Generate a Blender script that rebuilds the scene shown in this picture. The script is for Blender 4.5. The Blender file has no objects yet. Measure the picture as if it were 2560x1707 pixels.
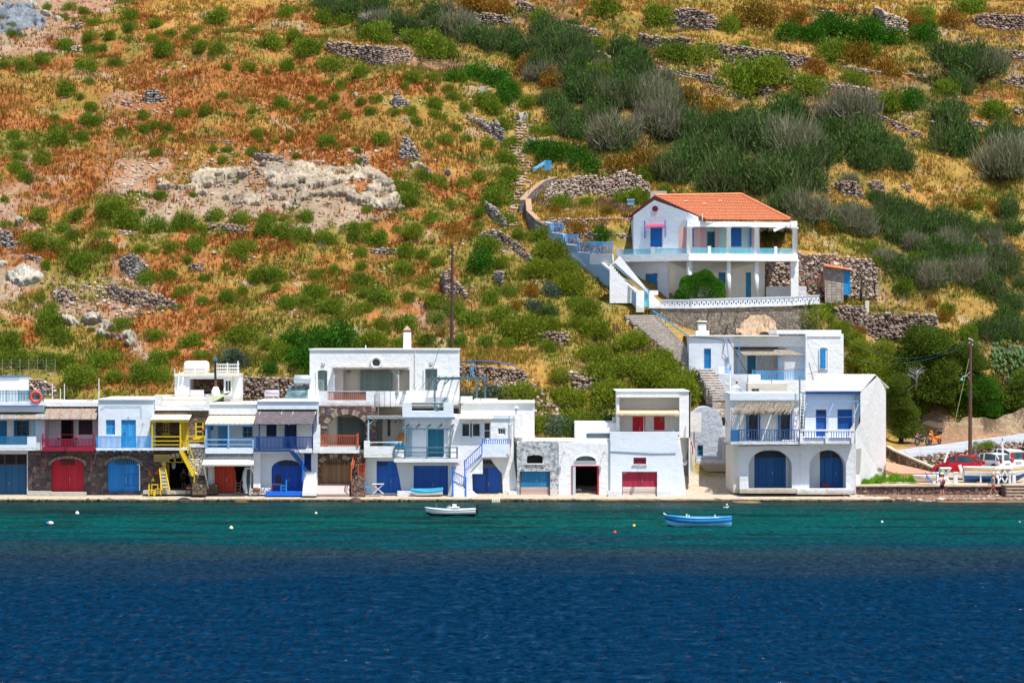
import bpy,bmesh,math,random
import numpy as np
from mathutils import Vector,Matrix
from mathutils.geometry import tessellate_polygon

R=math.radians
scene=bpy.context.scene
col=scene.collection
rnd=random.Random(7)

# ------------------------------------------------------------------ camera, sky, sun, exposure
CAMZ,HZ,FP=12.0,839.0,6800.0
cd=bpy.data.cameras.new('camera');cam=bpy.data.objects.new('camera',cd);col.objects.link(cam)
cam.location=(0,0,CAMZ);cam.rotation_euler=(R(90),0,0)
cd.sensor_width=36.0;cd.lens=36.0*FP/2560.0
cd.shift_y=-(853.5-HZ)/2560.0
cd.clip_start=1.0;cd.clip_end=6000
scene.camera=cam
SUN=Vector((0.30,-0.36,1.0)).normalized()
w=bpy.data.worlds.new('World');scene.world=w;w.use_nodes=True
nt=w.node_tree;nt.nodes.clear()
wo=nt.nodes.new('ShaderNodeOutputWorld');bg=nt.nodes.new('ShaderNodeBackground');sk=nt.nodes.new('ShaderNodeTexSky')
sk.sky_type='NISHITA';sk.sun_disc=False
sk.sun_elevation=math.asin(SUN.z);sk.sun_rotation=math.atan2(SUN.x,SUN.y)
sk.dust_density=0.6;sk.ozone_density=1.4
bg.inputs['Strength'].default_value=0.13
nt.links.new(sk.outputs[0],bg.inputs['Color']);nt.links.new(bg.outputs[0],wo.inputs['Surface'])
sl=bpy.data.lights.new('sun','SUN');sl.energy=4.6;sl.angle=R(0.5);sl.color=(1.0,0.96,0.90)
so=bpy.data.objects.new('sun',sl);col.objects.link(so);so.rotation_euler=SUN.to_track_quat('Z','Y').to_euler();so.location=(60,60,150)
scene.view_settings.view_transform='Standard';scene.view_settings.look='None'
scene.view_settings.exposure=0.42;scene.view_settings.gamma=1
scene.cycles.max_bounces=6;scene.cycles.transparent_max_bounces=6

# ------------------------------------------------------------------ object helpers
ORG={}
def tag(o,label=None,cat=None,group=None,kind=None):
    if label: o['label']=label
    if cat: o['category']=cat
    if group: o['group']=group
    if kind: o['kind']=kind
    return o
_F=[0.0,0.0,1.0]
def fr(x0,y0,k): _F[:]=[x0,y0,k]
Z1=(0,900,400/1651);Z2=(360,880,440/1725);Z3=(760,800,420/1372);Z4=(1100,900,340/1403)
Z5=(1400,900,420/1733);Z6=(1700,780,540/1693);Z7=(2160,980,400/2091);Z8=(1250,380,450/1411)
Z9=(1500,440,740/2352);Z10=(2000,760,560/2352)
def W(u,v,Y):                                    # a point seen at (u, v) of the measured sheet, standing at distance Y
    px=_F[0]+_F[2]*u;py=_F[1]+_F[2]*v
    return Vector(((px-1280.0)*Y/FP,Y,CAMZ-(py-HZ)*Y/FP))
def WP(px,py,Y): return Vector(((px-1280.0)*Y/FP,Y,CAMZ-(py-HZ)*Y/FP))
def thing(name,label,cat,loc,group=None,rz=0):
    o=bpy.data.objects.new(name,None);o.empty_display_size=0.3;col.objects.link(o)
    o.location=loc;o.rotation_euler=(0,0,rz);ORG[o.name]=Vector(loc)
    return tag(o,label,cat,group)
def copy_tree(o,parent=None):
    c=o.copy();col.objects.link(c)
    if parent: c.parent=parent
    ORG[c.name]=ORG.get(o.name,Vector())
    for ch in list(o.children): copy_tree(ch,c)
    return c
def arch(u0,v0,u1,v1,rise,n=14):              # an arched opening, rise in sheet units
    c=(u0+u1)/2;a=(u1-u0)/2
    pts=[(u0,v1)]
    for i in range(n+1):
        t=math.pi-math.pi*i/n
        pts.append((c+a*math.cos(t),v0+rise-rise*math.sin(t)))
    pts.append((u1,v1))
    return pts
def rect(u0,v0,u1,v1): return [(u0,v1),(u0,v0),(u1,v0),(u1,v1)]
class MB:
    def __init__(s): s.v=[];s.f=[];s.m=[];s.mi=0
    def add(s,vs,fs):
        b=len(s.v);s.v += [Vector(x) for x in vs]
        for f in fs: s.f.append(tuple(b+i for i in f));s.m.append(s.mi)
        return s
    def mat(s,i): s.mi=i;return s
    def wbox(s,x0,x1,y0,y1,z0,z1):
        return s.add([(x0,y0,z0),(x1,y0,z0),(x1,y1,z0),(x0,y1,z0),(x0,y0,z1),(x1,y0,z1),(x1,y1,z1),(x0,y1,z1)],
                     [(0,3,2,1),(4,5,6,7),(0,1,5,4),(1,2,6,5),(2,3,7,6),(3,0,4,7)])
    def box(s,u0,v0,u1,v1,Y0,Y1):
        a=W(u0,v1,Y0);b=W(u1,v0,Y0)
        return s.wbox(a.x,b.x,Y0,Y1,a.z,b.z)
    def wslab(s,outer,holes,y0,y1):            # polygons in (x, z), prism along y
        loops=[[Vector((x,z,0)) for x,z in outer]]+[[Vector((x,z,0)) for x,z in h] for h in holes]
        flat=[p for l in loops for p in l];n=len(flat)
        if holes:
            bm=bmesh.new();bv=[bm.verts.new(p) for p in flat];k=0
            for l in loops:
                for i in range(len(l)): bm.edges.new((bv[k+i],bv[k+(i+1) % len(l)]))
                k += len(l)
            for i,q in enumerate(bv): q.index=i
            bmesh.ops.triangle_fill(bm,use_beauty=True,use_dissolve=False,edges=bm.edges[:],normal=(0,0,1))
            tris=[tuple(q.index for q in f.verts) for f in bm.faces];bm.free()
        else: tris=tessellate_polygon(loops)
        vs=[(p.x,y0,p.y) for p in flat]+[(p.x,y1,p.y) for p in flat];fs=[]
        for t in tris:
            a,b,c=(flat[i] for i in t)
            cr=(b.x-a.x)*(c.y-a.y)-(b.y-a.y)*(c.x-a.x)
            if abs(cr) < 1e-9: continue
            t=tuple(t) if cr > 0 else tuple(reversed(t))
            fs.append(t);fs.append(tuple(n+i for i in reversed(t)))
        k=0
        for li,l in enumerate(loops):
            m=len(l)
            area=sum(l[i].x*l[(i+1) % m].y-l[(i+1) % m].x*l[i].y for i in range(m))
            ccw=area > 0
            if li > 0: ccw=not ccw
            for i in range(m):
                a,b=k+i,k+(i+1) % m
                fs.append((b,a,n+a,n+b) if ccw else (a,b,n+b,n+a))
            k += m
        return s.add(vs,fs)
    def slab(s,outer,holes,Y0,Y1):
        cv=lambda l: [(W(u,v,Y0).x,W(u,v,Y0).z) for u,v in l]
        return s.wslab(cv(outer),[cv(h) for h in holes],Y0,Y1)
    def wbar(s,a,b,w,h=None):
        a=Vector(a);b=Vector(b);h=h or w
        d=(b-a);L=d.length
        if L < 1e-6: return s
        d /= L
        up=Vector((0,0,1)) if abs(d.z) < 0.95 else Vector((0,1,0))
        sx=d.cross(up).normalized();sy=sx.cross(d).normalized()
        vs=[]
        for p in (a,b):
            for i,j in ((-1,-1),(1,-1),(1,1),(-1,1)): vs.append(p+sx*(i*w/2)+sy*(j*h/2))
        return s.add(vs,[(0,1,2,3),(7,6,5,4),(1,0,4,5),(2,1,5,6),(3,2,6,7),(0,3,7,4)])
    def bar(s,a,b,w,h=None): return s.wbar(W(*a),W(*b),w,h)
    def wtube(s,pts,r,n=6,caps=True):
        pts=[Vector(p) for p in pts];rs=r if isinstance(r,(list,tuple)) else [r]*len(pts)
        vs=[];N=len(pts)
        for i,p in enumerate(pts):
            d=(pts[min(i+1,N-1)]-pts[max(i-1,0)]).normalized()
            up=Vector((0,0,1)) if abs(d.z) < 0.9 else Vector((1,0,0))
            sx=d.cross(up).normalized();sy=sx.cross(d)
            for k in range(n):
                t=2*math.pi*k/n;vs.append(p+sx*(rs[i]*math.cos(t))+sy*(rs[i]*math.sin(t)))
        fs=[(i*n+k,i*n+(k+1) % n,(i+1)*n+(k+1) % n,(i+1)*n+k) for i in range(N-1) for k in range(n)]
        if caps: fs += [tuple(reversed(range(n))),tuple((N-1)*n+k for k in range(n))]
        return s.add(vs,fs)
    def tube(s,pts,r,n=6): return s.wtube([W(*p) for p in pts],r,n)
    def panel(s,pts,t):                          # planar polygon given as (u, v, Y) points, thickness t
        return s.wpanel([W(*p) for p in pts],t)
    def wpanel(s,P,t):
        P=[Vector(p) for p in P];n=(P[1]-P[0]).cross(P[2]-P[0]).normalized()*t
        m=len(P)
        return s.add(P+[p+n for p in P],[tuple(reversed(range(m))),tuple(range(m,2*m))]+[(i,(i+1) % m,m+(i+1) % m,m+i) for i in range(m)])
    def lathe(s,c,prof,n=16,axis='z',cap=True):
        c=Vector(c);vs=[]
        for r,h in prof:
            for k in range(n):
                t=2*math.pi*k/n;a,b=r*math.cos(t),r*math.sin(t)
                vs.append(c+(Vector((a,b,h)) if axis == 'z' else Vector((a,h,b)) if axis == 'y' else Vector((h,a,b))))
        fs=[(i*n+k,i*n+(k+1) % n,(i+1)*n+(k+1) % n,(i+1)*n+k) for i in range(len(prof)-1) for k in range(n)]
        if cap: fs += [tuple(reversed(range(n))),tuple((len(prof)-1)*n+k for k in range(n))]
        return s.add(vs,fs)
    def ball(s,c,r,n=10,m=6,sc=(1,1,1)):
        c=Vector(c);pr=[(max(1e-3,math.sin(math.pi*i/m))*r,-math.cos(math.pi*i/m)*r) for i in range(m+1)]
        b=len(s.v);s.lathe((0,0,0),pr,n)
        for i in range(b,len(s.v)): v=s.v[i];s.v[i]=Vector((v.x*sc[0],v.y*sc[1],v.z*sc[2]))+c
        return s
    def torus(s,c,Rr,r,n=24,m=8,axis='y'):
        c=Vector(c);vs=[]
        for i in range(n):
            t=2*math.pi*i/n
            for k in range(m):
                q=2*math.pi*k/m;a=Rr+r*math.cos(q);x,z,y=a*math.cos(t),a*math.sin(t),r*math.sin(q)
                vs.append(c+(Vector((x,y,z)) if axis == 'y' else Vector((y,x,z)) if axis == 'x' else Vector((x,z,y))))
        return s.add(vs,[(i*m+k,i*m+(k+1) % m,((i+1) % n)*m+(k+1) % m,((i+1) % n)*m+k) for i in range(n) for k in range(m)])
    def xform(s,M,start=0):
        for i in range(start,len(s.v)): s.v[i]=M @ s.v[i]
        return s
    def build(s,name,mats,parent=None,smooth=False,local=False):
        me=bpy.data.meshes.new(name)
        o0=ORG.get(parent.name,Vector()) if (parent and not local) else Vector()
        me.from_pydata([tuple(v-o0) for v in s.v],[],s.f)
        if not isinstance(mats,(list,tuple)): mats=[mats]
        for m in mats: me.materials.append(m)
        me.polygons.foreach_set('material_index',s.m)
        if smooth: me.polygons.foreach_set('use_smooth',[True]*len(me.polygons))
        me.update()
        ob=bpy.data.objects.new(name,me);col.objects.link(ob)
        if parent: ob.parent=parent
        ORG[ob.name]=o0
        return ob
def npmesh(name,V,F,mats,cols=None,smooth=False,parent=None,mi=None):
    me=bpy.data.meshes.new(name)
    V=np.ascontiguousarray(V,dtype=np.float32);F=np.ascontiguousarray(F,dtype=np.int32)
    k=F.shape[1]
    me.vertices.add(len(V));me.vertices.foreach_set('co',V.ravel())
    me.loops.add(F.size);me.loops.foreach_set('vertex_index',F.ravel())
    me.polygons.add(len(F));me.polygons.foreach_set('loop_start',np.arange(0,F.size,k,dtype=np.int32))
    if smooth: me.polygons.foreach_set('use_smooth',np.ones(len(F),dtype=bool))
    for m in (mats if isinstance(mats,(list,tuple)) else [mats]): me.materials.append(m)
    if mi is not None: me.polygons.foreach_set('material_index',np.ascontiguousarray(mi,dtype=np.int32))
    me.update(calc_edges=True);me.validate()
    if cols is not None:
        a=me.color_attributes.new('Col','FLOAT_COLOR','POINT')
        c=np.ones((len(V),4),dtype=np.float32);c[:,:3]=cols
        a.data.foreach_set('color',c.ravel())
    ob=bpy.data.objects.new(name,me);col.objects.link(ob)
    if parent: ob.parent=parent
    ORG[ob.name]=Vector()
    return ob

# ------------------------------------------------------------------ materials
class NT:
    def __init__(s,name):
        s.m=bpy.data.materials.new(name);s.m.use_nodes=True;s.t=s.m.node_tree;s.t.nodes.clear()
        s.out=s.n('OutputMaterial');s.b=s.n('BsdfPrincipled');s.l(s.b.outputs[0],s.out.inputs[0])
    def n(s,k,**p):
        x=s.t.nodes.new('ShaderNode'+k)
        for a,b in p.items(): setattr(x,a,b)
        return x
    def l(s,a,b): s.t.links.new(a,b)
    def tc(s,scale=(1,1,1),which='Object'):
        c=s.n('TexCoord');mp=s.n('Mapping');mp.inputs['Scale'].default_value=scale
        s.l(c.outputs[which],mp.inputs[0]);return mp.outputs[0]
    def noise(s,scale,detail=4,rough=0.6,vec=None,out='Fac',dist=0):
        x=s.n('TexNoise');x.inputs['Scale'].default_value=scale;x.inputs['Detail'].default_value=detail
        x.inputs['Roughness'].default_value=rough;x.inputs['Distortion'].default_value=dist
        if vec is not None: s.l(vec,x.inputs['Vector'])
        return x.outputs[out]
    def ramp(s,fac,stops,interp='LINEAR'):
        x=s.n('ValToRGB');x.color_ramp.interpolation=interp
        e=x.color_ramp.elements
        while len(e) < len(stops): e.new(0.5)
        for el,(p,c) in zip(e,stops):
            el.position=p;el.color=(c,c,c,1) if isinstance(c,(int,float)) else (*c,1)
        s.l(fac,x.inputs[0]);return x.outputs[0]
    def mix(s,fac,a,b,mode='MIX'):
        x=s.n('Mix',data_type='RGBA',blend_type=mode)
        for inp,val in ((x.inputs[0],fac),(x.inputs[6],a),(x.inputs[7],b)):
            if hasattr(val,'is_output'): s.l(val,inp)
            elif isinstance(val,(int,float)): inp.default_value=val
            else: inp.default_value=(*val,1)
        return x.outputs[2]
    def math(s,op,a,b=None,c=None):
        x=s.n('Math',operation=op)
        for i,val in enumerate((a,b,c)):
            if val is None: continue
            if hasattr(val,'is_output'): s.l(val,x.inputs[i])
            else: x.inputs[i].default_value=val
        return x.outputs[0]
    def bump(s,h,dist=0.02,strength=1.0,nrm=None):
        x=s.n('Bump');x.inputs['Distance'].default_value=dist;x.inputs['Strength'].default_value=strength
        s.l(h,x.inputs['Height'])
        if nrm is not None: s.l(nrm,x.inputs['Normal'])
        s.l(x.outputs[0],s.b.inputs['Normal']);return x.outputs[0]
    def color(s,c):
        if hasattr(c,'is_output'): s.l(c,s.b.inputs['Base Color'])
        else: s.b.inputs['Base Color'].default_value=(*c,1)
    def rough(s,r): s.b.inputs['Roughness'].default_value=r
    def spec(s,r): s.b.inputs['Specular IOR Level'].default_value=r
_mc={}
def S(r,g,b):                                    # 8-bit colour to linear
    f=lambda c: (c/255/12.92) if c/255 <= 0.04045 else ((c/255+0.055)/1.055)**2.4
    return (f(r),f(g),f(b))
def dk(c,k): return tuple(x*k for x in c)
def bl_(c): return (c[0],c[1]*(1.4 if c[2] > c[1]*1.8 and c[1] < .12 and c[2] > c[0]*3 else 1),c[2])
def paint(c,name='paint',rough=0.55,var=0.18,worn=0.0,scale=3.0,metal=0.0,bump=0.004):
    c=bl_(c);key=('p',c,rough,var,worn,scale,metal)
    if key in _mc: return _mc[key]
    t=NT(name);v=t.tc()
    n=t.noise(scale,5,0.65,v)
    k=t.ramp(n,[(0.3,dk(c,1-var)),(0.7,tuple(min(1,x*(1+var*0.6)) for x in c))])
    if worn:
        n2=t.noise(scale*4,6,0.75,v)
        f=t.ramp(n2,[(0.62-worn*0.2,0.0),(0.70,1.0)])
        k=t.mix(t.math('MULTIPLY',f,worn),k,tuple(min(1,x*0.6+0.16) for x in c))
    t.color(k);t.rough(rough);t.b.inputs['Metallic'].default_value=metal
    if bump: t.bump(t.noise(30,3,0.6,v),bump)
    _mc[key]=t.m;return t.m
def whitewash(c=(0.80,0.80,0.78),name='whitewash',dirt=0.35,lump=0.05,stain=(0.42,0.36,0.28)):
    key=('w',c,dirt,lump)
    if key in _mc: return _mc[key]
    t=NT(name);v=t.tc()
    big=t.noise(0.55,5,0.6,v);k=t.ramp(big,[(0.3,dk(c,0.93)),(0.65,c)])
    streak=t.noise(1.0,5,0.7,t.tc((3.2,3.2,0.35)));f1=t.ramp(streak,[(0.58,0.0),(0.80,1.0)])
    k=t.mix(t.math('MULTIPLY',f1,dirt*0.55),k,stain)
    patch=t.noise(2.4,7,0.78,v);f2=t.ramp(patch,[(0.63,0.0),(0.72,1.0)])
    k=t.mix(t.math('MULTIPLY',f2,dirt*0.6),k,dk(c,0.62))
    sx=t.n('SeparateXYZ');t.l(t.tc(),sx.inputs[0])
    low=t.math('SUBTRACT',0.55,t.math('ADD',sx.outputs[2],t.math('MULTIPLY',t.noise(1.6,5,0.7,v),1.0)))
    lw=t.ramp(low,[(0.0,0.0),(0.35,1.0)])
    k=t.mix(t.math('MULTIPLY',lw,dirt*1.2),k,stain)
    t.color(k);t.rough(0.85);t.spec(0.25)
    h=t.math('ADD',t.noise(2.2,4,0.6,v),t.math('MULTIPLY',t.noise(14,4,0.6,v),0.25))
    t.bump(h,lump)
    _mc[key]=t.m;return t.m
def masonry(cols,mortar,scale=3.0,name='stone_masonry',asp=(1,1,1.35),rnds=0.8,joint=0.06):
    key=('m',tuple(cols),mortar,scale,asp)
    if key in _mc: return _mc[key]
    t=NT(name);v0=t.tc(asp)
    nz=t.noise(2.5,3,0.6,v0,'Color');v=t.n('MixRGB');v.inputs[0].default_value=0.07
    t.l(v0,v.inputs[1]);t.l(nz,v.inputs[2]);v=v.outputs[0]
    a=t.n('TexVoronoi',feature='F1');a.inputs['Scale'].default_value=scale;a.inputs['Randomness'].default_value=rnds;t.l(v,a.inputs['Vector'])
    e=t.n('TexVoronoi',feature='DISTANCE_TO_EDGE');e.inputs['Scale'].default_value=scale;e.inputs['Randomness'].default_value=rnds;t.l(v,e.inputs['Vector'])
    sp=t.n('SeparateColor');t.l(a.outputs['Color'],sp.inputs[0])
    n=len(cols);k=t.ramp(sp.outputs[0],[(i/n,c) for i,c in enumerate(cols)],'CONSTANT')
    k=t.mix(0.35,k,t.ramp(t.noise(9,5,0.7,v0),[(0.3,dk(cols[0],0.5)),(0.7,dk(cols[-1],1.3))]),'MIX')
    ed=t.ramp(e.outputs['Distance'],[(joint*0.35,0.0),(joint,1.0)])
    t.color(t.mix(ed,mortar,k));t.rough(0.9);t.spec(0.2)
    t.bump(t.math('ADD',t.ramp(e.outputs['Distance'],[(0,0.0),(0.16,1.0)]),t.math('MULTIPLY',t.noise(12,4,0.6,v0),0.3)),0.07)
    _mc[key]=t.m;return t.m
def boards(c,name='painted_boards',width=0.14,axis=0,var=0.15,rough=0.6,worn=0.15,gap=0.12):
    c=bl_(c);key=('b',c,width,axis,worn,var)
    if key in _mc: return _mc[key]
    t=NT(name);v=t.tc();sx=t.n('SeparateXYZ');t.l(v,sx.inputs[0])
    q=t.math('DIVIDE',sx.outputs[axis],width);fr_=t.math('FRACT',q);fl=t.math('FLOOR',q)
    wn=t.n('TexWhiteNoise',noise_dimensions='1D');t.l(fl,wn.inputs['W'])
    k=t.mix(wn.outputs[0],dk(c,1-var),tuple(min(1,x*(1+var)) for x in c))
    st=t.noise(1.0,6,0.7,t.tc((14,14,1.4) if axis == 0 else (1.4,14,14)))
    k=t.mix(t.ramp(st,[(0.4,0.0),(0.75,var*1.6)]),k,dk(c,0.62))
    if worn: k=t.mix(t.math('MULTIPLY',t.ramp(t.noise(7,6,0.8,v),[(0.58,0.0),(0.68,1.0)]),worn),k,tuple(min(1,x*0.7+0.14) for x in c))
    g=t.ramp(t.math('ABSOLUTE',t.math('SUBTRACT',fr_,0.5)),[(0.5-gap/2,1.0),(0.49,0.0)])
    k=t.mix(g,dk(c,0.45),k)
    t.color(k);t.rough(rough);t.bump(g,0.012)
    _mc[key]=t.m;return t.m
def glass(c=(0.02,0.025,0.03)):
    key=('g',c)
    if key in _mc: return _mc[key]
    t=NT('window_glass');t.color(t.ramp(t.noise(1.2,2,0.5,t.tc()),[(0.35,dk(c,0.6)),(0.7,dk(c,2.2))]));t.rough(0.12);t.spec(0.6)
    _mc[key]=t.m;return t.m
def reed(c1,c2,name='reed_mat',sc=(26,2.0,2.0)):
    key=('r',c1,c2,sc)
    if key in _mc: return _mc[key]
    t=NT(name);n=t.noise(1.0,5,0.7,t.tc(sc));n2=t.noise(1.3,3,0.6,t.tc())
    k=t.ramp(n,[(0.33,dk(c1,0.55)),(0.5,c1),(0.68,c2)])
    k=t.mix(t.ramp(n2,[(0.4,0.0),(0.7,0.45)]),k,dk(c1,0.7))
    t.color(k);t.rough(0.9);t.spec(0.15);t.bump(n,0.02)
    _mc[key]=t.m;return t.m
def leafmat(c,name='foliage',var=0.35,trans=0.35,tint=(0.10,0.10,0.02)):
    t=NT(name)
    at=t.n('VertexColor');at.layer_name='Col'
    oi=t.n('ObjectInfo')
    k=t.mix(1.0,at.outputs[0],c,'MULTIPLY')
    k=t.mix(t.math('MULTIPLY',oi.outputs['Random'],var),k,tint)
    hs=t.n('HueSaturation');t.l(k,hs.inputs['Color'])
    t.l(t.math('ADD',0.86,t.math('MULTIPLY',oi.outputs['Random'],0.28)),hs.inputs['Value'])
    k=hs.outputs[0]
    t.color(k);t.rough(0.75);t.spec(0.15)
    tr=t.n('BsdfTranslucent');t.l(k,tr.inputs[0]);mx=t.n('MixShader');mx.inputs[0].default_value=trans
    t.l(t.b.outputs[0],mx.inputs[1]);t.l(tr.outputs[0],mx.inputs[2]);t.l(mx.outputs[0],t.out.inputs[0])
    return t.m
def colmat(name,rough=0.9,bump=0.03,bscale=8,spec=0.2,var=0.25):   # colour carried by the mesh (stones, soil)
    t=NT(name);at=t.n('VertexColor');at.layer_name='Col';v=t.tc()
    n=t.noise(bscale,6,0.7,v)
    k=t.mix(1.0,at.outputs[0],t.ramp(n,[(0.3,1-var),(0.7,1+var)]),'MULTIPLY')
    t.color(k);t.rough(rough);t.spec(spec)
    if bump: t.bump(n,bump)
    return t.m

# ------------------------------------------------------------------ noise
_rs=np.random.RandomState(3);_perm=_rs.rand(512,512)
def vn(x,y):
    xi=np.floor(x).astype(int);yi=np.floor(y).astype(int);fx=x-xi;fy=y-yi
    fx=fx*fx*(3-2*fx);fy=fy*fy*(3-2*fy)
    g=lambda a,b: _perm[a % 512,b % 512]
    return (g(xi,yi)*(1-fx)+g(xi+1,yi)*fx)*(1-fy)+(g(xi,yi+1)*(1-fx)+g(xi+1,yi+1)*fx)*fy
def fbm(x,y,o=4,gain=0.5):
    s=0;a=1;t=0
    for i in range(o):
        s=s+a*vn(x*2**i+17.3*i,y*2**i+31.7*i);t += a;a *= gain
    return s/t
# ------------------------------------------------------------------ terrain: profiles (Y, z) down the slope, column by column
PROF={
 -46: [(196.8,-1.5),(197.5,.15),(199,.2),(207,1.0),(209,4.2),(212,7.5),(232,18.6),(262,36.5),(285,48.5),(330,72)],
 -12: [(196.8,-1.5),(197.5,.15),(199,.2),(207,1.0),(209,4.4),(212,7.4),(214.6,9.7),(219,10.8),(240,22.5),(262,36),(285,48.5),(330,72)],
   4: [(196.8,-1.5),(197.5,.15),(199,.2),(206,1.0),(207.5,3.6),(209,4.8),(212,7.2),(214.6,9.7),(219,10.8),(240,23.5),(262,36),(285,48.5),(330,72)],
  12: [(196.8,-1.5),(197.5,.15),(199,.2),(205,1.0),(208,2.6),(212,7.2),(217,9.6),(224,13.0),(234,19.0),(262,34.5),(285,48.3),(330,72)],
  15: [(196.8,-1.5),(197.5,.15),(199,.2),(205,.8),(210,1.6),(212,5.4),(217,9.2),(224.6,12.6),(225.5,14.0),(235,15.0),(236.5,19.3),(262,34.2),(285,48.2),(330,72)],
  25: [(196.8,-1.5),(198.5,.2),(200,.3),(209,1.2),(214,1.6),(217,3.5),(224.2,9.0),(224.9,9.6),(225.7,14.2),(234.8,15.0),(235.6,19.2),(262,34),(285,48.0),(330,72)],
  31: [(194.8,-1.0),(196,.05),(199.6,.28),(200.3,.32),(200.8,.95),(212,1.3),(214.5,1.9),(216,3.15),(221.8,3.4),(223,4.9),(229.3,11.6),(231,13.7),(234.8,15.2),(236,18.4),(240,19.8),(262,33),(285,47.6),(330,71)],
  46: [(194.8,-1.0),(196,.05),(199.6,.28),(200.3,.32),(200.8,.95),(213.5,1.3),(215.2,2.2),(216.4,3.35),(222.2,3.9),(222.9,5.0),(226,6.6),(232,10.5),(240,15.0),(262,29.5),(285,44),(330,68)],
}
XS0=sorted(PROF);GX=np.arange(-84,84.01,0.4);GY=np.arange(194.6,324,0.4)
def prof_at(x,Y):
    ks=XS0
    if x <= ks[0]: a=b=ks[0];t=0
    elif x >= ks[-1]: a=b=ks[-1];t=0
    else:
        i=max(j for j in range(len(ks)) if ks[j] <= x);a,b=ks[i],ks[i+1];t=(x-a)/(b-a)
    f=lambda k: np.interp(Y,[p[0] for p in PROF[k]],[p[1] for p in PROF[k]])
    return f(a)*(1-t)+f(b)*t
HH=np.array([prof_at(x,GY) for x in GX])        # [ix, iy]
XX,YY=np.meshgrid(GX,GY,indexing='ij')
far=np.clip((YY-(214+np.clip(XX-8,0,10)*2.2))/16,0,1)
HH += far*((fbm(XX*.06+5,YY*.06,4)-.5)*5.0+(fbm(XX*.22,YY*.3,4)-.5)*1.6+(fbm(XX*.9,YY*.9,3)-.5)*.5)
tb=HH*0.36+XX*0.018+(fbm(XX*.05,YY*.05+9,2)-.5)*2.0;fq=tb-np.floor(tb)   # old farming terraces
HH += far*(np.where(fq < .75,-fq*.45,(fq-.75)*1.8*1.0-.34)+.2)*1.15*np.clip(fbm(XX*.07+40,YY*.1,2)*3-.9,.15,1)
def ground(X,Y):
    X=np.asarray(X,float);Y=np.asarray(Y,float)
    fx=np.clip((X-GX[0])/.4,0,len(GX)-1.001);fy=np.clip((Y-GY[0])/.4,0,len(GY)-1.001)
    i=fx.astype(int);j=fy.astype(int);a=fx-i;b=fy-j
    return (HH[i,j]*(1-a)+HH[i+1,j]*a)*(1-b)+(HH[i,j+1]*(1-a)+HH[i+1,j+1]*a)*b
_ys=np.arange(197.0,323,0.15)
def hit(px,py,ymin=198.0):
    X=(px-1280)/FP*_ys;Z=CAMZ-(py-HZ)/FP*_ys
    d=ground(X,_ys)-Z
    ok=np.where((d > 0) & (_ys >= ymin))[0]
    Y=_ys[ok[0]] if len(ok) else 300.0
    return Vector(((px-1280)/FP*Y,Y,float(ground((px-1280)/FP*Y,Y))))
def topx(X,Y,Z): return 1280+X/Y*FP,HZ-(Z-CAMZ)/Y*FP
# colour zones of the slope: o rust dry grass, y straw, g green, d dark olive scrub soil, p pale soil, r pale rock
ZM=["rrpgoyyyygogddddsoooygyyooyyygyo",
      "rpogyyogooggydddddyggoyygddgygsy",
      "gggooogogogyssdgdddysoyyygggydgs",
      "ooooooooooygygggodddgssosyyodddy",
      "ooopooooooooooyggoddyyyssooddgoo",
      "oogooogogoooogoggydddyddgsoogyog",
      "gooogoyyooooooyogddddddddoydgydd",
      "gooppooopoooogogdddddddddddooydd",
      "ooopprrrrrroogogyggyydddddyyyooy",
      "poogrrrrrrrrggogyssdddddooyyoggg",
      "pggggggogrggogogyyygddddddddgddg",
      "ooggooyoogyyogggyggggdddyygdddgd",
      "rpggpooggooogoggggggoyyysygdddyd",
      "rgppoooogogggogggggyyyysyygggydd",
      "oggpooogggggopggggyyyygggsssyyyd",
      "ggyrooogggggggyggggsssggggggyyyd",
      "gggoooogggggyyyyyggggggggggggyyy",
      "ggggogggggggsssgggggggggggggggss",
      "gggggyggggggspggggggggggggggggpp",
      "ggggggggggggppgggggggggggggggppp"]
PAL={'o': (.35,.122,.024),'y': (.42,.245,.045),'g': (.16,.17,.018),'d': (.065,.075,.018),'p': (.36,.225,.145),'r': (.34,.28,.20),'s': (.24,.145,.08)}
_zm=np.array([[PAL[c] for c in row[:32].ljust(32,'g')] for row in ZM])
def zonecol(X,Y,Z,jit=1.0,raw=False):
    px=1280+X/Y*FP;py=HZ-(Z-CAMZ)/Y*FP
    u=np.clip(px/80-.5+jit*(fbm(X*.35,Z*.7+3,3)-.5)*4.2,0,30.99);v=np.clip(py/55-.5+jit*(fbm(X*.35+50,Z*.7,3)-.5)*3.4,0,18.99)
    i=v.astype(int);j=u.astype(int);a=(u-j)[...,None];b=(v-i)[...,None]
    a=np.clip((a-.5)*2.2+.5,0,1);b=np.clip((b-.5)*2.2+.5,0,1)
    c=(_zm[i,j]*(1-a)+_zm[i,j+1]*a)*(1-b)+(_zm[i+1,j]*(1-a)+_zm[i+1,j+1]*a)*b
    k=np.clip((fbm(X*.13+33,Z*.33+Y*.05,4)-.50+np.clip(X,-30,20)*.0060)*6,0,.5)[...,None]*(c[...,2:] < .07)
    c=c*(1-k)+np.array((.24,.225,.026))*k
    tq=Z*.36+X*.018+(fbm(X*.05,Y*.05+9,2)-.5)*2.0;tq=tq-np.floor(tq);q=(np.clip((.34-np.abs(tq-.12))*6,0,.75)*np.clip((X+14)/16,.25,1)*np.clip(fbm(X*.12,Z*.3+4,2)*4-1.2,0,1))[...,None]*(c[...,2:] < .07)
    return c*(1-q)+np.array((.47,.28,.06))*q
def shore_mask(X,Y): return np.clip((Y-np.where(X > 27,213.0,206.5))/2.0,0,1)
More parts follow.
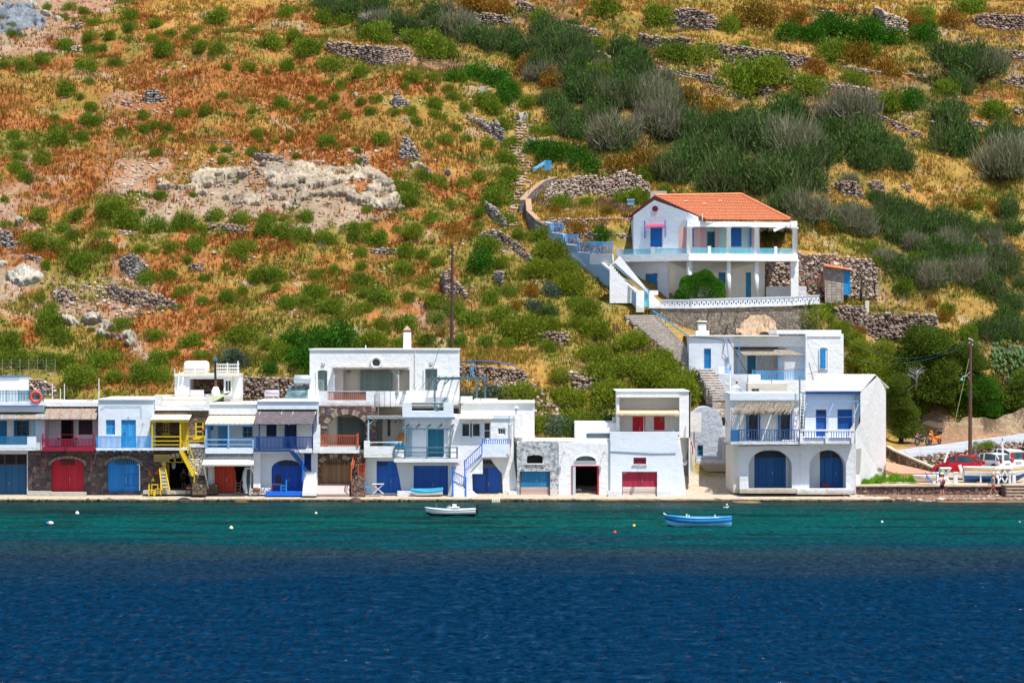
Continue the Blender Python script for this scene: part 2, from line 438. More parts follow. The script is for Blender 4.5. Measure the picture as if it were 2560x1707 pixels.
def build_land():
    nx,ny=HH.shape
    V=np.stack([XX,YY,HH],-1).reshape(-1,3)
    idx=np.arange(nx*ny).reshape(nx,ny)
    F=np.stack([idx[:-1,:-1],idx[1:,:-1],idx[1:,1:],idx[:-1,1:]],-1).reshape(-1,4)
    c=zonecol(XX,YY,HH)
    soil=np.array((.24,.125,.062));n=fbm(XX*1.1,YY*1.1,4)[...,None]
    c=c*.62*(.75+.5*n)+soil*.38*(.7+.6*n)
    pal=np.clip((fbm(XX*.5+70,YY*.7,4)-.66)*9,0,1)[...,None]*.6
    c=c*(1-pal)+np.array((.40,.29,.21))*pal
    shore=np.array((.46,.38,.29));beach=np.array((.22,.125,.075));park=np.array((.44,.36,.26));terr=np.array((.33,.15,.09))
    m=shore_mask(XX,YY)[...,None]
    base=np.where((XX > 26)[...,None],np.where((YY < 200.4)[...,None],beach*(.7+.7*n),park),shore)
    c=c*m+base*(1-m)
    npmesh('hillside',V,F,colmat('hillside_soil',.95,.08,3.0,.1,.35),c.reshape(-1,3),smooth=True)['kind']='structure'
    # distant continuation of the land
    b=MB();b.add([(-900,322,60),(900,322,60),(900,1500,260),(-900,1500,260)],[(0,1,2,3)])
    b.add([(-900,205,6),(-83,205,3),(-83,324,68),(-900,324,68)],[(0,1,2,3)])
    b.add([(83,205,2.5),(900,205,6),(900,324,68),(83,324,68)],[(0,1,2,3)])
    tag(b.build('terrain',paint((.26,.19,.08),'far_scrub',.95,.5,0,.15)),kind='structure')
build_land()

# ------------------------------------------------------------------ the sea: real wave surface, colour by depth, with hill reflection and ripple tones painted in
def build_sea():
    t=NT('sea_water')
    g=t.n('NewGeometry');sx=t.n('SeparateXYZ');t.l(g.outputs['Position'],sx.inputs[0])
    v=t.n('Mapping');v.inputs['Scale'].default_value=(.035,.10,.1);t.l(g.outputs['Position'],v.inputs[0]);v=v.outputs[0]
    n=t.noise(1.0,5,0.62,v,dist=.4)
    y=t.math('ADD',sx.outputs[1],t.math('MULTIPLY',t.math('SUBTRACT',n,.5),38.0))
    f=t.math('DIVIDE',t.math('SUBTRACT',y,120.0),80.0)
    deep=(.0007,.0205,.054)
    k=t.ramp(f,[(0.0,deep),(.18,(.001,.021,.052)),(.31,(.010,.026,.044)),(.40,(.014,.034,.044)),(.48,(.003,.036,.052)),(.57,(.001,.050,.058)),(.69,(.001,.060,.054)),(.79,(.002,.046,.040)),(.86,(.004,.028,.027)),(1.0,(.016,.022,.014))])  # brownish middle stops paint the hill's reflection into the water colour
    v4=t.n('Mapping');v4.inputs['Scale'].default_value=(2.3,1.1,1);t.l(g.outputs['Position'],v4.inputs[0])
    k=t.mix(1.0,k,t.ramp(t.noise(1.0,6,.75,v4.outputs[0],dist=.8),[(.34,.45),(.66,1.6)]),'MULTIPLY')  # light and dark of the ripples multiplied into the colour as noise
    v2=t.n('Mapping');v2.inputs['Scale'].default_value=(.09,.42,.1);t.l(g.outputs['Position'],v2.inputs[0])
    wd=t.ramp(t.noise(1.0,6,0.66,v2.outputs[0],dist=.7),[(.46,0.0),(.60,1.0)])      # weed on the bottom
    sh=t.ramp(f,[(.46,0.0),(.56,1.0)])
    k=t.mix(t.math('MULTIPLY',t.math('MULTIPLY',wd,sh),.78),k,(.006,.020,.020))
    k=t.mix(t.math('MULTIPLY',t.math('MULTIPLY',t.math('SUBTRACT',1.0,wd),sh),.22),k,(.003,.095,.088))
    t.color(k);t.rough(1.0);t.spec(0)
    gl=t.n('BsdfGlossy');gl.inputs['Roughness'].default_value=.14;mx=t.n('MixShader')
    v3=t.n('Mapping');v3.inputs['Scale'].default_value=(2.2,1.1,1);t.l(g.outputs['Position'],v3.inputs[0])
    rf=t.ramp(t.math('DIVIDE',t.math('SUBTRACT',sx.outputs[1],183.0),15.0),[(0.0,0.0),(.5,.07),(1.0,.20)])
    t.l(t.math('ADD',rf,t.ramp(t.noise(1.0,5,.7,v3.outputs[0],dist=.5),[(.44,.004),(.56,.03),(.68,.20)])),mx.inputs[0]);t.l(t.b.outputs[0],mx.inputs[1]);t.l(gl.outputs[0],mx.inputs[2]);t.l(mx.outputs[0],t.out.inputs[0])
    w1=t.n('Mapping');w1.inputs['Scale'].default_value=(2.0,1.5,1);t.l(g.outputs['Position'],w1.inputs[0])
    h=t.noise(1.3,5,.62,w1.outputs[0],dist=.6)
    t.l(t.bump(h,.22,1.0),gl.inputs['Normal'])
    def sheet(x0,x1,y0,y1,st,amp):
        gx=np.linspace(x0,x1,int((x1-x0)/st[0])+1);gy=np.linspace(y0,y1,int((y1-y0)/st[1])+1);A,B=np.meshgrid(gx,gy,indexing='ij')
        z=amp*((fbm(A*.9+B*.2,B*1.7,3)-.5)*.16+(np.abs(fbm(A*1.9+7,B*2.9+A*.2,2)-.5)*-1+.2)*.10)
        calm=np.clip((198.5-B)/14,.35,1);z *= calm
        V=np.stack([A,B,z],-1).reshape(-1,3);i=np.arange(A.size).reshape(A.shape)
        return V,np.stack([i[:-1,:-1],i[1:,:-1],i[1:,1:],i[:-1,1:]],-1).reshape(-1,4)
    V,F=sheet(-42,42,82,198.6,(.22,.2),1.0)
    parts=[(V,F)]
    for a in ((-402,-41.9,82,198.6,(6,5.3)),(41.9,402,82,198.6,(6,5.3)),(-402,402,-98,82.1,(12,12))):
        parts.append(sheet(*a,0.0))
    Vs=[];Fs=[];o=0
    for V,F in parts: Vs.append(V);Fs.append(F+o);o += len(V)
    ob=npmesh('sea_water',np.concatenate(Vs),np.concatenate(Fs),t.m,smooth=True);ob['kind']='structure'
    sb=MB();sb.add([(-500,-100,-6),(500,-100,-6),(500,180,-6),(500,199,-.9),(-500,199,-.9),(-500,180,-6)],[(0,1,2,5),(5,2,3,4)])
    tag(sb.build('seabed',paint((.2,.2,.14),'seabed',.9)),kind='structure')
build_sea()
# ------------------------------------------------------------------ shared materials and building kit
WH=whitewash((.80,.80,.79),'whitewash',.6,.07);WHC=whitewash((.80,.78,.73),'cream_whitewash');WHB=whitewash((.73,.78,.83),'pale_blue_wash',.35,.035)
WHD=whitewash((.66,.67,.70),'weathered_whitewash',.9,.09);WHCL=whitewash((.82,.815,.80),'fresh_whitewash',.5)
CREAM=whitewash((.72,.66,.55),'cream_plaster',.3);CONC=whitewash((.48,.44,.38),'concrete',.7,.05,(.22,.18,.13))
STONE_DK=masonry([S(92,80,78),S(120,104,98),S(70,62,64),S(135,110,98),S(104,86,84),S(84,74,80)],S(120,108,98),2.9,'dark_stone_masonry',rnds=.55)
STONE_BR=masonry([S(122,102,88),S(105,88,78),S(140,118,98)],S(120,104,90),3.6,'brown_stone_masonry',joint=.03)
STONE_MX=masonry([S(118,76,68),S(150,124,100),S(88,70,66),S(180,165,140),S(95,90,100)],S(120,95,85),3.4,'mixed_stone_masonry')
RUB=masonry([S(150,118,96),S(176,146,122),S(122,92,78),S(190,165,145),S(140,100,84)],S(92,70,56),4.0,'rubble_masonry',(1,1,1.2))
DARK=paint((.012,.011,.011),'unlit_interior',.9,.3)  # near black paint stands for the shade inside rooms and holes
RED=boards(S(190,8,38),'crimson_boards',.16);NAVY=paint(S(6,44,120),'navy_paint',.5);NAVYB=boards(S(6,48,140),'navy_boards',.16)
BLUE=boards(S(0,78,186),'blue_boards',.17);SKYB=boards(S(18,128,205),'sky_blue_boards',.16);TEALB=boards(S(20,104,150),'teal_boards',.15)
SKYP=paint(S(28,140,208),'sky_blue_paint');TEALP=paint(S(24,110,150),'teal_paint');BLUEP=paint(S(0,104,205),'blue_paint')
CYANB=boards(S(30,140,200),'azure_boards',.15);CYANP=paint(S(40,150,210),'azure_paint');PALEP=paint(S(120,170,215),'pale_blue_paint')
MAROON=paint(S(140,10,48),'maroon_paint');YEL=paint(S(226,190,20),'yellow_paint');ORNG=paint(S(190,84,28),'orange_brown_paint')
SLATE=paint(S(84,110,122),'slate_blue_paint');GREYG=boards(S(140,156,152),'grey_green_boards',.12);WPAINT=paint((.8,.8,.78),'white_paint',.5,.06)
WOODB=boards(S(150,108,70),'bare_wood_boards',.13,var=.3);PLANKW=boards(S(205,190,180),'weathered_planks',.3,2,.12,worn=.3)
REEDG=reed(S(150,136,124),S(185,170,150));REEDD=reed(S(100,92,96),S(130,120,118),'dark_reed_mat',(3,3,26));REEDL=reed(S(140,130,116),S(178,166,148),'light_reed_mat')
METAL=paint((.35,.36,.37),'galvanised_metal',.35,.2,metal=.7);RUST=paint(S(120,72,48),'rusty_iron',.8,.4);BLACKP=paint((.015,.015,.017),'black_paint',.5)
GL=glass();RIB=boards((.80,.80,.77),'white_ribbed_sheet',.22,0,.03,worn=.05,gap=.2);CREAMSH=boards(S(240,218,190),'cream_awning_boards',.9,0,.05,worn=.25,gap=.04)

def house(name,label,cat,u,v,Y,group=None): return thing(name,label,cat,tuple(W(u,v,Y)),group)
def body(T,u0,v0,u1,v1,Y0,Y1,mat,name='wall',label=None):
    o=MB().box(u0,v0,u1,v1,Y0,Y1).build(name,mat,T);tag(o,label);return o
def wall(T,outer,holes,Y0,Y1,mat,name='wall',label=None):
    o=MB().slab(outer,holes,Y0,Y1).build(name,mat,T);tag(o,label);return o
def door(T,outer,Y,mat,leaves=2,frame=None,name='door',th=.06,label=None,handle=True,ledges=()):
    o=MB().slab(outer,[],Y,Y+th).build(name,mat,T);tag(o,label)
    us=[p[0] for p in outer];vs=[p[1] for p in outer];u0,u1,v0,v1=min(us),max(us),min(vs),max(vs)
    m=MB()
    for i in range(1,leaves):
        c=u0+(u1-u0)*i/leaves;m.box(c-.05/ _F[2]*34,v0+(v1-v0)*.12,c+.05/_F[2]*34,v1,Y-.03,Y-.001)
    for a in ledges: m.box(u0,v0+(v1-v0)*a-.04*34/_F[2],u1,v0+(v1-v0)*a+.04*34/_F[2],Y-.028,Y-.001)
    if m.v: m.build('door_batten',mat,o)
    if handle:
        c=(u0+u1)/2+(u1-u0)*.07;h=v0+(v1-v0)*.62
        MB().bar((c,h-.12*34/_F[2],Y-.05),(c,h+.12*34/_F[2],Y-.05),.04).build('handle',METAL,o)
    if frame:
        a=(u1-u0)*.0+.07*34/_F[2];inner=[(u0+a+(p[0]-u0)*(u1-u0-2*a)/(u1-u0),v0+a+(p[1]-v0)*(v1-v0-a)/(v1-v0)) for p in outer]
        MB().slab([(p[0],p[1]) for p in outer][:],[inner[1:-1]+[(inner[-1][0],v1-.01),(inner[0][0],v1-.01)]],Y-.05,Y-.004).build('door_frame',frame,o)
    return o
def window(T,u0,v0,u1,v1,Y,frame,nx=2,ny=2,pane=None,fw=.07,name='window',label=None,sill=None):
    f=fw*34/_F[2];holes=[]
    m=f*.6;cw=(u1-u0-2*f-(nx-1)*m)/nx;ch=(v1-v0-2*f-(ny-1)*m)/ny
    for i in range(nx):
        for j in range(ny):
            a=u0+f+i*(cw+m);b=v0+f+j*(ch+m);holes.append(rect(a,b,a+cw,b+ch))
    o=MB().slab(rect(u0,v0,u1,v1),holes,Y,Y+.07).build(name,frame,T);tag(o,label)
    MB().box(u0+f*.4,v0+f*.4,u1-f*.4,v1-f*.4,Y+.045,Y+.06).build('pane',pane or GL,o)
    if sill: MB().box(u0-f,v1,u1+f,v1+f,Y-.08,Y+.1).build('sill',sill,o)
    return o
def shutter(T,u0,v0,u1,v1,Y,mat,leaves=2,name='shutter',slats=True,label=None):
    m=MB();g=.02*34/_F[2];w_=(u1-u0)/leaves;f=.06*34/_F[2]
    for i in range(leaves):
        a=u0+i*w_+g;b=u0+(i+1)*w_-g
        m.slab(rect(a,v0,b,v1),[rect(a+f,v0+f,b-f,(v0+v1)/2-f/2),rect(a+f,(v0+v1)/2+f/2,b-f,v1-f)],Y,Y+.05)
        n=max(4,int((v1-v0)*_F[2]/34/.09))
        for k in range(n):
            c=v0+f+(v1-v0-2*f)*(k+.5)/n;m.box(a+f*.6,c-.018*34/_F[2],b-f*.6,c+.018*34/_F[2],Y+.012,Y+.05)
    m.box(u0+g*2,v0+f*.5,u1-g*2,v1-f*.5,Y+.052,Y+.06);o=m.build(name,mat,T);tag(o,label);return o
def rail(T,pts,h,mat,n,post=.05,bal=.03,mids=(),name='railing',bottom=True,label=None,ends=True):
    # pts: (u, v_top, Y) polyline of the top rail; h = height in metres
    bal=max(bal,.04)*1.3;P=[W(*p) for p in pts];m=MB();D=Vector((0,0,-1))
    for a,b,k in zip(P[:-1],P[1:],n if isinstance(n,(list,tuple)) else [n]*(len(P)-1)):
        m.wbar(a,b,post,post)
        if bottom: m.wbar(a+D*h*.93,b+D*h*.93,post*.8,post*.8)
        for q in mids: m.wbar(a+D*h*q,b+D*h*q,post*.8,post*.9)
        for i in range(1,k):
            c=a.lerp(b,i/k);m.wbar(c,c+D*h*.93,bal,bal)
    o=m.build(name,mat,T);tag(o,label)
    if ends:
        for p in P: MB().wbar(p+Vector((0,0,.05)),p+D*h,post*1.5,post*1.5).build('post',mat,o)
    return o
def awning(T,top,bot,mat,t=.06,name='awning',beams=0,bmat=None,posts=(),plen=0,label=None):
    # top/bot: (u0, u1, v, Y) back edge and front edge
    o=MB().panel([(bot[0],bot[2],bot[3]),(bot[1],bot[2],bot[3]),(top[1],top[2],top[3]),(top[0],top[2],top[3])],t).build(name,mat,T);tag(o,label)
    if beams:
        for i in range(beams):
            f=(i+.5)/beams;a=W(top[0]+(top[1]-top[0])*f,top[2],top[3]);b=W(bot[0]+(bot[1]-bot[0])*f,bot[2],bot[3])
            MB().wbar(a+Vector((0,0,t+.05)),b+Vector((0,0,t+.05)),.05).build('rafter',bmat or mat,o)
    if plen:
        m=MB();a=W(bot[0],bot[2],bot[3]+.05);b=W(bot[1],bot[2],bot[3]+.05);m.wbar(a-Vector((0,0,.04)),b-Vector((0,0,.04)),.07);m.build('beam',bmat or mat,o)
        for f in posts:
            c=a.lerp(b,f);MB().wbar(c,c-Vector((0,0,plen)),.07).build('post',bmat or mat,o)
    return o
def steps(T,pts_a,pts_b,n,width_y,mat,name='steps',label=None):
    # solid flight climbing from pts_a (u, v, Y) bottom to pts_b top, treads width_y deep along Y
    a=W(*pts_a);b=W(*pts_b);m=MB()
    for i in range(n):
        x0=a.x+(b.x-a.x)*i/n;x1=a.x+(b.x-a.x)*(i+1)/n;z=a.z+(b.z-a.z)*(i+1)/n
        m.wbox(min(x0,x1),max(x0,x1),a.y,a.y+width_y,a.z-.05,z)
    o=m.build(name,mat,T);tag(o,label);return o
def lamp_round(T,u,v,Y):
    c=W(u,v,Y);o=MB().lathe(c,[(.02,0),(.13,-.03),(.15,-.09),(.11,-.14)],12,'y').build('wall_lamp',METAL,T)
    MB().ball(c+Vector((0,-.12,0)),.07,8,5).build('bulb',WPAINT,o);return o
def hook_lamp(T,u,v,Y,L=.35):
    c=W(u,v,Y);o=MB().wtube([c,c+Vector((0,-L*.6,.12)),c+Vector((0,-L,0))],.02,5).build('wall_lamp',METAL,T)
    MB().lathe(c+Vector((0,-L,-.1)),[(.16,0),(.1,.05),(.03,.12)],10).build('lamp_shade',paint(S(120,130,130),'grey_paint'),o);return o
# ------------------------------------------------------------------ waterfront row, left part
fr(*Z1)
# H1 : teal railing terrace house
T=house('boathouse','waterfront house with teal terrace railing, reed awning and dark blue garage door below','house',120,1400,200)
wall(T,rect(-160,930,287,1415),[rect(-150,968,278,1392)],200,200.6,WHD,label='white rendered lower wall')
wall(T,rect(287.5,930,468,1415),[],200.03,200.6,STONE_DK,label='dark stone corner pier with white mortar')
d=door(T,rect(-150,1082,278,1385),200.35,boards(S(12,72,128),'dark_blue_boards',.5,worn=.05),4,ledges=(.03,))
m=MB().slab(rect(-150,968,278,1082),[rect(-140,976,-40,1072),rect(-30,976,42,1072),rect(56,976,160,1072),rect(172,976,270,1072)],200.33,200.41)
o=m.build('transom',boards(S(96,60,44),'brown_boards',.3),T)
m=MB();[m.box(a,976,a+5,1072,200.36,200.38) for a in range(-135,270,13)];m.build('grille',BLACKP,o)
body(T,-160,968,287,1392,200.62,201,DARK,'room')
body(T,-160,928,470,1412,201,208,WHD)
# balcony
MB().box(-160,905,372,932,198.9,201.6).build('balcony_slab',WHD,T)
wall(T,rect(280,790,372,904),[],198.9,199.05,WHB,'balcony_wall','pale blue balcony wall')
wall(T,rect(-160,873,280,904),[],198.9,199.05,WHB,'balcony_wall')
rail(T,[(-155,790,198.95),(80,790,198.95),(278,790,198.95)],.62,TEALP,18)
wall(T,rect(-160,600,460,930),[rect(-60,622,72,925),rect(165,622,290,785)],201.6,202.2,WH,label='upper wall of white boards')
body(T,-160,470,460,930,202.2,208,WH)
door(T,rect(-60,622,72,925),201.75,TEALB,2);
window(T,165,622,290,785,201.7,TEALP,2,3);shutter(T,140,622,180,785,201.5,TEALB,1);shutter(T,270,622,300,785,201.5,TEALB,1)
MB().box(368,560,460,930,199.6,201.6).build('wall',WHD,T)
MB().bar((350,615,199.1),(350,790,199.1),.08).build('post',TEALP,T)
awning(T,(-160,462,535,201.4),(-160,452,612,199.0),REEDG,.05,beams=0)
for u_ in (25,160,440): MB().bar((u_+8,533,201.3),(u_-6,612,198.95),.07).build('rafter',PALEP,T)
wall(T,rect(-160,470,455,536),[],200.6,201.4,WHB,'wall','pale blue band under the terrace')
body(T,-160,430,462,470,200.1,208,WHCL,'roof_cornice')
body(T,-160,466,446,475,200.05,200.1,BLUEP,'trim')
rail(T,[(-150,315,200.3),(70,315,200.3),(190,315,200.3),(450,315,200.3)],.82,paint(S(10,120,150),'teal_rail_paint'),[14,8,20],bal=.035,mids=(.25,) )
m=MB();[m.bar((195,v_,200.36),(440,v_,200.36),.018) for v_ in range(322,420,9)];[m.bar((u_,318,200.37),(u_,425,200.37),.012) for u_ in range(195,440,9)]
m.build('netting',paint(S(20,120,110),'green_net'),T)
T=house('rooftop_room','small white cube room on the roof terrace behind the teal railing','building',80,430,204)
body(T,-160,178,200,440,204,208,WHCL);body(T,-160,166,205,178,203.9,208.1,paint(S(70,90,150),'blue_roof_edge'),'roof')
o=MB().torus(W(372,380,200.1),1.15*.33,.10,28,10).build('life_ring',paint(S(235,80,50),'orange_vinyl',.4),None,True)
tag(o,'orange life ring hanging on the teal roof railing','life ring')
# H2 : crimson house
T=house('boathouse','stone boathouse with crimson arched door and crimson balcony under a reed awning','house',700,1390,200)
wall(T,rect(468,938,1000,1415),[arch(528,1016,866,1362,62)],200,200.5,STONE_DK)
m=MB()
for i in range(13):
    a0=math.pi-math.pi*(i+.08)/13;a1=math.pi-math.pi*(i+.92)/13;c,a,b=697,172,66
    q=lambda t,k,g: (c+(a+g)*math.cos(t),1082-(b+g)*math.sin(t))
    p0,p1,p2,p3=q(a0,0,2),q(a1,0,2),q(a1,1,30),q(a0,1,30)
    m.panel([(p0[0],p0[1],200.0),(p1[0],p1[1],200.0),(p2[0],p2[1],200.0),(p3[0],p3[1],200.0)],.05)
m.build('arch_stone',paint(S(150,136,120),'pale_arch_stone',.9,.4),T)
d=door(T,arch(528,1016,866,1362,62),200.25,RED,2,ledges=(.22,))
MB().box(625,1032,770,1078,200.2,200.26).build('transom',BLACKP,d)
m=MB();[m.box(u_,1032,u_+5,1078,200.15,200.19) for u_ in range(630,768,14)];m.build('grille',MAROON,d)
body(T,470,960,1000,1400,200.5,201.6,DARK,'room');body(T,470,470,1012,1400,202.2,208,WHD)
MB().box(525,1362,885,1412,199.4,200.0).build('step',CONC,T)
MB().box(285,1352,525,1412,199.5,200.0).build('step',CONC,T)
MB().box(432,900,975,938,198.9,201.6).build('balcony_slab',boards(S(150,12,50),'maroon_boards',3),T)
rail(T,[(440,815,198.95),(970,815,198.95)],.62,MAROON,36,bal=.03)
MB().bar((440,768,198.95),(970,768,198.95),.03).build('hand_rail',MAROON,T)
for u_ in (440,968): MB().bar((u_,762,198.95),(u_,885,198.95),.1).build('post',MAROON,T)
MB().bar((467,620,199.1),(467,1118,199.1),.05).build('post',MAROON,T);MB().bar((942,930,199.1),(942,1118,199.1),.05).build('post',MAROON,T)
wall(T,rect(470,600,1012,938),[rect(625,618,744,930),rect(810,618,955,770)],201.6,202.2,WH)
body(T,625,618,744,930,202.0,202.15,DARK,'room')
window(T,810,618,955,770,201.7,paint(S(80,16,50),'dark_maroon_paint'),2,3,paint(S(56,14,36),'dark_maroon_panel'))
shutter(T,735,620,760,928,201.4,boards(S(100,16,50),'dark_maroon_boards',.1),1)
awning(T,(480,1018,478,201.5),(452,992,615,199.0),REEDG,.05,beams=5,bmat=paint(S(160,110,90),'brown_batten'))
body(T,466,432,1016,478,200.9,208,WHCL,'roof_cornice')
MB().box(895,408,952,436,202,202.6).build('vent_block',CONC,T)
for u_,v_ in ((540,240),(622,292),(664,245),(1020,190)):
    o=MB().wtube([W(u_,470 if u_ < 600 else 440,201.0),W(u_,v_,201.0)],.035,6).build('roof_pole',WPAINT);tag(o,{540: 'thin rusty pole rising from the parapet of the crimson house',622: 'short white pole on the crimson house roof',664: 'taller white pole beside the short one on the crimson house roof',1020: 'long thin pole at the joint of the crimson and sky blue houses'}[u_],'pole')
for (u_,v_,c_) in ((607,800,MAROON),(790,800,MAROON)):
    o=MB().ball(W(u_,v_,198.8),.13,8,5).build('flower_pot',c_);tag(o,'maroon pot on the crimson balcony rail, %s' % ('beside the open door' if u_ < 700 else 'under the window'),'flower pot')
# H3 : sky blue house
T=house('boathouse','stone boathouse with sky blue arched door and pale blue upper floor','house',1290,1390,200)
wall(T,rect(1000,938,1590,1415),[arch(1105,1020,1440,1362,66)],200,200.5,STONE_DK)
m=MB()
for i in range(13):
    a0=math.pi-math.pi*(i+.08)/13;a1=math.pi-math.pi*(i+.92)/13;c,a,b=1272,170,70
    q=lambda t,g: (c+(a+g)*math.cos(t),1088-(b+g)*math.sin(t),200.0)
    m.panel([q(a0,2),q(a1,2),q(a1,34),q(a0,34)],.05)
m.build('arch_stone',paint(S(132,122,112),'grey_arch_stone',.9,.4),T)
d=door(T,arch(1105,1020,1440,1362,66),200.25,SKYB,2)
MB().slab(arch(1182,1024,1388,1076,34),[],200.18,200.25).build('transom',BLACKP,d)
m=MB();[m.box(u_,1028,u_+6,1076,200.12,200.17) for u_ in range(1185,1386,20)];m.build('grille',SKYP,d)
m=MB();[m.box(*b,200.21,200.245) for b in ((1284,1176,1432,1182),(1318,1192,1322,1290),(1284,1290,1432,1296),(1372,1192,1376,1290))];m.build('wicket',boards(S(10,100,170),'darker_blue_boards',1),d)
MB().tube([(1420,1072,199.95),(1440,1085,199.95),(1442,1345,199.95)],.045).build('drain_pipe',WPAINT,T)
body(T,1000,960,1590,1400,200.5,201,DARK,'room')
body(T,1012,412,1590,1400,201,208,WHB)
wall(T,rect(1014,402,1590,938),[rect(1092,616,1187,770),rect(1250,616,1402,932)],200.02,200.9,WHB)
body(T,1010,398,1592,412,199.9,208,WHCL,'roof_cornice')
shutter(T,1092,616,1187,770,200.15,boards(S(60,160,215),'light_blue_boards',.1),2)
door(T,rect(1250,616,1402,932),200.15,boards(S(50,150,210),'light_blue_door',.12),2,frame=SKYP)
MB().box(990,908,1562,930,198.7,200.0).build('balcony_slab',WH,T)
for u_ in (1015,1098,1180,1262,1350,1436,1530): MB().box(u_-9,930,u_+9,948,198.7,200).build('bracket',SKYP,T)
rail(T,[(1000,788,198.75),(1275,788,198.75),(1555,788,198.75)],.86,SKYP,22,post=.06,bal=.035)
hook_lamp(T,1330,590,200);hook_lamp(T,1480,660,200,.5)
m=MB();m.tube([(1035,505,199.97),(1100,470,199.97),(1200,472,199.97),(1455,470,199.97),(1456,600,199.97)],.012,4);m.build('cable',BLACKP,T)

# H4 : yellow house (sheet 2)
fr(*Z2)
T=house('boathouse','yellow painted stone boathouse with yellow stairs, cream awning and open dark taverna doorway','house',300,1370,200)
ST4=masonry([S(120,100,80),S(92,80,70),S(150,130,104),S(104,92,74)],S(96,84,70),3.3,'warm_stone_masonry')
wall(T,rect(102,962,604,1400),[arch(212,1035,450,1372,70)],200.0,200.7,ST4)
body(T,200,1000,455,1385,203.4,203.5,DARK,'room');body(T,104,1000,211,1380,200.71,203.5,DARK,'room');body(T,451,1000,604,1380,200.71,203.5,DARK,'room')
body(T,100,440,630,1390,203.5,208,WHD)
m=MB()
for i in range(11):
    a0=math.pi-math.pi*(i+.1)/11;a1=math.pi-math.pi*(i+.9)/11
    q=lambda t,g: (331+(120+g)*math.cos(t),1104-(70+g)*math.sin(t),200.0)
    m.panel([q(a0,3),q(a1,3),q(a1,44),q(a0,44)],.06)
m.build('arch_stone',paint(S(185,178,160),'whitish_arch_stone',.9,.4),T)
MB().slab(arch(225,1038,440,1082,36),[arch(232,1046,300,1074,20),rect(310,1042,368,1074),arch(376,1046,432,1074,20)],200.3,200.36).build('transom',YEL,T)
door(T,rect(212,1088,248,1370),200.5,boards(S(170,140,30),'dull_yellow_boards',.12),1,handle=False);MB().box(180,1075,215,1375,199.5,199.6).build('open_door',boards(S(190,160,60),'yellow_brown_boards',.12),T)
wall(T,rect(436,908,606,1212),[],199.2,200.0,masonry([S(205,200,190),S(190,180,170),S(215,212,205)],S(120,110,100),3.2,'white_stone_masonry'),label='whitewashed stone wall beside the yellow stairs')
# upper
wall(T,rect(440,572,630,910),[rect(500,675,588,838)],200.2,200.8,STONE_BR,label='brown stone upper wall')
window(T,498,672,590,838,200.25,YEL,1,3,pane=GL,fw=.14,sill=YEL)
wall(T,rect(70,640,352,942),[rect(184,690,246,800)],201.8,202.3,STONE_BR);window(T,180,688,248,802,201.85,YEL,2,3,sill=YEL)
door(T,rect(352,676,440,942),200.25,boards(S(196,166,20),'yellow_boards',.18),1,handle=False,name='partition')
body(T,60,676,78,942,199.2,201.8,boards(S(196,166,20),'yellow_boards',.18),'side_panel')
MB().box(70,940,440,962,198.9,201.8).build('balcony_slab',WHD,T);MB().box(425,908,604,932,198.9,200.2).build('landing',WHD,T)
rail(T,[(76,828,198.95),(358,828,198.95)],.82,YEL,1,.07,mids=(.38,.72),bottom=False)
rail(T,[(425,825,198.95),(596,825,198.95)],.75,YEL,1,.07,mids=(.45,.9),bottom=False)
for u_ in (80,356): MB().bar((u_,680,198.95),(u_,940,198.95),.09).build('post',YEL,T)
awning(T,(104,484,590,201.0),(66,442,668,198.8),CREAMSH,.06,bmat=YEL,plen=0);MB().bar((70,678,198.9),(440,678,198.9),.12,.1).build('beam',YEL,T)
wall(T,rect(104,420,636,572),[rect(172,428,604,514)],200.0,200.5,WH,label='white roof parapet');body(T,104,516,636,572,200.5,208,WH,'roof')
for v_ in (424,467): MB().bar((170,v_,200.1),(606,v_,200.1),.06).build('roof_rail',YEL,T)
MB().bar((115,418,200.1),(645,422,200.1),.07).build('roof_rail',YEL,T)
# yellow stair
m=MB();a=W(372,958,199.3);b=W(500,1205,199.3);m.wbar(a,b,.06,.26);a2=a+Vector((0,-.8,0));b2=b+Vector((0,-.8,0));m.wbar(a2,b2,.06,.26)
o=m.build('staircase',YEL,T)
m=MB()
for i in range(9):
    p=a.lerp(b,(i+.5)/9);m.wbox(p.x-.16,p.x+.16,p.y-.8,p.y,p.z-.02,p.z+.03)
m.build('tread',YEL,o)
m=MB();m.bar((425,860,198.5),(502,1100,198.5),.06);m.bar((502,1100,198.5),(490,1280,198.5),.06);m.bar((425,860,198.5),(430,990,198.5),.06);m.bar((365,860,199.2),(418,960,199.2),.04);m.build('hand_rail',YEL,o)
m=MB()
for i in range(8):
    m.box(462+2*i,1205+i*23,610,1400,199.35-.2*i,199.2 if i == 0 else 199.35-.2*(i-1))
m.build('steps',ST4,T,False)
MB().box(-10,1355,462,1392,199.3,200).build('step',CONC,T)
# loose things of the taverna
def chair(u,v,Y,mat,label,group=None,face=1,h=.86,seatmat=None):
    c=W(u,v,Y);t=thing('chair',label,'chair',tuple(c),group)
    MB().wbox(c.x-.21,c.x+.21,c.y-.21,c.y+.21,c.z+.42,c.z+.46).build('seat',seatmat or mat,t)
    for sx_ in (-1,1):
        for sy_ in (-1,1):
            top=h if sx_ == -face else .43
            MB().wbar(c+Vector((sx_*.19,sy_*.19,0)),c+Vector((sx_*.19,sy_*.19,top)),.045).build('leg',mat,t)
    m=MB();[m.wbar(c+Vector((-face*.19,-.19,z)),c+Vector((-face*.19,.19,z)),.03,.07) for z in (.6,.72,h-.04)]
    m.build('backrest',mat,t)
    m=MB();[m.wbar(c+Vector((-.19,s_*.19,z)),c+Vector((.19,s_*.19,z)),.025) for z in (.16,.28) for s_ in (-1,1)];m.build('stretcher',mat,t)
    return t
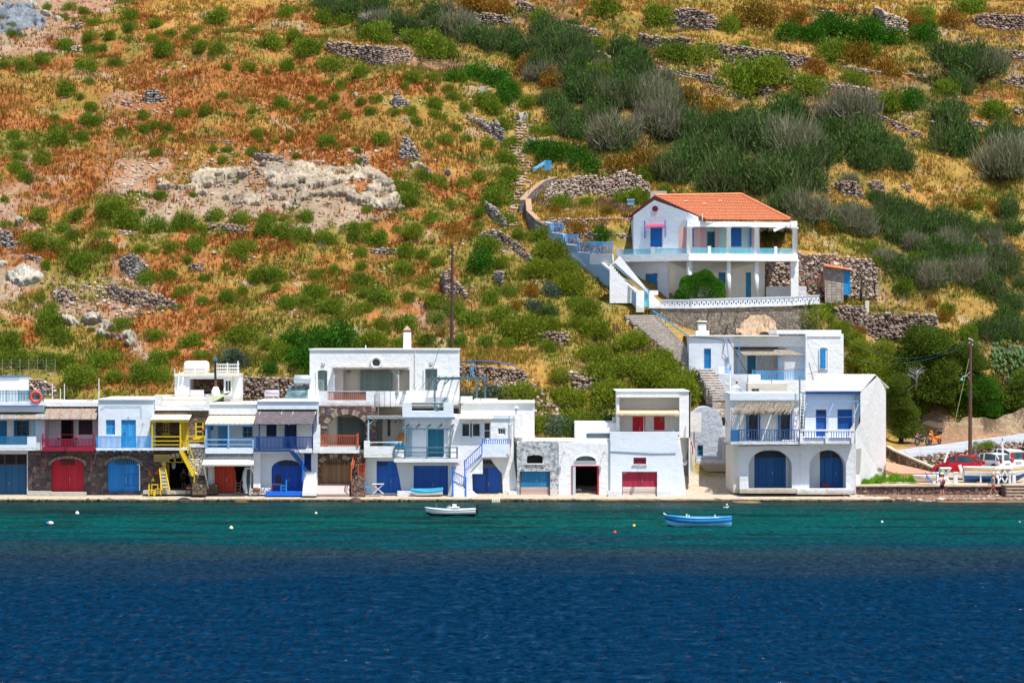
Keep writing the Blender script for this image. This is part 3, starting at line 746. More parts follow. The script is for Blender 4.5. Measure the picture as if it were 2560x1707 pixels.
def table(u,v,Y,mat,label,w=.7,d=.7,h=.72,cross=False,group=None):
    c=W(u,v,Y);t=thing('table',label,'table',tuple(c),group)
    MB().wbox(c.x-w/2,c.x+w/2,c.y-d/2,c.y+d/2,c.z+h-.03,c.z+h).build('tabletop',mat,t)
    for s_ in (-1,1):
        if cross:
            MB().wbar(c+Vector((-w*.45,s_*d*.4,0)),c+Vector((w*.45,s_*d*.4,h-.03)),.04).build('leg',mat,t);MB().wbar(c+Vector((w*.45,s_*d*.36,0)),c+Vector((-w*.45,s_*d*.36,h-.03)),.04).build('leg',mat,t)
        else:
            for q in (-1,1): MB().wbar(c+Vector((q*w*.44,s_*d*.42,0)),c+Vector((q*w*.44,s_*d*.42,h-.03)),.045).build('leg',mat,t)
    return t
chair(75,1410,198.6,YEL,'yellow wooden chair standing at the water side of the yellow taverna',face=1)
chair(140,1398,199.2,YEL,'yellow chair behind the first yellow chair, by the stone wall',face=-1)
table(108,1392,199.3,YEL,'small yellow table loaded with goods between two yellow chairs',.5,.5)
o=MB().wbox(*[0]*6) if False else None
t=thing('menu_board','leaning yellow menu board with white lines of writing beside the taverna door','sign',tuple(W(200,1355,199.2)))
MB().panel([(175,1352,199.0),(250,1350,199.0),(205,1135,199.5),(150,1138,199.5)],.05).build('board',boards(S(150,126,60),'brown_menu_board',3),t)
m=MB();[m.panel([(176+(-i)*4.0+6,1330-i*34,198.98+i*.075),(232-i*5.3,1330-i*34,198.98+i*.075),(229-i*5.3,1312-i*34,199.0+i*.075),(174-i*4.0+6,1312-i*34,199.0+i*.075)],.012) for i in range(5)];m.build('writing',paint(S(190,186,160),'menu_paper',.8,.5,scale=14),t)
m=MB();m.bar((175,1355,198.97),(150,1138,199.45),.07);m.bar((250,1352,198.97),(206,1135,199.45),.07);m.bar((150,1137,199.45),(206,1135,199.45),.07);m.build('board_frame',YEL,t)
t=thing('hanging_sign','faded yellow wooden sign above the taverna wall','sign',tuple(W(172,1040,199.9)));MB().box(96,1004,250,1075,199.86,199.96).build('board',boards(S(170,146,90),'faded_sign_boards',.3,2,worn=.5),t)
MB().box(96,1004,250,1010,199.83,199.86).build('board_frame',YEL,t)
for i,(u_,v_,cc,lb) in enumerate(((55,1180,S(230,60,20),'red triangular hanging ornament on the stone wall left of the taverna'),(88,1245,S(220,180,30),'yellow cloth hanging above the yellow chairs'),(130,1175,S(205,60,50),'small red pennant hanging near the menu board'))):
    o=MB().panel([(u_-20,v_+18,199.8),(u_+20,v_+18,199.8),(u_,v_-22,199.8)],.04).build('hanging_ornament',paint(cc,'bright_cloth'));tag(o,lb,'ornament')
o=MB().ball(W(290,1112,201),.16,8,6,(1,.4,1.6)).build('lantern',paint(S(210,210,215),'white_paper'));tag(o,'white shell lantern hanging in the taverna doorway','lantern')
t=thing('stool','black stool with orange seat at the foot of the stone steps','stool',tuple(W(440,1395,198.7)))
c=W(440,1395,198.7);MB().wbox(c.x-.17,c.x+.17,c.y-.17,c.y+.17,c.z+.46,c.z+.5).build('seat',ORNG,t)
for sx_ in (-1,1):
    for sy_ in (-1,1): MB().wbar(c+Vector((sx_*.15,sy_*.15,.46)),c+Vector((sx_*.19,sy_*.19,0)),.03).build('leg',BLACKP,t)
o=MB().ball(W(448,1318,199.0),.26,9,6,(1.1,.7,.8)).build('bag',BLACKP);tag(o,'black bag hanging over the stool by the stone steps','bag')
t=thing('flower_basket','hanging basket of red flowers at the right of the yellow window','flowers',tuple(W(590,780,199.9)));MB().lathe(W(590,802,199.9),[(.08,-.12),(.16,.02)],8).build('pot',paint(S(110,60,40),'clay'),t)
m=MB();[m.ball(W(590+rnd.uniform(-16,16),775+rnd.uniform(-16,16),199.9),.07,6,4) for _ in range(16)];m.build('blossom',paint(S(190,20,40),'red_petals'),t)

# rooftop kitchen behind (sheet 2)
T=house('rooftop_kitchen','open fronted white kitchen hut on the roof with pale green side wall','building',540,420,205)
wall(T,rect(300,236,862,416),[rect(446,264,782,412),rect(792,272,858,392)],205,205.3,WH)
window(T,792,272,858,392,205.1,WPAINT,2,1);body(T,446,262,784,414,208,208.1,RUB,'back_wall')
body(T,300,236,446,500,205.3,208.1,WH);body(T,782,236,935,500,205.31,208.1,WH)
MB().panel([(862,236,205),(942,214,207.5),(942,500,207.5),(655,500,205.0),(655,430,205.0),(862,392,205)],.1).build('wall',whitewash(S(205,215,170),'pale_green_wash',.3),T)
MB().box(306,212,930,238,204.7,208.3).build('roof',CREAM,T)
MB().tube([(700,372,203.9),(700,80,203.9)],.09,10).build('stove_pipe',BLACKP,T);MB().lathe(W(698,80,203.9),[(.14,-.06),(.14,.16),(.05,.22)],10).build('pipe_cap',paint(S(60,90,150),'blue_cap'),T)
MB().tube([(702,372,203.88),(702,275,203.88)],.095,10).build('pipe_joint',RUST,T)
MB().lathe(W(703,420,203.9),[(.33,0),(.33,.28),(.2,.55),(.16,.62)],14).build('pipe_base',WHCL,T)
t=thing('ladder','white wooden ladder leaning on the front of the rooftop kitchen','ladder',tuple(W(350,400,204.5)))
m=MB();m.bar((326,402,204.2),(348,190,204.9),.05);m.bar((370,402,204.2),(390,190,204.9),.05);m.build('side_rail',WPAINT,t)
m=MB();[m.bar((326+22*f,402-212*f,204.2+.7*f),(370+20*f,402-212*f,204.2+.7*f),.045) for f in [(i+.5)/8 for i in range(8)]];m.build('rung',WPAINT,t)
T=thing('water_tank','large white plastic water tank lying on the rooftop kitchen','tank',tuple(W(515,205,207)))
a=W(392,152,207.2);b=W(640,150,207.2);L=b.x-a.x;MB().lathe((a.x,a.y,(a.z+b.z)/2),[(.3,0),(.46,.08),(.52,.25),(.52,L-.25),(.46,L-.08),(.3,L)],20,'x').build('tank_shell',paint((.72,.70,.64),'white_plastic',.4,.08),T,True)
MB().box(400,196,630,212,206.7,207.6).build('cradle',CONC,T)
T=thing('roof_fence','white wooden fence in front of the water tank and along the kitchen roof','fence',tuple(W(650,210,206)))
m=MB()
for u_ in (500,612): m.bar((u_,108,206),(u_,210,206),.09)
for u_ in (708,818,922): m.bar((u_,105 if u_ < 900 else 88,206),(u_,212,206),.1)
m.build('post',WPAINT,T)
m=MB()
for v_ in (122,155,190): m.bar((395,v_,206),(620,v_,206),.07)
for v_ in (120,156,188): m.bar((700,v_,206),(935,v_,206),.07)
for u_ in range(716,930,17): m.bar((u_,120,206.05),(u_,205,206.05),.045)
m.build('rail',WPAINT,T)
MB().bar((303,160,205.5),(303,240,205.5),.05).build('post',WPAINT,T)
for i,u_ in enumerate((370,520)):
    c=W(u_,470,201.6);t=thing('patio_chair','white plastic chair on the yellow house roof terrace, %s' % ('below the ladder' if i == 0 else 'below the dark kitchen opening'),'chair',tuple(W(u_,514,201.6)))
    MB().wbox(c.x-.5,c.x+.5,c.y,c.y+.06,c.z-.2,c.z+.75).build('backrest',WPAINT,t);MB().wbox(c.x-.5,c.x+.5,c.y-.5,c.y,c.z-.28,c.z-.2).build('seat',WPAINT,t)
    for q in (-.45,.45): MB().wbar((c.x+q,c.y-.45,c.z-.25),(c.x+q,c.y-.45,c.z-.62),.05).build('leg',WPAINT,t)
o=MB().lathe(W(372,405,204),[(.3,0),(.32,.3),(.22,.55),(.05,.62)],12).build('covered_stove',WPAINT,None,True);tag(o,'white covered round bundle in the kitchen opening by the ladder','bundle')

# H5 : pale blue house with cream awning and orange door
T=house('boathouse','pale blue house with cream board awning, white metal canopy and orange-red boat door','house',830,1380,200)
wall(T,rect(606,990,1072,1400),[arch(690,1040,1052,1384,60)],200.4,201.0,WHD)
body(T,606,1000,1072,1395,202.2,208,WHD);body(T,690,1030,1052,1390,202.0,202.2,DARK,'room')
door(T,arch(690,1050,900,1372,170),200.6,boards(S(196,52,16),'orange_red_boards',.3,worn=.1),2)
MB().box(625,1110,668,1395,199.9,200.4).build('pillar',WHD,T)
o=awning(T,(598,1076,992,200.3),(570,1072,1108,198.3),RIB,.05,name='canopy');MB().bar((572,1112,198.3),(1072,1112,198.3),.08).build('beam',paint(S(170,150,130),'old_timber'),T)
for a,b in (((585,1115,198.4),(632,1345,199.6)),((1050,1115,198.4),(1068,1180,199.9)),((600,1120,198.5),(690,1120,200.2))): MB().bar(a,b,.08).build('strut',WPAINT,T)
MB().box(600,1300,718,1395,199.5,200.3).build('boulder_pedestal',ST4,T)
wall(T,rect(600,936,1072,994),[],198.9,199.05,WHB,'balcony_wall');MB().box(600,960,1072,992,199.05,202).build('balcony_slab',WH,T)
wall(T,rect(606,640,1072,990),[rect(722,722,826,960),rect(966,726,1066,838)],201.6,202.2,WHB)
body(T,606,510,1072,1000,202.25,208,WHB)
door(T,rect(722,722,826,960),201.75,boards(S(90,160,205),'faded_blue_boards',.12),2);window(T,966,726,1066,838,201.65,CYANP,2,2);shutter(T,640,722,680,765,201.5,CYANB,1)
body(T,600,700,618,960,199.0,201.6,PALEP,'side_post')
rail(T,[(606,857,198.95),(828,857,198.95),(1070,857,198.95)],.6,PALEP,1,.1,mids=(.6,),bottom=False)
MB().bar((828,710,198.95),(828,940,198.95),.1).build('post',PALEP,T)
awning(T,(644,1106,606,201.2),(598,1070,708,198.9),CREAMSH,.05,beams=9,bmat=paint(S(190,165,130),'batten'),plen=0)
MB().bar((600,712,198.95),(1072,712,198.95),.08).build('beam',PALEP,T)
wall(T,rect(634,508,1110,612),[],200.6,201.3,WHB,'wall','pale blue parapet band');body(T,630,504,1110,514,200.5,208,WHCL,'roof_cornice')
t=thing('ladder','short wooden ladder leaning beside the orange boat door','ladder',tuple(W(920,1388,200)))
m=MB();m.bar((892,1388,199.8),(902,1255,200.5),.04);m.bar((940,1388,199.8),(950,1255,200.5),.04);m.build('side_rail',paint(S(180,130,110),'pinkish_timber'),t)
m=MB();[m.bar((893+9*f,1385-130*f,199.8+.7*f),(941+9*f,1385-130*f,199.8+.7*f),.035) for f in (.12,.35,.58,.8)];m.build('rung',paint(S(180,130,110),'pinkish_timber'),t)
t=thing('upright_boat','small white and dark dinghy stored upright under the white canopy','boat',tuple(W(1010,1390,200)))
m=MB();pts=[(985,1132,199.9),(968,1180,199.8),(958,1250,199.7),(964,1320,199.7),(985,1388,199.8),(1032,1388,199.9),(1040,1260,199.95),(1040,1132,200.0)]
m.panel(pts,.3);m.build('hull',paint(S(190,205,205),'chalky_hull'),t)
MB().panel([(1012,1150,199.55),(1004,1250,199.5),(1014,1375,199.55),(1036,1375,199.6),(1040,1150,199.7)],.03).build('hull_bottom',paint(S(50,50,48),'dark_hull'),t)
MB().ball(W(962,1278,199.55),.12,8,5).build('hull_knob',BLACKP,t)
o=MB().ball(W(1100,1348,199.2),.26,9,6,(1.2,.7,.7)).build('net_bundle',paint(S(120,66,50),'brown_net'));tag(o,'brown fishing net bundle on the white stones by the navy house','net')
o=MB().box(1030,1340,1120,1398,199.2,199.9).box(1120,1330,1238,1394,199.3,199.9).build('stone_bench',masonry([S(225,225,220),S(200,195,190),S(215,210,205)],S(130,120,110),3.4,'whitewashed_stones'));tag(o,'low bench of whitewashed stones left of the blue platform','bench')
# H6 : navy house
T=house('boathouse','white house with navy balcony and railing, grey reed awning and royal blue arched door','house',1390,1370,200)
NV=paint(S(6,50,126),'navy_gloss',.45);NVB=boards(S(0,66,172),'royal_blue_boards',.2)
wall(T,rect(1072,975,1700,1400),[rect(1142,992,1640,1372)],199.6,200.2,WH)
wall(T,rect(1142,985,1640,1400),[arch(1250,1055,1555,1374,90),rect(1570,992,1638,1162)],200.2,200.8,WH)
d=door(T,arch(1250,1055,1555,1374,90),200.4,NVB,3,ledges=(.2,))
m=MB();[m.box(u_,1062 if 1350 < u_ < 1480 else 1076,u_+38,1112,200.34,200.39) for u_ in (1325,1372,1422,1475)];m.build('transom',BLACKP,d);MB().box(1285,1205,1340,1282,200.34,200.39).build('hatch',BLACKP,d)
door(T,rect(1570,992,1638,1162),200.4,NAVYB,3,handle=False)
body(T,1072,1000,1700,1395,200.8,208,WH)
MB().box(1072,958,1655,985,198.8,201.6).build('balcony_slab',WH,T);MB().box(1070,955,1440,975,198.74,198.8).build('fascia',NV,T)
wall(T,rect(1072,620,1700,958),[rect(1200,700,1300,826),rect(1392,700,1496,952)],201.6,202.2,WH)
body(T,1108,490,1700,990,202.3,208,WHB)
shutter(T,1200,700,1300,826,201.7,boards(S(12,34,92),'dark_navy_boards',.1),2);door(T,rect(1392,700,1496,952),201.8,boards(S(10,28,80),'dark_navy_door',.12),2);shutter(T,1374,712,1396,945,201.4,NAVYB,1)
rail(T,[(1106,832,198.85),(1370,832,198.85),(1650,832,198.85)],.86,NV,20,.07,.035)
MB().bar((1066,830,198.85),(1110,834,198.85),.06).build('hand_rail',NV,T)
for u_ in (1130,1655): MB().bar((u_,700,198.95),(u_,955,198.95),.1).build('post',NV,T)
awning(T,(1115,1700,556,201.2),(1068,1650,712,198.8),REEDD,.06,plen=0)
for u_,w_ in ((1125,0),(1340,0),(1450,0),(1672,0)): MB().bar((u_+24,553,201.15),(u_-30,712,198.75),.05).build('rafter',paint(S(190,186,184),'grey_batten'),T)
wall(T,rect(1104,482,1704,560),[],200.6,201.3,WHB,'wall','pale blue parapet of the navy house');body(T,1100,476,1710,486,200.5,208,WHCL,'roof_cornice')
m=MB();a=W(1440,970,198.7);b=W(1592,1165,198.7);m.wbar(a,b,.05,.24);m.wbar(a+Vector((0,.8,0)),b+Vector((0,.8,0)),.05,.24);o=m.build('staircase',NV,T)
m=MB();[m.wbox(a.lerp(b,(i+.5)/8).x-.16,a.lerp(b,(i+.5)/8).x+.16,a.y,a.y+.8,a.lerp(b,(i+.5)/8).z-.02,a.lerp(b,(i+.5)/8).z+.03) for i in range(8)];m.build('tread',NV,o)
m=MB();h1=W(1430,835,198.65);h2=W(1560,1048,198.65);m.wbar(h1,h2,.05)
for i in range(9): p=h1.lerp(h2,i/8);q=a.lerp(b,i/8);m.wbar(p,Vector((p.x,198.65,q.z)),.03)
m.build('hand_rail',NV,o)
MB().bar((1560,1048,198.6),(1552,1260,198.6),.07).build('post',BLUEP,o)
m=MB()
for i in range(6): m.box(1575-5*i,1178+i*38,1690,1408,199.3-.3*i,199.6 if i == 0 else 199.3-.3*(i-1))
m.build('steps',whitewash((.78,.78,.77),'white_steps',.5),T)
t=thing('platform','bright blue wooden platform in front of the royal blue arched door','platform',tuple(W(1370,1400,199)));MB().box(1192,1368,1545,1408,198.4,199.55).build('deck',boards(S(0,84,216),'bright_blue_boards',.2,0,.05),t)
table(1300,1366,199.1,paint(S(120,60,60),'reddish_table'),'dark red folding table on the blue platform',.7,.5,.55)
chair(1370,1366,199.0,CYANP,'light blue chair on the blue platform',face=-1)
# solar heaters
def solar(u0,v0,u1,v1,Y,tank,lab,panel=True):
    T=thing('solar_heater',lab,'solar heater',tuple(W((u0+u1)/2,v1,Y)))
    a=W(tank[0],tank[1],Y+.6);b=W(tank[2],tank[1],Y+.6);r=tank[3];L=b.x-a.x
    MB().lathe((a.x,a.y,a.z),[(r*.6,0),(r,.06),(r,L-.06),(r*.6,L)],16,'x').build('tank',paint(S(200,205,208),'brushed_tank',.3,.1,metal=.4),T,True)
    if panel:
        MB().panel([(u0,v1,Y),(u1-20,v1,Y),(u1,v0,Y+.9),(u0+45,v0,Y+.9)],.06).build('panel',glass((.10,.16,.17)),T)
        MB().bar(((u0+u1)/2,v1+14,Y-.05),((u0+u1)/2,v0+20,Y+.85),.05).build('panel_frame',WPAINT,T);MB().bar((u0,v1+3,Y-.03),(u1-20,v1+3,Y-.03),.06).build('panel_frame',WPAINT,T)
    for q in (tank[0]+20,tank[2]-20): MB().bar((q,tank[1]+10,Y+.6),(q,v1+30,Y+.6),.06).build('leg',METAL,T)
    return T
T=solar(1180,385,1330,440,203,(1182,404,1328,.26),'small grey horizontal boiler tank with pink lettering on the navy house roof',False)
m=MB()
for i in range(11):
    u_=1196+i*11;m.bar((u_,398,203.33),(u_+(3 if i % 2 else 0),411,203.33),.05)
    if i % 3 != 1: m.bar((u_,398+6*(i % 2),203.33),(u_+7,398+6*(i % 2),203.33),.04)
m.build('lettering',paint(S(214,120,150),'faded_pink_letters'),T)
T=solar(1378,335,1640,455,203,(1470,270,1640,.36),'solar water heater with sloping glass panel left of the big white villa')
# ------------------------------------------------------------------ waterfront row, middle
fr(*Z3)
# H7 boathouse under the villa
T=house('boathouse','stone arched boathouse with bare wooden boat door and orange-brown balcony rail','house',240,1400,200)
wall(T,rect(60,1085,500,1440),[arch(137,1130,385,1334,70)],200,200.6,STONE_MX)
body(T,60,1060,500,1430,200.62,208,WHD)
m=MB()
for i in range(13):
    a0=math.pi-math.pi*(i+.06)/13;a1=math.pi-math.pi*(i+.94)/13
    q=lambda t,g: (261+(126+g)*math.cos(t),1200-(72+g)*math.sin(t),200.0)
    m.mi=i % 3;m.panel([q(a0,3),q(a1,3),q(a1,40),q(a0,40)],.06)
ARM=[paint(S(150,140,120),'pale_voussoir',.9,.3),paint(S(96,70,66),'dark_voussoir',.9,.3),paint(S(165,145,125),'tan_voussoir',.9,.3)]
m.build('arch_stone',ARM,T)
d=door(T,arch(137,1130,385,1334,70),200.3,WOODB,2,ledges=(.28,))
m=MB();[m.box(u_,1150,u_+9,1182,200.24,200.29) for u_ in range(180,350,20)];m.build('transom',BLACKP,d)
MB().panel([(105,1420,198.6),(370,1420,198.6),(370,1337,200.0),(105,1337,200.0)],-.4).build('ramp',whitewash(S(190,170,165),'pinkish_concrete',.4),T)
MB().box(75,1035,445,1086,198.9,202).build('balcony_slab',WH,T)
wall(T,[(75,1084),(75,935),(100,905),(106,856),(132,850),(132,1030),(132,1084)],[],198.7,198.9,WH,'balcony_wall')
rail(T,[(103,942,198.95),(440,942,198.95)],.84,ORNG,18,.07,.04)
MB().bar((438,925,198.9),(438,1035,198.9),.16).build('post',ORNG,T)
wall(T,rect(120,700,600,1060),[arch(195,775,505,1052,110)],200.8,201.2,STONE_MX)
m=MB()
for i in range(19):
    a0=math.pi-math.pi*(i+.06)/19;a1=math.pi-math.pi*(i+.94)/19
    q=lambda t,g: (350+(157+g)*math.cos(t),885-(112+g)*math.sin(t),200.8)
    m.mi=i % 3;m.panel([q(a0,3),q(a1,3),q(a1,46),q(a0,46)],.06)
m.build('arch_stone',ARM,T)
body(T,190,770,520,1060,202.6,203,CREAM,'porch_wall');shutter(T,272,796,502,1048,202.4,boards(S(84,92,90),'grey_green_shutter',.1),4)
m=MB();m.box(105,700,120,1060,200.8,203);m.build('wall',WHD,T)
# brown stair
m=MB()
for i in range(12):
    v_=1105+i*27.5;m.box(385 if i > 6 else 420,v_,500,1440,199.9-.14*i,200.05 if i == 0 else 199.9-.14*(i-1))
m.build('steps',masonry([S(95,60,55),S(130,100,85),S(80,55,55)],S(170,155,140),2.6,'red_brown_steps',(1,1,2.2)),T)
m=MB();m.bar((415,1075,199.7),(388,1190,198.4),.07);m.bar((388,1190,198.4),(385,1310,198.3),.08);m.bar((425,1090,199.7),(398,1215,198.4),.05);m.bar((445,1170,199.0),(443,1275,199.0),.07);m.bar((496,1165,199.2),(496,1275,199.2),.07);m.bar((445,1175,199.1),(496,1175,199.1),.05);m.bar((445,1270,199.1),(496,1270,199.1),.05)
[m.bar((u_,1175,199.1),(u_,1270,199.1),.03) for u_ in (458,471,484)];m.build('stair_railing',ORNG,T)

# the big white villa above
T=house('villa','large white cubic villa with round window, porthole ring and tall chimney above the row','house',650,660,203)
wall(T,rect(46,240,1262,720),[rect(110,408,194,580),rect(243,404,862,660),rect(990,402,1090,604),arch(560,318,618,376,29,16)],203.4,203.9,WHCL)
body(T,46,238,1262,900,205.4,210,WHCL);body(T,46,238,244,720,203.9,205.4,WHCL);body(T,862,238,1262,720,203.9,205.4,WHCL)
MB().box(40,234,1266,244,203.3,210.1).build('roof',WHCL,T)
m=MB();c=W(590,348,203.36);m.torus(c,.39,.09,28,8);m.build('round_window',WHCL,T,True);MB().lathe(c+Vector((0,.1,0)),[(.33,0),(.33,.05)],20,'y').build('pane',GL,T)
for a in ((111,410,193,578),(991,404,1089,602)): shutter(T,*a,203.55,GREYG,2)
for u0_,u1_,v0_ in ((98,204,395),(976,1102,380)):
    m=MB();m.slab(arch(u0_,v0_,u1_,600,16),[arch(u0_+14,v0_+14,u1_-14,599,10)],203.3,203.39);m.build('surround',WHCL,T)
body(T,243,404,320,660,204.4,204.5,whitewash((.74,.66,.64),'pinkish_wash',.1),'porch_wall');body(T,320,404,862,660,205.2,205.38,CREAM,'porch_wall')
m=MB();shutter(T,455,415,724,600,205.0,GREYG,6)
o=awning(T,(250,862,382,204.6),(228,850,398,202.4),REEDG,.07,beams=9,bmat=paint(S(190,196,196),'pale_pergola_paint'))
for u_ in (246,772):
    MB().bar((u_,398,202.6),(u_,585,202.6),.09).build('post',paint(S(190,196,196),'pale_pergola_paint'),T)
MB().bar((250,462,202.6),(300,408,202.6),.06).build('brace',paint(S(190,196,196),'pale_pergola_paint'),T);MB().bar((768,462,202.6),(712,408,202.6),.06).build('brace',paint(S(190,196,196),'pale_pergola_paint'),T)
wall(T,rect(120,580,592,706),[rect(190,584,507,654)],200.9,201.1,WHCL,'balcony_wall')
rail(T,[(190,586,201.0),(507,586,201.0)],.60,ORNG,20,.06,.04,ends=False);
MB().box(120,690,840,706,201.1,205.2).build('balcony_slab',WHCL,T)
m=MB();m.panel([(592,706,200.9),(612,710,200.8),(735,708,201.0),(838,700,202.3),(838,574,202.3),(735,578,201.0),(612,580,200.8),(592,580,200.9)],-.15);m.v=[];m.f=[];m.m=[]
cur=[(592,200.9),(620,200.75),(660,200.72),(700,200.8),(735,201.05),(775,201.5),(838,202.6)]
for (a,ya),(b,yb) in zip(cur[:-1],cur[1:]): m.panel([(a,706,ya),(b,706,yb),(b,580,yb),(a,580,ya)],.14)
m.build('balcony_wall',WHCL,T)
for u_ in (760,820): MB().box(u_-14,582,u_+12,608,200.9,201.2 if u_ < 800 else 202.0).build('wall_niche',paint(S(150,160,165),'grey_niche'),T)
wall(T,rect(32,565,120,668),[rect(80,575,118,605)],201.6,201.9,WHCL,'terrace_wall');wall(T,rect(838,575,1182,672),[],202.6,202.8,WHCL,'terrace_wall');body(T,838,640,1262,700,202.81,203.39,WHCL,'terrace_floor')
body(T,120,706,600,720,201.3,203.3,WHCL,'porch_ceiling')
wall(T,rect(600,704,835,1060),[rect(682,800,706,945),rect(600.5,800,640,1059)],202.4,202.9,CREAM,label='cream wall behind the middle porch');body(T,500,700,840,1120,203.45,208,CREAM)
body(T,595,680,610,790,200.9,202.4,WHCL)
T2=MB().box(811,100,873,246,204.7,205.3).build('chimney',WHCL,T);MB().box(813,82,871,102,204.72,205.28).build('chimney_top',paint(S(120,90,70),'brown_brick'),T2)
c0=W(842,82,205.0);MB().add([c0+Vector((x,y,0)) for x,y in ((-.3,-.3),(.3,-.3),(.3,.3),(-.3,.3))]+[c0+Vector((0,0,.36))],[(0,1,4),(1,2,4),(2,3,4),(3,0,4),(3,2,1,0)]).build('chimney_cap',paint(S(175,140,110),'terracotta_cap'),T2)
MB().tube([(504,236,204),(504,205,204)],.04).build('vent_pipe',WPAINT,T)
for u_,v_,Y_ in ((157,362,203.4),(370,430,205.2),(787,430,205.2),(1037,360,203.4)): lamp_round(T,u_,v_,Y_)
MB().tube([(905,250,203.35),(905,570,203.35)],.03,5).build('drain_pipe',CREAM,T)
# middle porch house
PB=paint(S(150,172,184),'pale_slate_paint')
T=house('boathouse','narrow white house with royal blue boat door and grey pergola porch beside the stone steps','house',640,1410,200)
wall(T,rect(498,1110,822,1440),[[(592,1412),(592,1150),(735,1150),(752,1160),(780,1290),(798,1412)]],200.1,200.6,WH)
d=door(T,[(592,1412),(592,1150),(735,1150),(752,1160),(780,1290),(798,1412)],200.3,BLUE,2,ledges=(.05,.33))
m=MB();[m.box(u_,1158,u_+6,1188,200.24,200.29) for u_ in range(602,680,12)];m.build('transom',BLACKP,d);m=MB();[m.box(*b,200.25,200.295) for b in ((690,1268,748,1272),(690,1272,693,1400))];m.build('wicket',NAVY,d)
body(T,498,1060,822,1430,200.6,203.45,WHD)
MB().box(490,1098,742,1120,198.9,201).build('balcony_slab',WH,T);wall(T,rect(490,1030,742,1100),[],198.9,199.1,WH,'balcony_wall');wall(T,rect(490,985,538,1030),[],198.9,199.1,WH,'balcony_wall');MB().bar((536,998,198.98),(802,994,198.98),.09,.06).build('hand_rail',WPAINT,T)
awning(T,(512,806,778,202.4),(512,806,790,199.6),REEDG,.06);MB().bar((515,800,199.5),(806,800,199.5),.14,.1).build('beam',PB,T)
m=MB();[m.bar((u_,795,199.3),(u_,780,202.3),.09) for u_ in range(530,810,50)];m.build('rafter',PB,T)
for u_ in (526,): MB().bar((u_,790,199.6),(u_,990,199.2),.11).build('post',PB,T)
for u_ in (606,): MB().bar((u_,800,201.6),(u_,1030,201.6),.09).build('post',SLATE,T)
MB().bar((532,850,199.55),(575,812,199.55),.07).build('brace',PB,T);MB().bar((610,845,201.6),(645,812,201.6),.07).build('brace',SLATE,T)
wall(T,rect(538,860,580,1030),[],202.0,202.3,STONE_MX)
hook_lamp(T,752,820,202.3,1.2)
t=thing('covered_scooter','turquoise and dark covered dinghy resting on the middle porch behind the rail','boat',tuple(W(740,1030,199.8)));MB().ball(W(740,1022,199.9),.34,14,7,(2.3,.9,.95)).build('cover',paint(S(10,110,150),'turquoise_cover',.4,.4),t,True);MB().ball(W(715,1030,199.7),.25,10,6,(1.6,.8,.8)).build('opening',BLACKP,t)
o=MB().ball(W(800,975,201.2),.34,12,7,(1,.8,1.6)).build('wicker_basket',paint(S(190,120,50),'wicker',.8,.3));tag(o,'tall orange wicker basket on the middle porch','basket')
t=chair(522,1415,198.9,CYANP,'light blue stackable plastic chair left of the white folding table',face=1)
t=table(606,1418,198.9,WPAINT,'white folding table with crossed legs before the royal blue door',.85,.6,.74,cross=True)
# H8 slate balcony house
T=house('boathouse','pale blue house with slate grey balcony railing, teal door and roof pergola','house',1030,1440,199.6)
wall(T,[(745,1445),(800,1395),(755,1160),(1215,1160),(1215,1445)],[rect(895,1188,1176,1438)],199.9,200.5,whitewash(S(196,200,204),'greyish_wash',.4));wall(T,rect(762,1395,895,1448),[],199.2,199.9,WHD,'plinth')
d=door(T,rect(895,1188,1176,1438),200.3,boards(S(6,66,160),'deep_blue_boards',.17),4);m=MB();[m.box(u_,1192,u_+12,1214,200.24,200.29) for u_ in range(905,1170,22)];m.build('transom',paint(S(40,110,190),'mid_blue_paint'),d)
body(T,822,1165,1215,1435,200.65,208,WHB);body(T,800,801,1215,1165,202.2,208,WHB)
MB().box(735,1130,1255,1160,198.7,202).build('balcony_slab',WH,T)
rail(T,[(740,1040,198.8),(822,1040,198.8),(1005,1040,198.8),(1188,1040,198.8),(1250,1040,198.8)],.8,SLATE,1,.08,mids=(.45,))
wall(T,rect(822,800,1240,1140),[rect(1012,886,1142,1128)],201.6,202.2,WHB,label='pale blue upper wall');wall(T,rect(828,880,880,1132),[],201.5,201.6,boards(S(150,185,205),'pale_shutter',.1),'shutter')
door(T,rect(1012,886,1142,1128),201.75,boards(S(20,112,140),'teal_door_boards',.15),2,frame=TEALP)
for u_ in (826,1005,1194): MB().bar((u_,880,199.6),(u_,1130,199.0),.09).build('post',SLATE,T)
MB().bar((820,888,199.7),(1200,888,199.7),.09).build('beam',SLATE,T)
for u_ in (855,945,1035,1125,1220): MB().bar((u_,852,201.4),(u_-50,892,199.2),.1).build('rafter',SLATE,T)
wall(T,rect(804,672,1220,800),[rect(880,676,1140,745)],200.4,200.7,WHB,'parapet','pale blue roof parapet');MB().box(804,746,1215,800,200.71,208).build('roof',WH,T);MB().box(808,792,1232,808,200.2,200.4).build('trim',paint(S(110,130,150),'blue_grey_trim'),T)
for v_ in (681,716): MB().bar((878,v_,200.5),(1142,v_,200.5),.1).build('roof_rail',SLATE,T)
T=thing('pergola','slate grey timber pergola with crossbeams standing on the flat roof','pergola',tuple(W(1200,745,202)))
for a,b in ((1068,202.0),(1135,204.4),(1480,202.0),(1412,204.4)): MB().bar((a,470,b),(a,745 if a < 1200 else 640,b),.13).build('post',SLATE,T)
for Y_ in (202.0,204.4): MB().bar((1045,478 if Y_ < 203 else 478,Y_),(1500,472,Y_),.12,.2).build('beam',SLATE,T)
m=MB();[m.bar((u_,462,201.6),(u_,462,204.9),.06,.14) for u_ in range(1050,1500,56)];m.build('crossbeam',paint(S(130,146,150),'light_slate'),T)
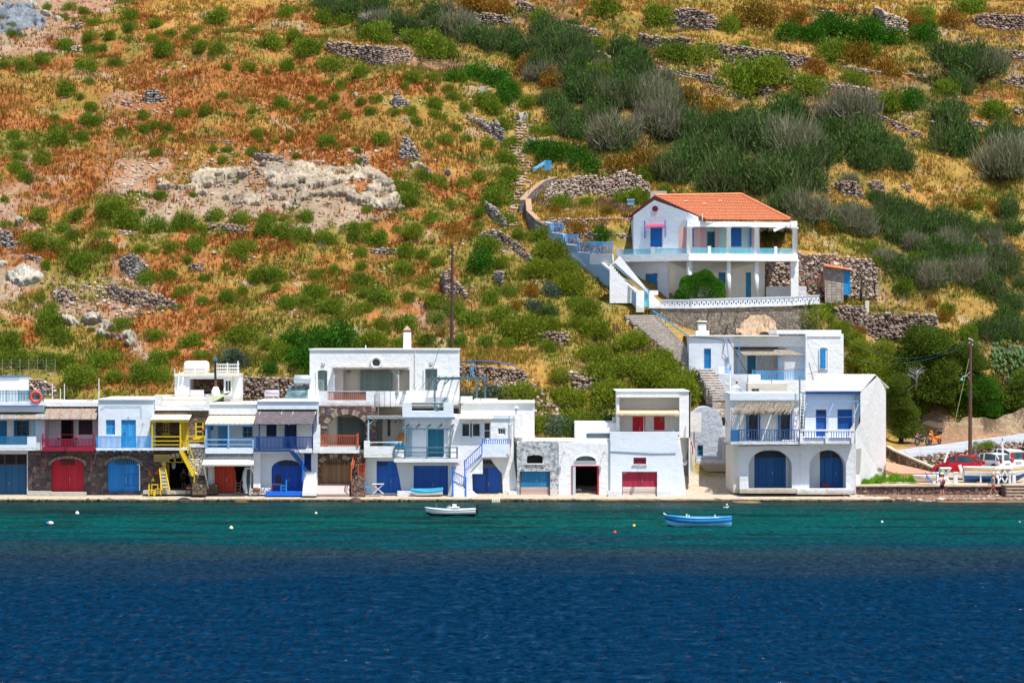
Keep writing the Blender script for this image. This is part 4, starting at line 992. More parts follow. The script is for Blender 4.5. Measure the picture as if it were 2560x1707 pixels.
for a,b in ((1075,1120),(1142,1190)): MB().bar((a,530,202),(b,480,202),.09).build('brace',SLATE,T)
o=thing('deck_chair','folded slate and white deck chair leaning behind the roof rail','chair',tuple(W(1130,745,201)));MB().bar((1080,740,200.9),(1162,635,201.4),.3,.08).build('seat',SLATE,o);MB().bar((1100,745,200.9),(1100,660,200.9),.06).build('leg',WPAINT,o)
# ------------------------------------------------------------------ boats
def boat(name,label,loc,L,B,H,mats,rz=0,bands=(0.0,.35,.8,1.0),sheer=.35,transom=.55,roll=0,cat='boat',inside=None,rim=None,bow_rake=.35,thick=.05):
    # local x runs stern (-L/2) to bow (+L/2); bands give material breaks from keel to rim
    t=thing(name,label,cat,loc,rz=rz);ORG[t.name]=Vector()
    ns,nr=22,10;V=[];F=[];MI=[]
    m=MB();inn=MB();rm=MB();top=[]
    def sect(s,off=0):
        w_=B/2*(1-abs(s)**2.6 if s > 0 else 1-(1-transom)*abs(s)**2);w_=max(w_-off,.01)
        if s > .96: w_=max(.012,w_*.6)
        z1=H*(1+sheer*max(0,s)**2+sheer*.35*max(0,-s)**2);z0=(.0 if s < .75 else (s-.75)/.25*H*.35)+off
        pts=[]
        for i in range(nr+1):
            f=i/nr;y=w_*(math.sin(min(1,f*1.25)*math.pi/2)**.75)*(1-.0*f);z=z0+(z1-z0)*(f**1.25)
            pts.append(Vector((s*L/2+(bow_rake*H*f if s > .5 else 0)*max(0,(s-.5)*2),y,z)))
        return pts
    rows=[sect(-1+2*i/ns) for i in range(ns+1)];rin=[sect(-1+2*i/ns,thick) for i in range(ns+1)]
    for sd in (1,-1):
        for i in range(ns):
            for j in range(nr):
                f=(j+.5)/nr;m.mi=max(k for k in range(len(bands)-1) if bands[k] <= f)
                q=[rows[i][j],rows[i+1][j],rows[i+1][j+1],rows[i][j+1]];q=[Vector((p.x,p.y*sd,p.z)) for p in q]
                m.add(q,[(0,1,2,3) if sd < 0 else (3,2,1,0)])
                q=[rin[i][j],rin[i+1][j],rin[i+1][j+1],rin[i][j+1]];q=[Vector((p.x,p.y*sd,p.z)) for p in q]
                if 0 < i: inn.add(q,[(3,2,1,0) if sd < 0 else (0,1,2,3)])
    for j in range(nr):
        f=(j+.5)/nr;m.mi=max(k for k in range(len(bands)-1) if bands[k] <= f);a,b=rows[0][j],rows[0][j+1]
        m.add([a,b,Vector((b.x,-b.y,b.z)),Vector((a.x,-a.y,a.z))],[(0,1,2,3)])
    hull=m.build('hull',mats,t,True,local=True);inn.build('hull_inside',inside or mats[-1],hull,True,local=True)
    for sd in (1,-1): rm.wtube([Vector((r[-1].x,(r[-1].y-.01)*sd,r[-1].z)) for r in rows],.04,6)
    a=rows[0][-1];rm.wtube([a,Vector((a.x,-a.y,a.z))],.04,6)
    rm.build('gunwale',rim or mats[-1],t,True,local=True)
    for f in (-.45,.0,.4):
        r=rin[int((f+1)/2*ns)];y=r[-3].y;MB().wbox(r[-3].x-.11,r[-3].x+.11,-y,y,H*.68,H*.72).build('thwart',inside or WPAINT,t,local=True)
    t.rotation_euler=(roll,0,rz);return t,rows
BW=paint((.72,.74,.74),'boat_white',.35,.06);BLK=paint((.02,.03,.04),'boat_black',.4)
c=WP(1128,1289,181.5)
t,rows=boat('motor_boat','white open motorboat with black underside moored off the quay',(c.x,c.y,-.06),3.2,1.2,.46,[BLK,BW,BW],rz=math.pi+.06,bands=(0,.5,.9,1.0),transom=.8,inside=paint((.6,.6,.58),'boat_inside'))
m=MB();m.wbox(-.55,.25,-.35,.35,.60,.64);m.build('console_top',WPAINT,t,local=True)
m=MB();m.wbox(-.45,.0,-.3,.3,.3,.60);m.build('console',WPAINT,t,local=True)
m=MB();m.wbox(-.35,-.08,-.2,.2,.64,.82);m.build('cool_box',WPAINT,t,local=True)
m=MB();m.wbar((.3,.3,.6),(.05,.3,.76),.04);m.wbar((.3,-.3,.6),(.05,-.3,.76),.04);m.wbar((1.0,.3,.6),(1.0,.3,.9),.04);m.build('grab_rail',METAL,t,local=True)
m=MB();m.wbox(-1.85,-1.66,-.12,.12,.35,.82);m.wbox(-1.80,-1.7,-.05,.05,-.2,.4);m.build('outboard_motor',BLACKP,t,local=True)
c=WP(1749,1316,171.3);LB=paint(S(140,205,236),'boat_light_blue',.4,.1);MBL=paint(S(20,84,160),'boat_mid_blue',.4);BBL=paint(S(50,150,215),'boat_bright_blue',.4)
t,rows=boat('fishing_boat','light blue wooden fishing boat with a darker blue stripe moored off the café',(c.x,c.y,-.12),4.05,1.45,.66,[MBL,LB,MBL,BBL],rz=math.pi+.10,bands=(0,.16,.62,.78,1.0),sheer=.30,transom=.25,inside=paint(S(150,200,220),'pale_inside'),rim=BBL)
t['label']='light blue wooden fishing boat with a darker blue stripe moored off the white buildings'
m=MB();[m.wbox(x-.04,x+.04,y-.04,y+.04,0.58,.88) for x,y in ((-.9,.45),(.75,.45),(.75,-.45))];m.build('rowlock_post',WPAINT,t,local=True)
MB().wbar((1.95,0,.72),(2.3,0,.98),.09).build('stem_post',WPAINT,t,local=True)
MB().wbox(-1.3,-.9,-.3,.3,.58,.68).build('hatch',WPAINT,t,local=True)
for bx,a,b,nm in ((1,c.x-2.3,c.x-2.45,'a'),):
    o=MB().wtube([(a,c.y,.75),(a-.35,c.y-.3,.35),(a-.5,c.y-.5,-.05)],.018,5).build('mooring_rope',BLACKP);tag(o,'dark mooring rope at the bow of the light blue fishing boat','rope')
c=WP(1128,1289,181.5);o=MB().wtube([(c.x-1.75,c.y,.55),(c.x-2.0,c.y-.3,.25),(c.x-2.1,c.y-.5,-.05)],.018,5).build('mooring_rope',BLACKP);tag(o,'dark mooring rope at the bow of the white motorboat','rope')
fr(*Z3)
c=W(1012,1440,199.1)
t,rows=boat('dinghy','small white and turquoise rowing boat tilted against the deep blue boat door',(c.x,c.y,c.z-.0),2.2,.8,.42,[paint(S(30,120,170),'dinghy_blue_keel'),BW,paint(S(60,180,220),'dinghy_turquoise')],rz=math.pi+.05,bands=(0,.25,.75,1.0),roll=-.35,inside=paint(S(90,190,220),'dinghy_inside'),rim=paint(S(60,180,220),'dinghy_turquoise'),transom=.7)
t.rotation_euler=(-.16,.05,math.pi+.03);t.location.z += .06
# buoys
for px,py,cc,r,lb in ((193,1283,S(235,232,215),.17,'white buoy floating closest to the stone boathouses on the far left'),(790,1282,S(235,232,190),.11,'tiny pale buoy floating in front of the navy house'),
                        (578,1320,S(236,226,170),.16,'pale yellow buoy floating off the pale blue house'),(1585,1314,S(226,190,90),.13,'yellow buoy floating left of the light blue fishing boat'),
                        (1537,1331,S(215,60,30),.14,'red buoy floating left of the light blue fishing boat'),(2205,1304,S(216,226,220),.11,'small buoy off the gabled house'),(2549,1304,S(150,160,150),.10,'small grey buoy off the pebble beach')):
    Y=CAMZ*FP/(py+2-HZ);c=WP(px,py,Y);r *= .8;t=thing('buoy',lb,'buoy',(c.x,c.y,0))
    MB().ball((c.x,c.y,r*.45),r,12,8).build('float',paint(cc,'buoy_plastic',.4,.15),t,True);MB().lathe((c.x,c.y,r*1.25),[(r*.35,0),(r*.3,r*.5)],8).build('neck',paint(dk(cc,.8),'buoy_neck'),t)
Y=CAMZ*FP/(1312-HZ);c=WP(122,1311,Y);t=thing('buoy','blue and white cylindrical float drifting at far left','buoy',(c.x,c.y,0))
MB().lathe((c.x-.2,c.y,.1),[(.05,0),(.12,.06),(.12,.2)],10,'x').build('float_end',MBL,t,True);MB().lathe((c.x+.0,c.y,.12),[(.13,0),(.13,.18),(.05,.3)],10,'x').build('float',BW,t,True)
# a gull on the water
for i,(px,py,lb) in enumerate(((1816,1268,'white seabird taking off from the water by the low rock slab'),)):
    Y=CAMZ*FP/(py+4-HZ);c=WP(px,py,Y);m=MB();m.ball(c,.07,8,5,(2.0,.9,.9));m.ball(c+Vector((.15,0,.06)),.045,6,4)
    m.wpanel([c+Vector((-.08,0,.05)),c+Vector((.1,0,.05)),c+Vector((.08,-.1,.28)),c+Vector((-.02,-.12,.26))],.02);m.wpanel([c+Vector((-.22,-.05,0)),c+Vector((-.12,-.05,0)),c+Vector((-.12,.05,.02)),c+Vector((-.22,.05,.02))],.02)
    o=m.build('gull',BW,None,True);tag(o,lb,'bird')
# ------------------------------------------------------------------ waterfront row, right part
fr(*Z4)
T=house('boathouse','white house with bright blue outside staircase railing and navy boat door','house',480,1415,200)
wall(T,[(82,1440),(82,1060),(165,600),(760,600),(760,1000),(815,1440)],[[(330,1395),(330,1150),(420,1060),(425,1020),(522,1020),(560,1075),(640,1170),(650,1395)],rect(222,648,418,792),rect(450,640,522,815),rect(596,700,677,772)],200.6,201.1,WH)
body(T,82,560,760,1440,201.4,208,WH)
door(T,[(342,1386),(342,1130),(372,1106),(585,1106),(620,1150),(625,1386)],200.9,boards(S(0,66,168),'navy_door_boards',3),2,ledges=(.6,.74,.87))
window(T,426,1022,552,1076,200.9,paint(S(100,90,85),'greyish_timber'),3,1)
window(T,222,648,310,792,200.75,WPAINT,1,1);window(T,330,648,418,792,200.75,WPAINT,1,1);window(T,450,640,522,815,200.75,WPAINT,1,2);window(T,597,700,677,771,200.75,WPAINT,3,1)
MB().box(210,792,430,806,200.5,200.62).build('sill',WH,T)
wall(T,[(430,1000),(430,862),(720,862),(700,1000)],[],199.4,199.6,WHB,'landing_wall');MB().box(430,978,722,1000,199.6,200.6).build('landing',WH,T)
rail(T,[(437,818,199.45),(700,818,199.45)],.33,BLUEP,12,.05,.05)
# stairs : upper flight
steps(T,(290,1165,199.5),(440,1000,199.5),9,1.0,WH);MB().panel([(262,1160,199.45),(290,1168,199.45),(440,1000,199.45),(440,960,199.45)],.08).build('stringer',WH,T)
wall(T,[(262,1415),(262,1180),(300,1150),(330,1180),(335,1350),(385,1395),(385,1415)],[],199.3,200.6,WH,'stair_wall')
wall(T,[(130,1420),(130,1250),(165,1245),(262,1345),(262,1420)],[],198.9,199.3,WH,'stair_wall');steps(T,(262,1350,199.3),(160,1240,199.3),5,1.2,WH)
m=MB();a,b=W(255,1040,199.3),W(430,870,199.3);a2,b2=W(258,1140,199.3),W(430,970,199.3);m.wbar(a,b,.07);m.wbar(a2,b2,.06)
for i in range(1,9): m.wbar(a.lerp(b,i/9),a2.lerp(b2,i/9),.04)
m.bar((254,1030,199.3),(258,1250,199.3),.1);m.bar((432,855,199.3),(432,975,199.3),.08);m.build('stair_railing',BLUEP,T)
m=MB();a,b=W(130,1145,198.9),W(262,1215,198.9);a2,b2=W(135,1245,198.9),W(262,1310,198.9);m.wbar(a,b,.07);m.wbar(a2,b2,.06)
for i in range(1,6): m.wbar(a.lerp(b,i/6),a2.lerp(b2,i/6),.04)
m.bar((128,1098,198.9),(132,1418,198.9),.12);m.bar((264,1205,198.9),(266,1418,198.9),.11);m.bar((128,1110,198.95),(160,1112,199.6),.06);m.build('stair_railing',BLUEP,T)
# upper white block
awning(T,(232,545,560,201.4),(196,540,612,199.9),whitewash(S(240,225,205),'cream_slab',.1),.08);MB().box(540,568,760,604,200.5,201.5).build('roof_edge',WHB,T)
wall(T,[(215,600),(215,470),(250,442),(975,436),(975,830),(770,860),(760,600)],[],202.2,202.6,WHC,label='cream tinted upper wall');body(T,215,440,975,1100,202.6,208,WH)
MB().box(205,432,980,444,202.0,208.1).build('roof',WHC,T);MB().box(212,375,334,440,202.1,203).build('chimney',WH,T);MB().box(350,398,595,438,203,204).build('roof_box',WH,T)
MB().tube([(788,575,201.5),(788,490,201.5)],.1,10).build('flue',paint(S(190,195,200),'flue_grey'),T);MB().lathe(W(788,492,201.5),[(.2,0),(.02,.14)],10).build('flue_cap',WPAINT,T)
MB().box(766,560,858,800,201.4,202.2).build('pier',WH,T)
t=thing('ladder','narrow white ladder fixed on the white house wall beside the blue landing','ladder',tuple(W(740,810,200.5)))
MB().bar((727,500,200.4),(727,810,200.4),.03).build('side_rail',WPAINT,t);MB().bar((757,590,200.4),(757,810,200.4),.03).build('side_rail',WPAINT,t)
m=MB();[m.bar((727,v_,200.4),(757,v_,200.4),.03) for v_ in range(600,810,18)];m.build('rung',WPAINT,t)
hook_lamp(T,700,955,199.9,.4);MB().box(705,1352,812,1420,200.0,200.7).build('bench',whitewash((.75,.74,.70),'peeling_wash',.9),T)
MB().tube([(725,810,200.5),(723,985,199.6)],.03,5).build('drain_pipe',RUST,T);MB().ball(W(185,1065,200),.13,7,5).build('flower_pot',paint(S(210,150,170),'pink_flowers'),T)
# low roofs behind the rough boathouse
ROUGH=masonry([S(200,202,205),S(170,172,175),S(150,148,146),S(210,212,215)],S(140,140,140),1.3,'rough_whitewashed_rubble',(1,1,2.4),joint=.12)
T=house('boathouse','rough grey unrendered boathouse with small arched window and weathered plank door','house',980,1430,199.9)
wall(T,[(800,1435),(790,900),(815,845),(900,835),(1215,835),(1225,1335),(1225,1435)],[arch(897,978,1060,1068,22),rect(820,1146,1136,1424)],199.95,200.5,ROUGH)
t0=NT('grey_peeling_render');n=t0.noise(3.2,7,.75,t0.tc());t0.color(t0.ramp(n,[(.40,S(112,110,108)),(.48,S(170,172,175)),(.60,S(205,208,212))]));t0.rough(.9);t0.bump(n,.12);T.children[0].data.materials[0]=t0.m
body(T,795,845,1225,1430,200.55,208,WHC);body(T,890,970,1070,1075,200.45,200.54,DARK,'room')
MB().box(890,1066,1068,1076,199.85,200.1).build('sill',WHC,T)
door(T,rect(822,1146,1134,1305),200.25,boards(S(12,120,170),'turquoise_boards',.2,worn=.25),2)
m=MB();[m.box(822,1308+i*39,1134,1344+i*39,200.2,200.27) for i in range(3)];m.build('plank',boards(S(186,160,152),'pinkish_planks',5,2,.2,worn=.4),T)
MB().bar((826,1150,200.1),(826,1428,200.1),.07).build('door_post',paint(S(110,60,50),'brown_post'),T);MB().bar((1132,1150,200.1),(1132,1428,200.1),.07).build('door_post',paint(S(110,60,50),'brown_post'),T)
MB().box(1136,1336,1215,1420,199.6,200.0).build('bench',whitewash((.6,.56,.5),'broken_render',1),T)
fr(*Z5)
RP=paint(S(170,14,40),'crimson_paint')
T=house('boathouse','low white house with half-round fanlight and an open dark doorway framed in crimson','house',260,1420,200)
wall(T,[(-15,1440),(-15,850),(522,850),(522,1440)],[rect(122,1090,400,1416),arch(160,986,370,1040,52)],200.0,200.5,WH)
body(T,-15,848,520,1085,200.6,208,WH);body(T,-15,1000,118,1440,200.6,204,DARK,'room');body(T,404,1000,522,1440,200.6,204,DARK,'room');body(T,-15,1000,522,1440,204,208,DARK,'room')
wall(T,arch(150,978,380,1040,56),[arch(162,988,368,1039,48)],199.9,200.0,WHCL,'fanlight_surround');MB().slab(arch(162,988,368,1040,50),[],200.2,200.25).build('window',glass((.08,.10,.12)),T)
m=MB();m.slab([(120,1416),(120,1088),(402,1088),(402,1416)],[rect(128,1096,394,1415.5)],199.93,199.995);m.build('door_frame',RP,T)
MB().box(130,1098,160,1414,199.9,200.6).build('open_door',boards(S(190,200,205),'pale_door_boards',.1),T);MB().box(384,1096,396,1414,199.92,200.6).build('open_door',RP,T)
o=MB();[o.bar((u_,1330,201.2),(u_,1412,201.2),.05) for u_ in (168,190,216)];o.bar((165,1332,201.2),(220,1332,201.2),.05);o.bar((165,1370,201.2),(220,1370,201.2),.04);tag(o.build('chair',WPAINT),'white chair inside the dark crimson framed doorway','chair')
tag(MB().box(320,1310,372,1412,201.6,202.0).build('crate',boards(S(130,30,30),'dark_red_boards',.2,2)),'dark red crate inside the crimson framed doorway','crate')
hook_lamp(T,42,945,200,.5);hook_lamp(T,455,945,200,.5)
wall(T,rect(160,648,590,860),[rect(272,752,524,806)],202.6,203.0,WHCL);body(T,160,646,590,860,203.2,208,WHCL);MB().slab(rect(272,752,524,806),[],202.8,202.86).build('window',boards(S(110,125,130),'grey_slats',.07,2),T)
MB().box(545,590,590,640,203.5,204.4).build('cooler_unit',CREAM,T)
o=MB().panel([(-280,800,203),(150,800,203),(150,835,200.7),(-280,835,200.7)],.05).build('roof_mat',whitewash(S(235,215,190),'sandy_roof',.6),T)
# café style two storey
T=house('boathouse','two storey white house with red upper doors, small tiled canopy and crimson boat door','house',850,1420,200)
wall(T,[(520,1440),(520,742),(1172,742),(1245,742),(1205,800),(1250,980),(1300,1370),(1300,1425),(1180,1440)],[rect(757,1004,890,1075),rect(640,1150,1003,1424)],199.8,200.3,WHB,label='very pale blue lower wall')
body(T,522,745,1195,1430,200.32,202.0,WH);body(T,585,800,1236,1420,202.0,208,WH)
window(T,757,1004,890,1074,200.0,RP,3,1,fw=.14);MB().box(745,1074,900,1082,199.7,199.9).build('sill',WH,T);hook_lamp(T,820,1080,199.8,.45)
door(T,rect(642,1152,1002,1302),200.05,boards(S(168,24,60),'crimson_brick_boards',.12),2);m=MB();[m.box(646,1306+i*56,1000,1358+i*56,200.0,200.08) for i in range(2)];m.build('plank',PLANKW,T)
m=MB()
for i,x in enumerate((652,665,678)):
    m.box(x-4,1158,x+4,1161,199.98,200.04);m.box(x-(4 if i % 2 else -1),1161,x-(1 if i % 2 else -4),1168,199.98,200.04);m.box(x-4,1168,x+4,1171,199.98,200.04)
m.build('house_number',WPAINT,T)
MB().box(495,1352,640,1430,199.2,199.8).build('bench',WHD,T);MB().box(1003,1352,1142,1418,199.2,199.8).build('bench',WHD,T)
MB().tube([(520,940,199.77),(700,948,199.76),(950,962,199.76),(1195,960,199.77)],.03,5).build('cable',paint(S(110,130,160),'grey_cable'),T)
wall(T,rect(585,322,1340,800),[rect(612,388,1232,790)],202.0,203.4,WHCL);wall(T,rect(600,380,1240,800),[rect(748,570,880,795),rect(968,575,1080,722)],203.4,203.8,WH)
body(T,600,330,1334,800,203.8,209,WHCL);MB().box(583,368,1236,384,201.8,202.0).build('cornice',WHCL,T);MB().box(585,316,1338,326,201.9,209.1).build('roof',WHCL,T)
door(T,rect(748,570,880,795),203.55,boards(S(214,16,38),'bright_red_boards',.1),2);shutter(T,968,575,1080,722,203.5,boards(S(214,16,38),'bright_red_boards',.1),1);MB().box(1038,596,1064,634,203.46,203.5).build('notice',paint(S(110,110,110),'grey_notice'),T)
# right hand side wall and buttress
MB().add([W(1340,322,202),W(1392,540,209),W(1392,1180,209),W(1300,1370,202)],[(0,1,2,3)]) if False else None
a=W(1340,322,203.4);m=MB();xx=a.x
m.wbox(W(1330,322,202).x,W(1340,322,202).x,202.0,209,1.0,a.z);m.build('wall',WHC,T)
m=MB();m.panel([(1200,1418,199.8),(1305,1400,201.5),(1240,820,201.6),(1196,800,199.8)],-.3);m.build('buttress',WHC,T)
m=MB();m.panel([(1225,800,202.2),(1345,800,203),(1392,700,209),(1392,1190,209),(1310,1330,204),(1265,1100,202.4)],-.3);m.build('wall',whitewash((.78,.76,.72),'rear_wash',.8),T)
m=MB();m.panel([(1338,540,207),(1392,540,209),(1392,740,209),(1338,740,207)],-.5);m.build('wall',WHC,T)
for a in ((1300,1020,1338,1060),(1362,880,1374,975),(1350,840,1362,880)): MB().box(*a,203.0,203.05).build('shutter',paint(S(170,40,70),'faded_red'),T) if a[0] > 1310 else None
MB().slab(rect(1285,1195,1325,1320),[],202.3,202.4).build('niche',paint(S(150,135,120),'dull_stone'),T)
o=thing('satellite_dish','round grey satellite dish on the side of the two storey house with red doors','satellite dish',tuple(W(1276,1050,201.6)));MB().lathe(W(1276,1050,201.6),[(.02,.08),(.2,.03),(.27,-.02)],18,'y',False).build('dish',paint(S(150,155,158),'dish_grey'),o,True);MB().bar((1276,1050,201.3),(1300,1058,202),.04).build('arm',METAL,o)
m=MB();[m.tube([(u_,340,202.1),(u_-8,600,202.2),(u_-6,830,202.3)],.03,5) for u_ in (1335,1349)];m.tube([(1295,680,201.9),(1290,820,201.9)],.025,5);m.build('pipe',paint(S(175,150,140),'pinkish_pipe'),T)
# tiled canopy
TILE=paint(S(226,196,160),'pale_clay_tiles',.8,.3)
m=MB()
for i in range(31):
    u_=592+i*20.6;a=W(u_+3,505,203.3);b=W(u_,566,201.0);m.wtube([a,b],.125,8)
T2=m.build('canopy_tiles',TILE,T);MB().panel([(585,572,201.0),(1225,572,201.0),(1232,512,203.3),(600,512,203.3)],.03).build('canopy',WPAINT,T)
m=MB();m.tube([(604,500,203.2),(1232,498,203.2)],.12,8);m.build('ridge_mortar',WHC,T)
MB().bar((590,574,201.0),(1190,574,201.0),.05).build('beam',RUST,T)
for u_ in (614,865,1168): MB().bar((u_,574,201.0),(u_,742,201.0),.05).build('post',METAL,T)
# lintel window chapel
fr(*Z6)
T=house('chapel','small white barrel vaulted chapel with bluish shaded front and little turquoise window','chapel',200,1170,210)
CH=whitewash((.50,.54,.62),'shaded_front_wash',.25,.12)  # white front in shade, its grey blue put into the wash colour
dome=[(120,1250),(90,1160),(82,800),(84,770)]+[(205+125*math.cos(t),872-132*math.sin(t)) for t in [math.pi-math.pi*i/16 for i in range(3,17)]]+[(335,900),(332,1160),(345,1250)]
dome=[(118,1255),(118,1165),(80,1160),(80,800)]+[(205+128*math.cos(t),872-132*math.sin(t)) for t in [math.pi-math.pi*i/16 for i in range(4,17)]]+[(333,1255)]
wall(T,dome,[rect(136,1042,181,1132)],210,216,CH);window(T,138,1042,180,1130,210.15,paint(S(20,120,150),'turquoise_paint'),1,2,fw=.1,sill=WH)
# vault running to the right
m=MB();n=12;A=[];
for i in range(n+1):
    t_=math.pi/2*i/n;A.append((math.sin(t_),math.cos(t_)))
x0,x1=W(205,0,210).x,W(460,0,210).x;zt=W(0,740,210).z;zb=W(0,895,210).z
vs=[];
for x in (x0,x1):
    for s_,c_ in A: vs.append((x+(1-c_)*0+ (0 if x == x1 else s_*3.6*.55),213.6-3.6*s_*1.0,zb+(zt-zb)*c_))
m.add(vs,[(i,i+1,n+2+i,n+1+i) for i in range(n)]);m.wbox(W(331,0,210).x,x1,210.05,216.4,1.0,zb+.02);m.build('vault_roof',WHCL,T,True)
MB().box(334,898,440,1165,209.6,209.7).build('wall',WHD,T) ;MB().box(125,1158,440,1250,209.4,209.98).build('plinth',WHD,T)
MB().tube([(340,960,209.5),(340,1245,209.5)],.05,6).build('drain_pipe',CREAM,T);MB().tube([(380,960,209.5),(342,965,209.5)],.03,5).build('pipe',CREAM,T)
T=house('bell_gable','white arched bell gable with pale stone cross beside the flag pole','gable',447,640,211)
wall(T,arch(396,576,498,760,66),[],211,213,WHCL)
m=MB();m.box(438,530,453,580,211.2,211.5);m.box(426,544,465,560,211.2,211.5);m.build('cross',paint(S(210,205,185),'pale_stone'),T)
T=house('flag_pole','white flag pole with a blue and white striped flag drooping over the arched house','flag pole',392,640,205)
MB().tube([(392,760,205),(392,458,205)],.05,8).build('pole',WPAINT,T);MB().bar((350,549,205),(395,572,205),.05).build('yard',WPAINT,T)
m=MB();FB=paint(S(40,70,175),'flag_blue',.7);m2=MB()
for i in range(9):
    u_,v_=440+i*0,592+i*5;m.mi=i % 2
    for k in range(6):
        f0,f1=k/6,(k+1)/6;g=lambda f: (440+90*f,594+i*5+f*f*26*(1-i/14)+6*math.sin(f*7),204.6+.15*math.sin(f*8))
        a,b=g(f0),g(f1);m.panel([a,b,(b[0],b[1]+5*(1-.6*f1),b[2]),(a[0],a[1]+5*(1-.6*f0),a[2])],.02)
m.build('flag',[FB,WPAINT],T);MB().bar((438,590,204.7),(440,640,204.7),.05).build('flag_staff',WPAINT,T)
# twin arch houses
T=house('boathouse','white two storey house with big arched porch, ragged cane awning and dark blue balcony','house',700,1390,200)
AB=boards(S(4,80,160),'arch_blue_boards',.6)
wall(T,[(462,1420),(462,1035),(940,1035),(940,1420)],[arch(538,1078,878,1396,128)],200.0,202.2,WHD,label='weathered white lower wall with wide arch')
door(T,rect(582,1085,830,1368),202.3,AB,4);m=MB();[m.box(u_,1095,u_+72,1138,202.2,202.28) for u_ in (590,670,752)];m.build('transom',BLACKP,T.children[-1])
wall(T,rect(530,1060,880,1400),[rect(582,1085,830,1399)],202.25,202.6,WH,'porch_wall');body(T,462,1040,940,1400,202.65,208,WH)
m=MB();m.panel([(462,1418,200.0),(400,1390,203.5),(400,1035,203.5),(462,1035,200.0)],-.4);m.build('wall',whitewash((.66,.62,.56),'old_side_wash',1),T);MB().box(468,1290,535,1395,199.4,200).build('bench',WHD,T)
MB().box(400,1012,940,1036,198.9,202).build('balcony_slab',WHD,T)
wall(T,rect(396,640,944,1030),[rect(536,760,612,1005),rect(786,760,864,1005)],201.5,202.2,WH);body(T,400,650,944,1030,202.4,208,WH);MB().box(392,636,948,690,201.3,208.2).build('roof_parapet',WHB,T)
for a in (536,786):
    window(T,a,765,a+76,1003,201.7,boards(S(20,44,92),'navy_frame_boards',.1),2,4,fw=.08);shutter(T,a-20,768,a,1000,201.3,boards(S(50,90,150),'faded_blue_shutter',.1),1);shutter(T,a+78,768,a+96,1000,201.3,boards(S(60,100,160),'faded_blue_shutter',.1),1)
rail(T,[(462,922,198.95),(760,922,198.95),(936,922,198.95)],.88,paint(S(40,70,130),'faded_navy_paint'),[15,9],.05,.035);MB().box(398,922,462,1014,198.9,199.0).build('balcony_panel',boards(S(30,84,150),'blue_panel_boards',.6),T)
m=MB();rr=random.Random(5)
for i in range(190):
    u_=rr.uniform(448,900);a=W(u_+rr.uniform(-4,10),rr.uniform(700,722),201.3);b=W(u_-38+rr.uniform(-12,12),rr.choice((785,798,802,804))+rr.uniform(-8,6),199.2+rr.uniform(-.1,.1));m.wbar(a,b,.035,.03)
m.build('cane_awning',REEDL,T);m=MB();[m.bar((445,v_,y),(912,v_+2,y),.05) for v_,y in ((702,201.2),(748,200.5),(790,199.5))];m.build('beam',REEDG,T)
for u_ in (404,466,934): MB().bar((u_,760,199.1),(u_,1015,199.1),.05).build('post',METAL,T)
MB().box(470,1385,912,1420,198.9,200).build('step',CONC,T);MB().tube([(935,500,201.0),(940,1000,201.0)],.04,5).build('drain_pipe',METAL,T)
MB().tube([(462,1048,199.96),(600,1046,199.96),(940,1040,199.96)],.02,4).build('cable',BLACKP,T)
T=house('boathouse','white house with ribbed metal gable roof, blue upper door and arched porch','house',1160,1390,200)
wall(T,[(941,1425),(941,1030),(1372,1030),(1372,1425)],[arch(1014,1080,1302,1390,140)],200.0,202.0,WHD)
door(T,arch(1096,1086,1320,1372,60),202.1,AB,4);m=MB();[m.box(u_,1095,u_+70,1142,202.02,202.09) for u_ in (1104,1190)];m.build('transom',BLACKP,T.children[-1])
body(T,1000,1060,1096,1400,202.02,202.3,WH,'porch_wall');body(T,941,1040,1372,1400,202.35,207,WH);MB().box(915,1385,1345,1428,199.0,200).build('step',WHD,T)
tag(MB().box(1118,1345,1168,1368,201.2,201.8).build('crate',boards(S(150,40,40),'red_crate_boards',.1,2)),'small dark red crate on the porch floor before the arched blue door','crate')
MB().box(945,985,1366,1032,198.9,202).build('balcony_slab',WHD,T)
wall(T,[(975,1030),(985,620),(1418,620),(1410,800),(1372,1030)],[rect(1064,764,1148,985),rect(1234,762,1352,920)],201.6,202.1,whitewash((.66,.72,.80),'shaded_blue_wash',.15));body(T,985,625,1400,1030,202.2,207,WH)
door(T,rect(1064,764,1148,990),201.75,boards(S(6,70,160),'bright_door_boards',.1),1,frame=BLUEP);MB().box(1074,770,1140,796,201.68,201.74).build('transom',BLACKP,T.children[-1])
shutter(T,1234,762,1352,920,201.75,boards(S(6,76,170),'bright_shutter',.1),3)
m=MB()
for u_ in (952,1152,1355): m.box(u_-12,922,u_+12,1030,198.75,199.0)
m.build('balcony_pier',WH,T);MB().box(945,920,1366,932,198.7,199.05).build('coping',WH,T)
for a,b,n in ((966,1140,8),(1166,1344,9)): rail(T,[(a,936,198.85),(b,936,198.85)],.5,BLUEP,n,.04,.035,ends=False)
MB().box(985,628,1420,642,201.2,201.55).build('fascia',BLUEP,T)
z0=W(0,622,200.9).z;xa,xb,xr0,xr1=W(978,0,200.9).x,W(1420,0,200.9).x,W(1085,0,204.5).x,W(1530,0,204.5).x;zr=W(0,494,204.5).z
m=MB();m.wpanel([(xa,200.9,z0),(xb,200.9,z0),(xr1,204.5,zr),(xr0,204.5,zr)],.06);m.wpanel([(xr0,204.5,zr),(xr1,204.5,zr),(xr1+1.55,208.2,z0+.1),(xr0,208.2,z0+.1)],.06)
for i in range(26): f=(i+.5)/26;m.wbar((xa+(xb-xa)*f,200.9,z0+.07),(xr0+(xr1-xr0)*f,204.5,zr+.07),.05,.05)
m.build('roof',paint(S(232,234,228),'ribbed_white_metal',.4,.05),T)
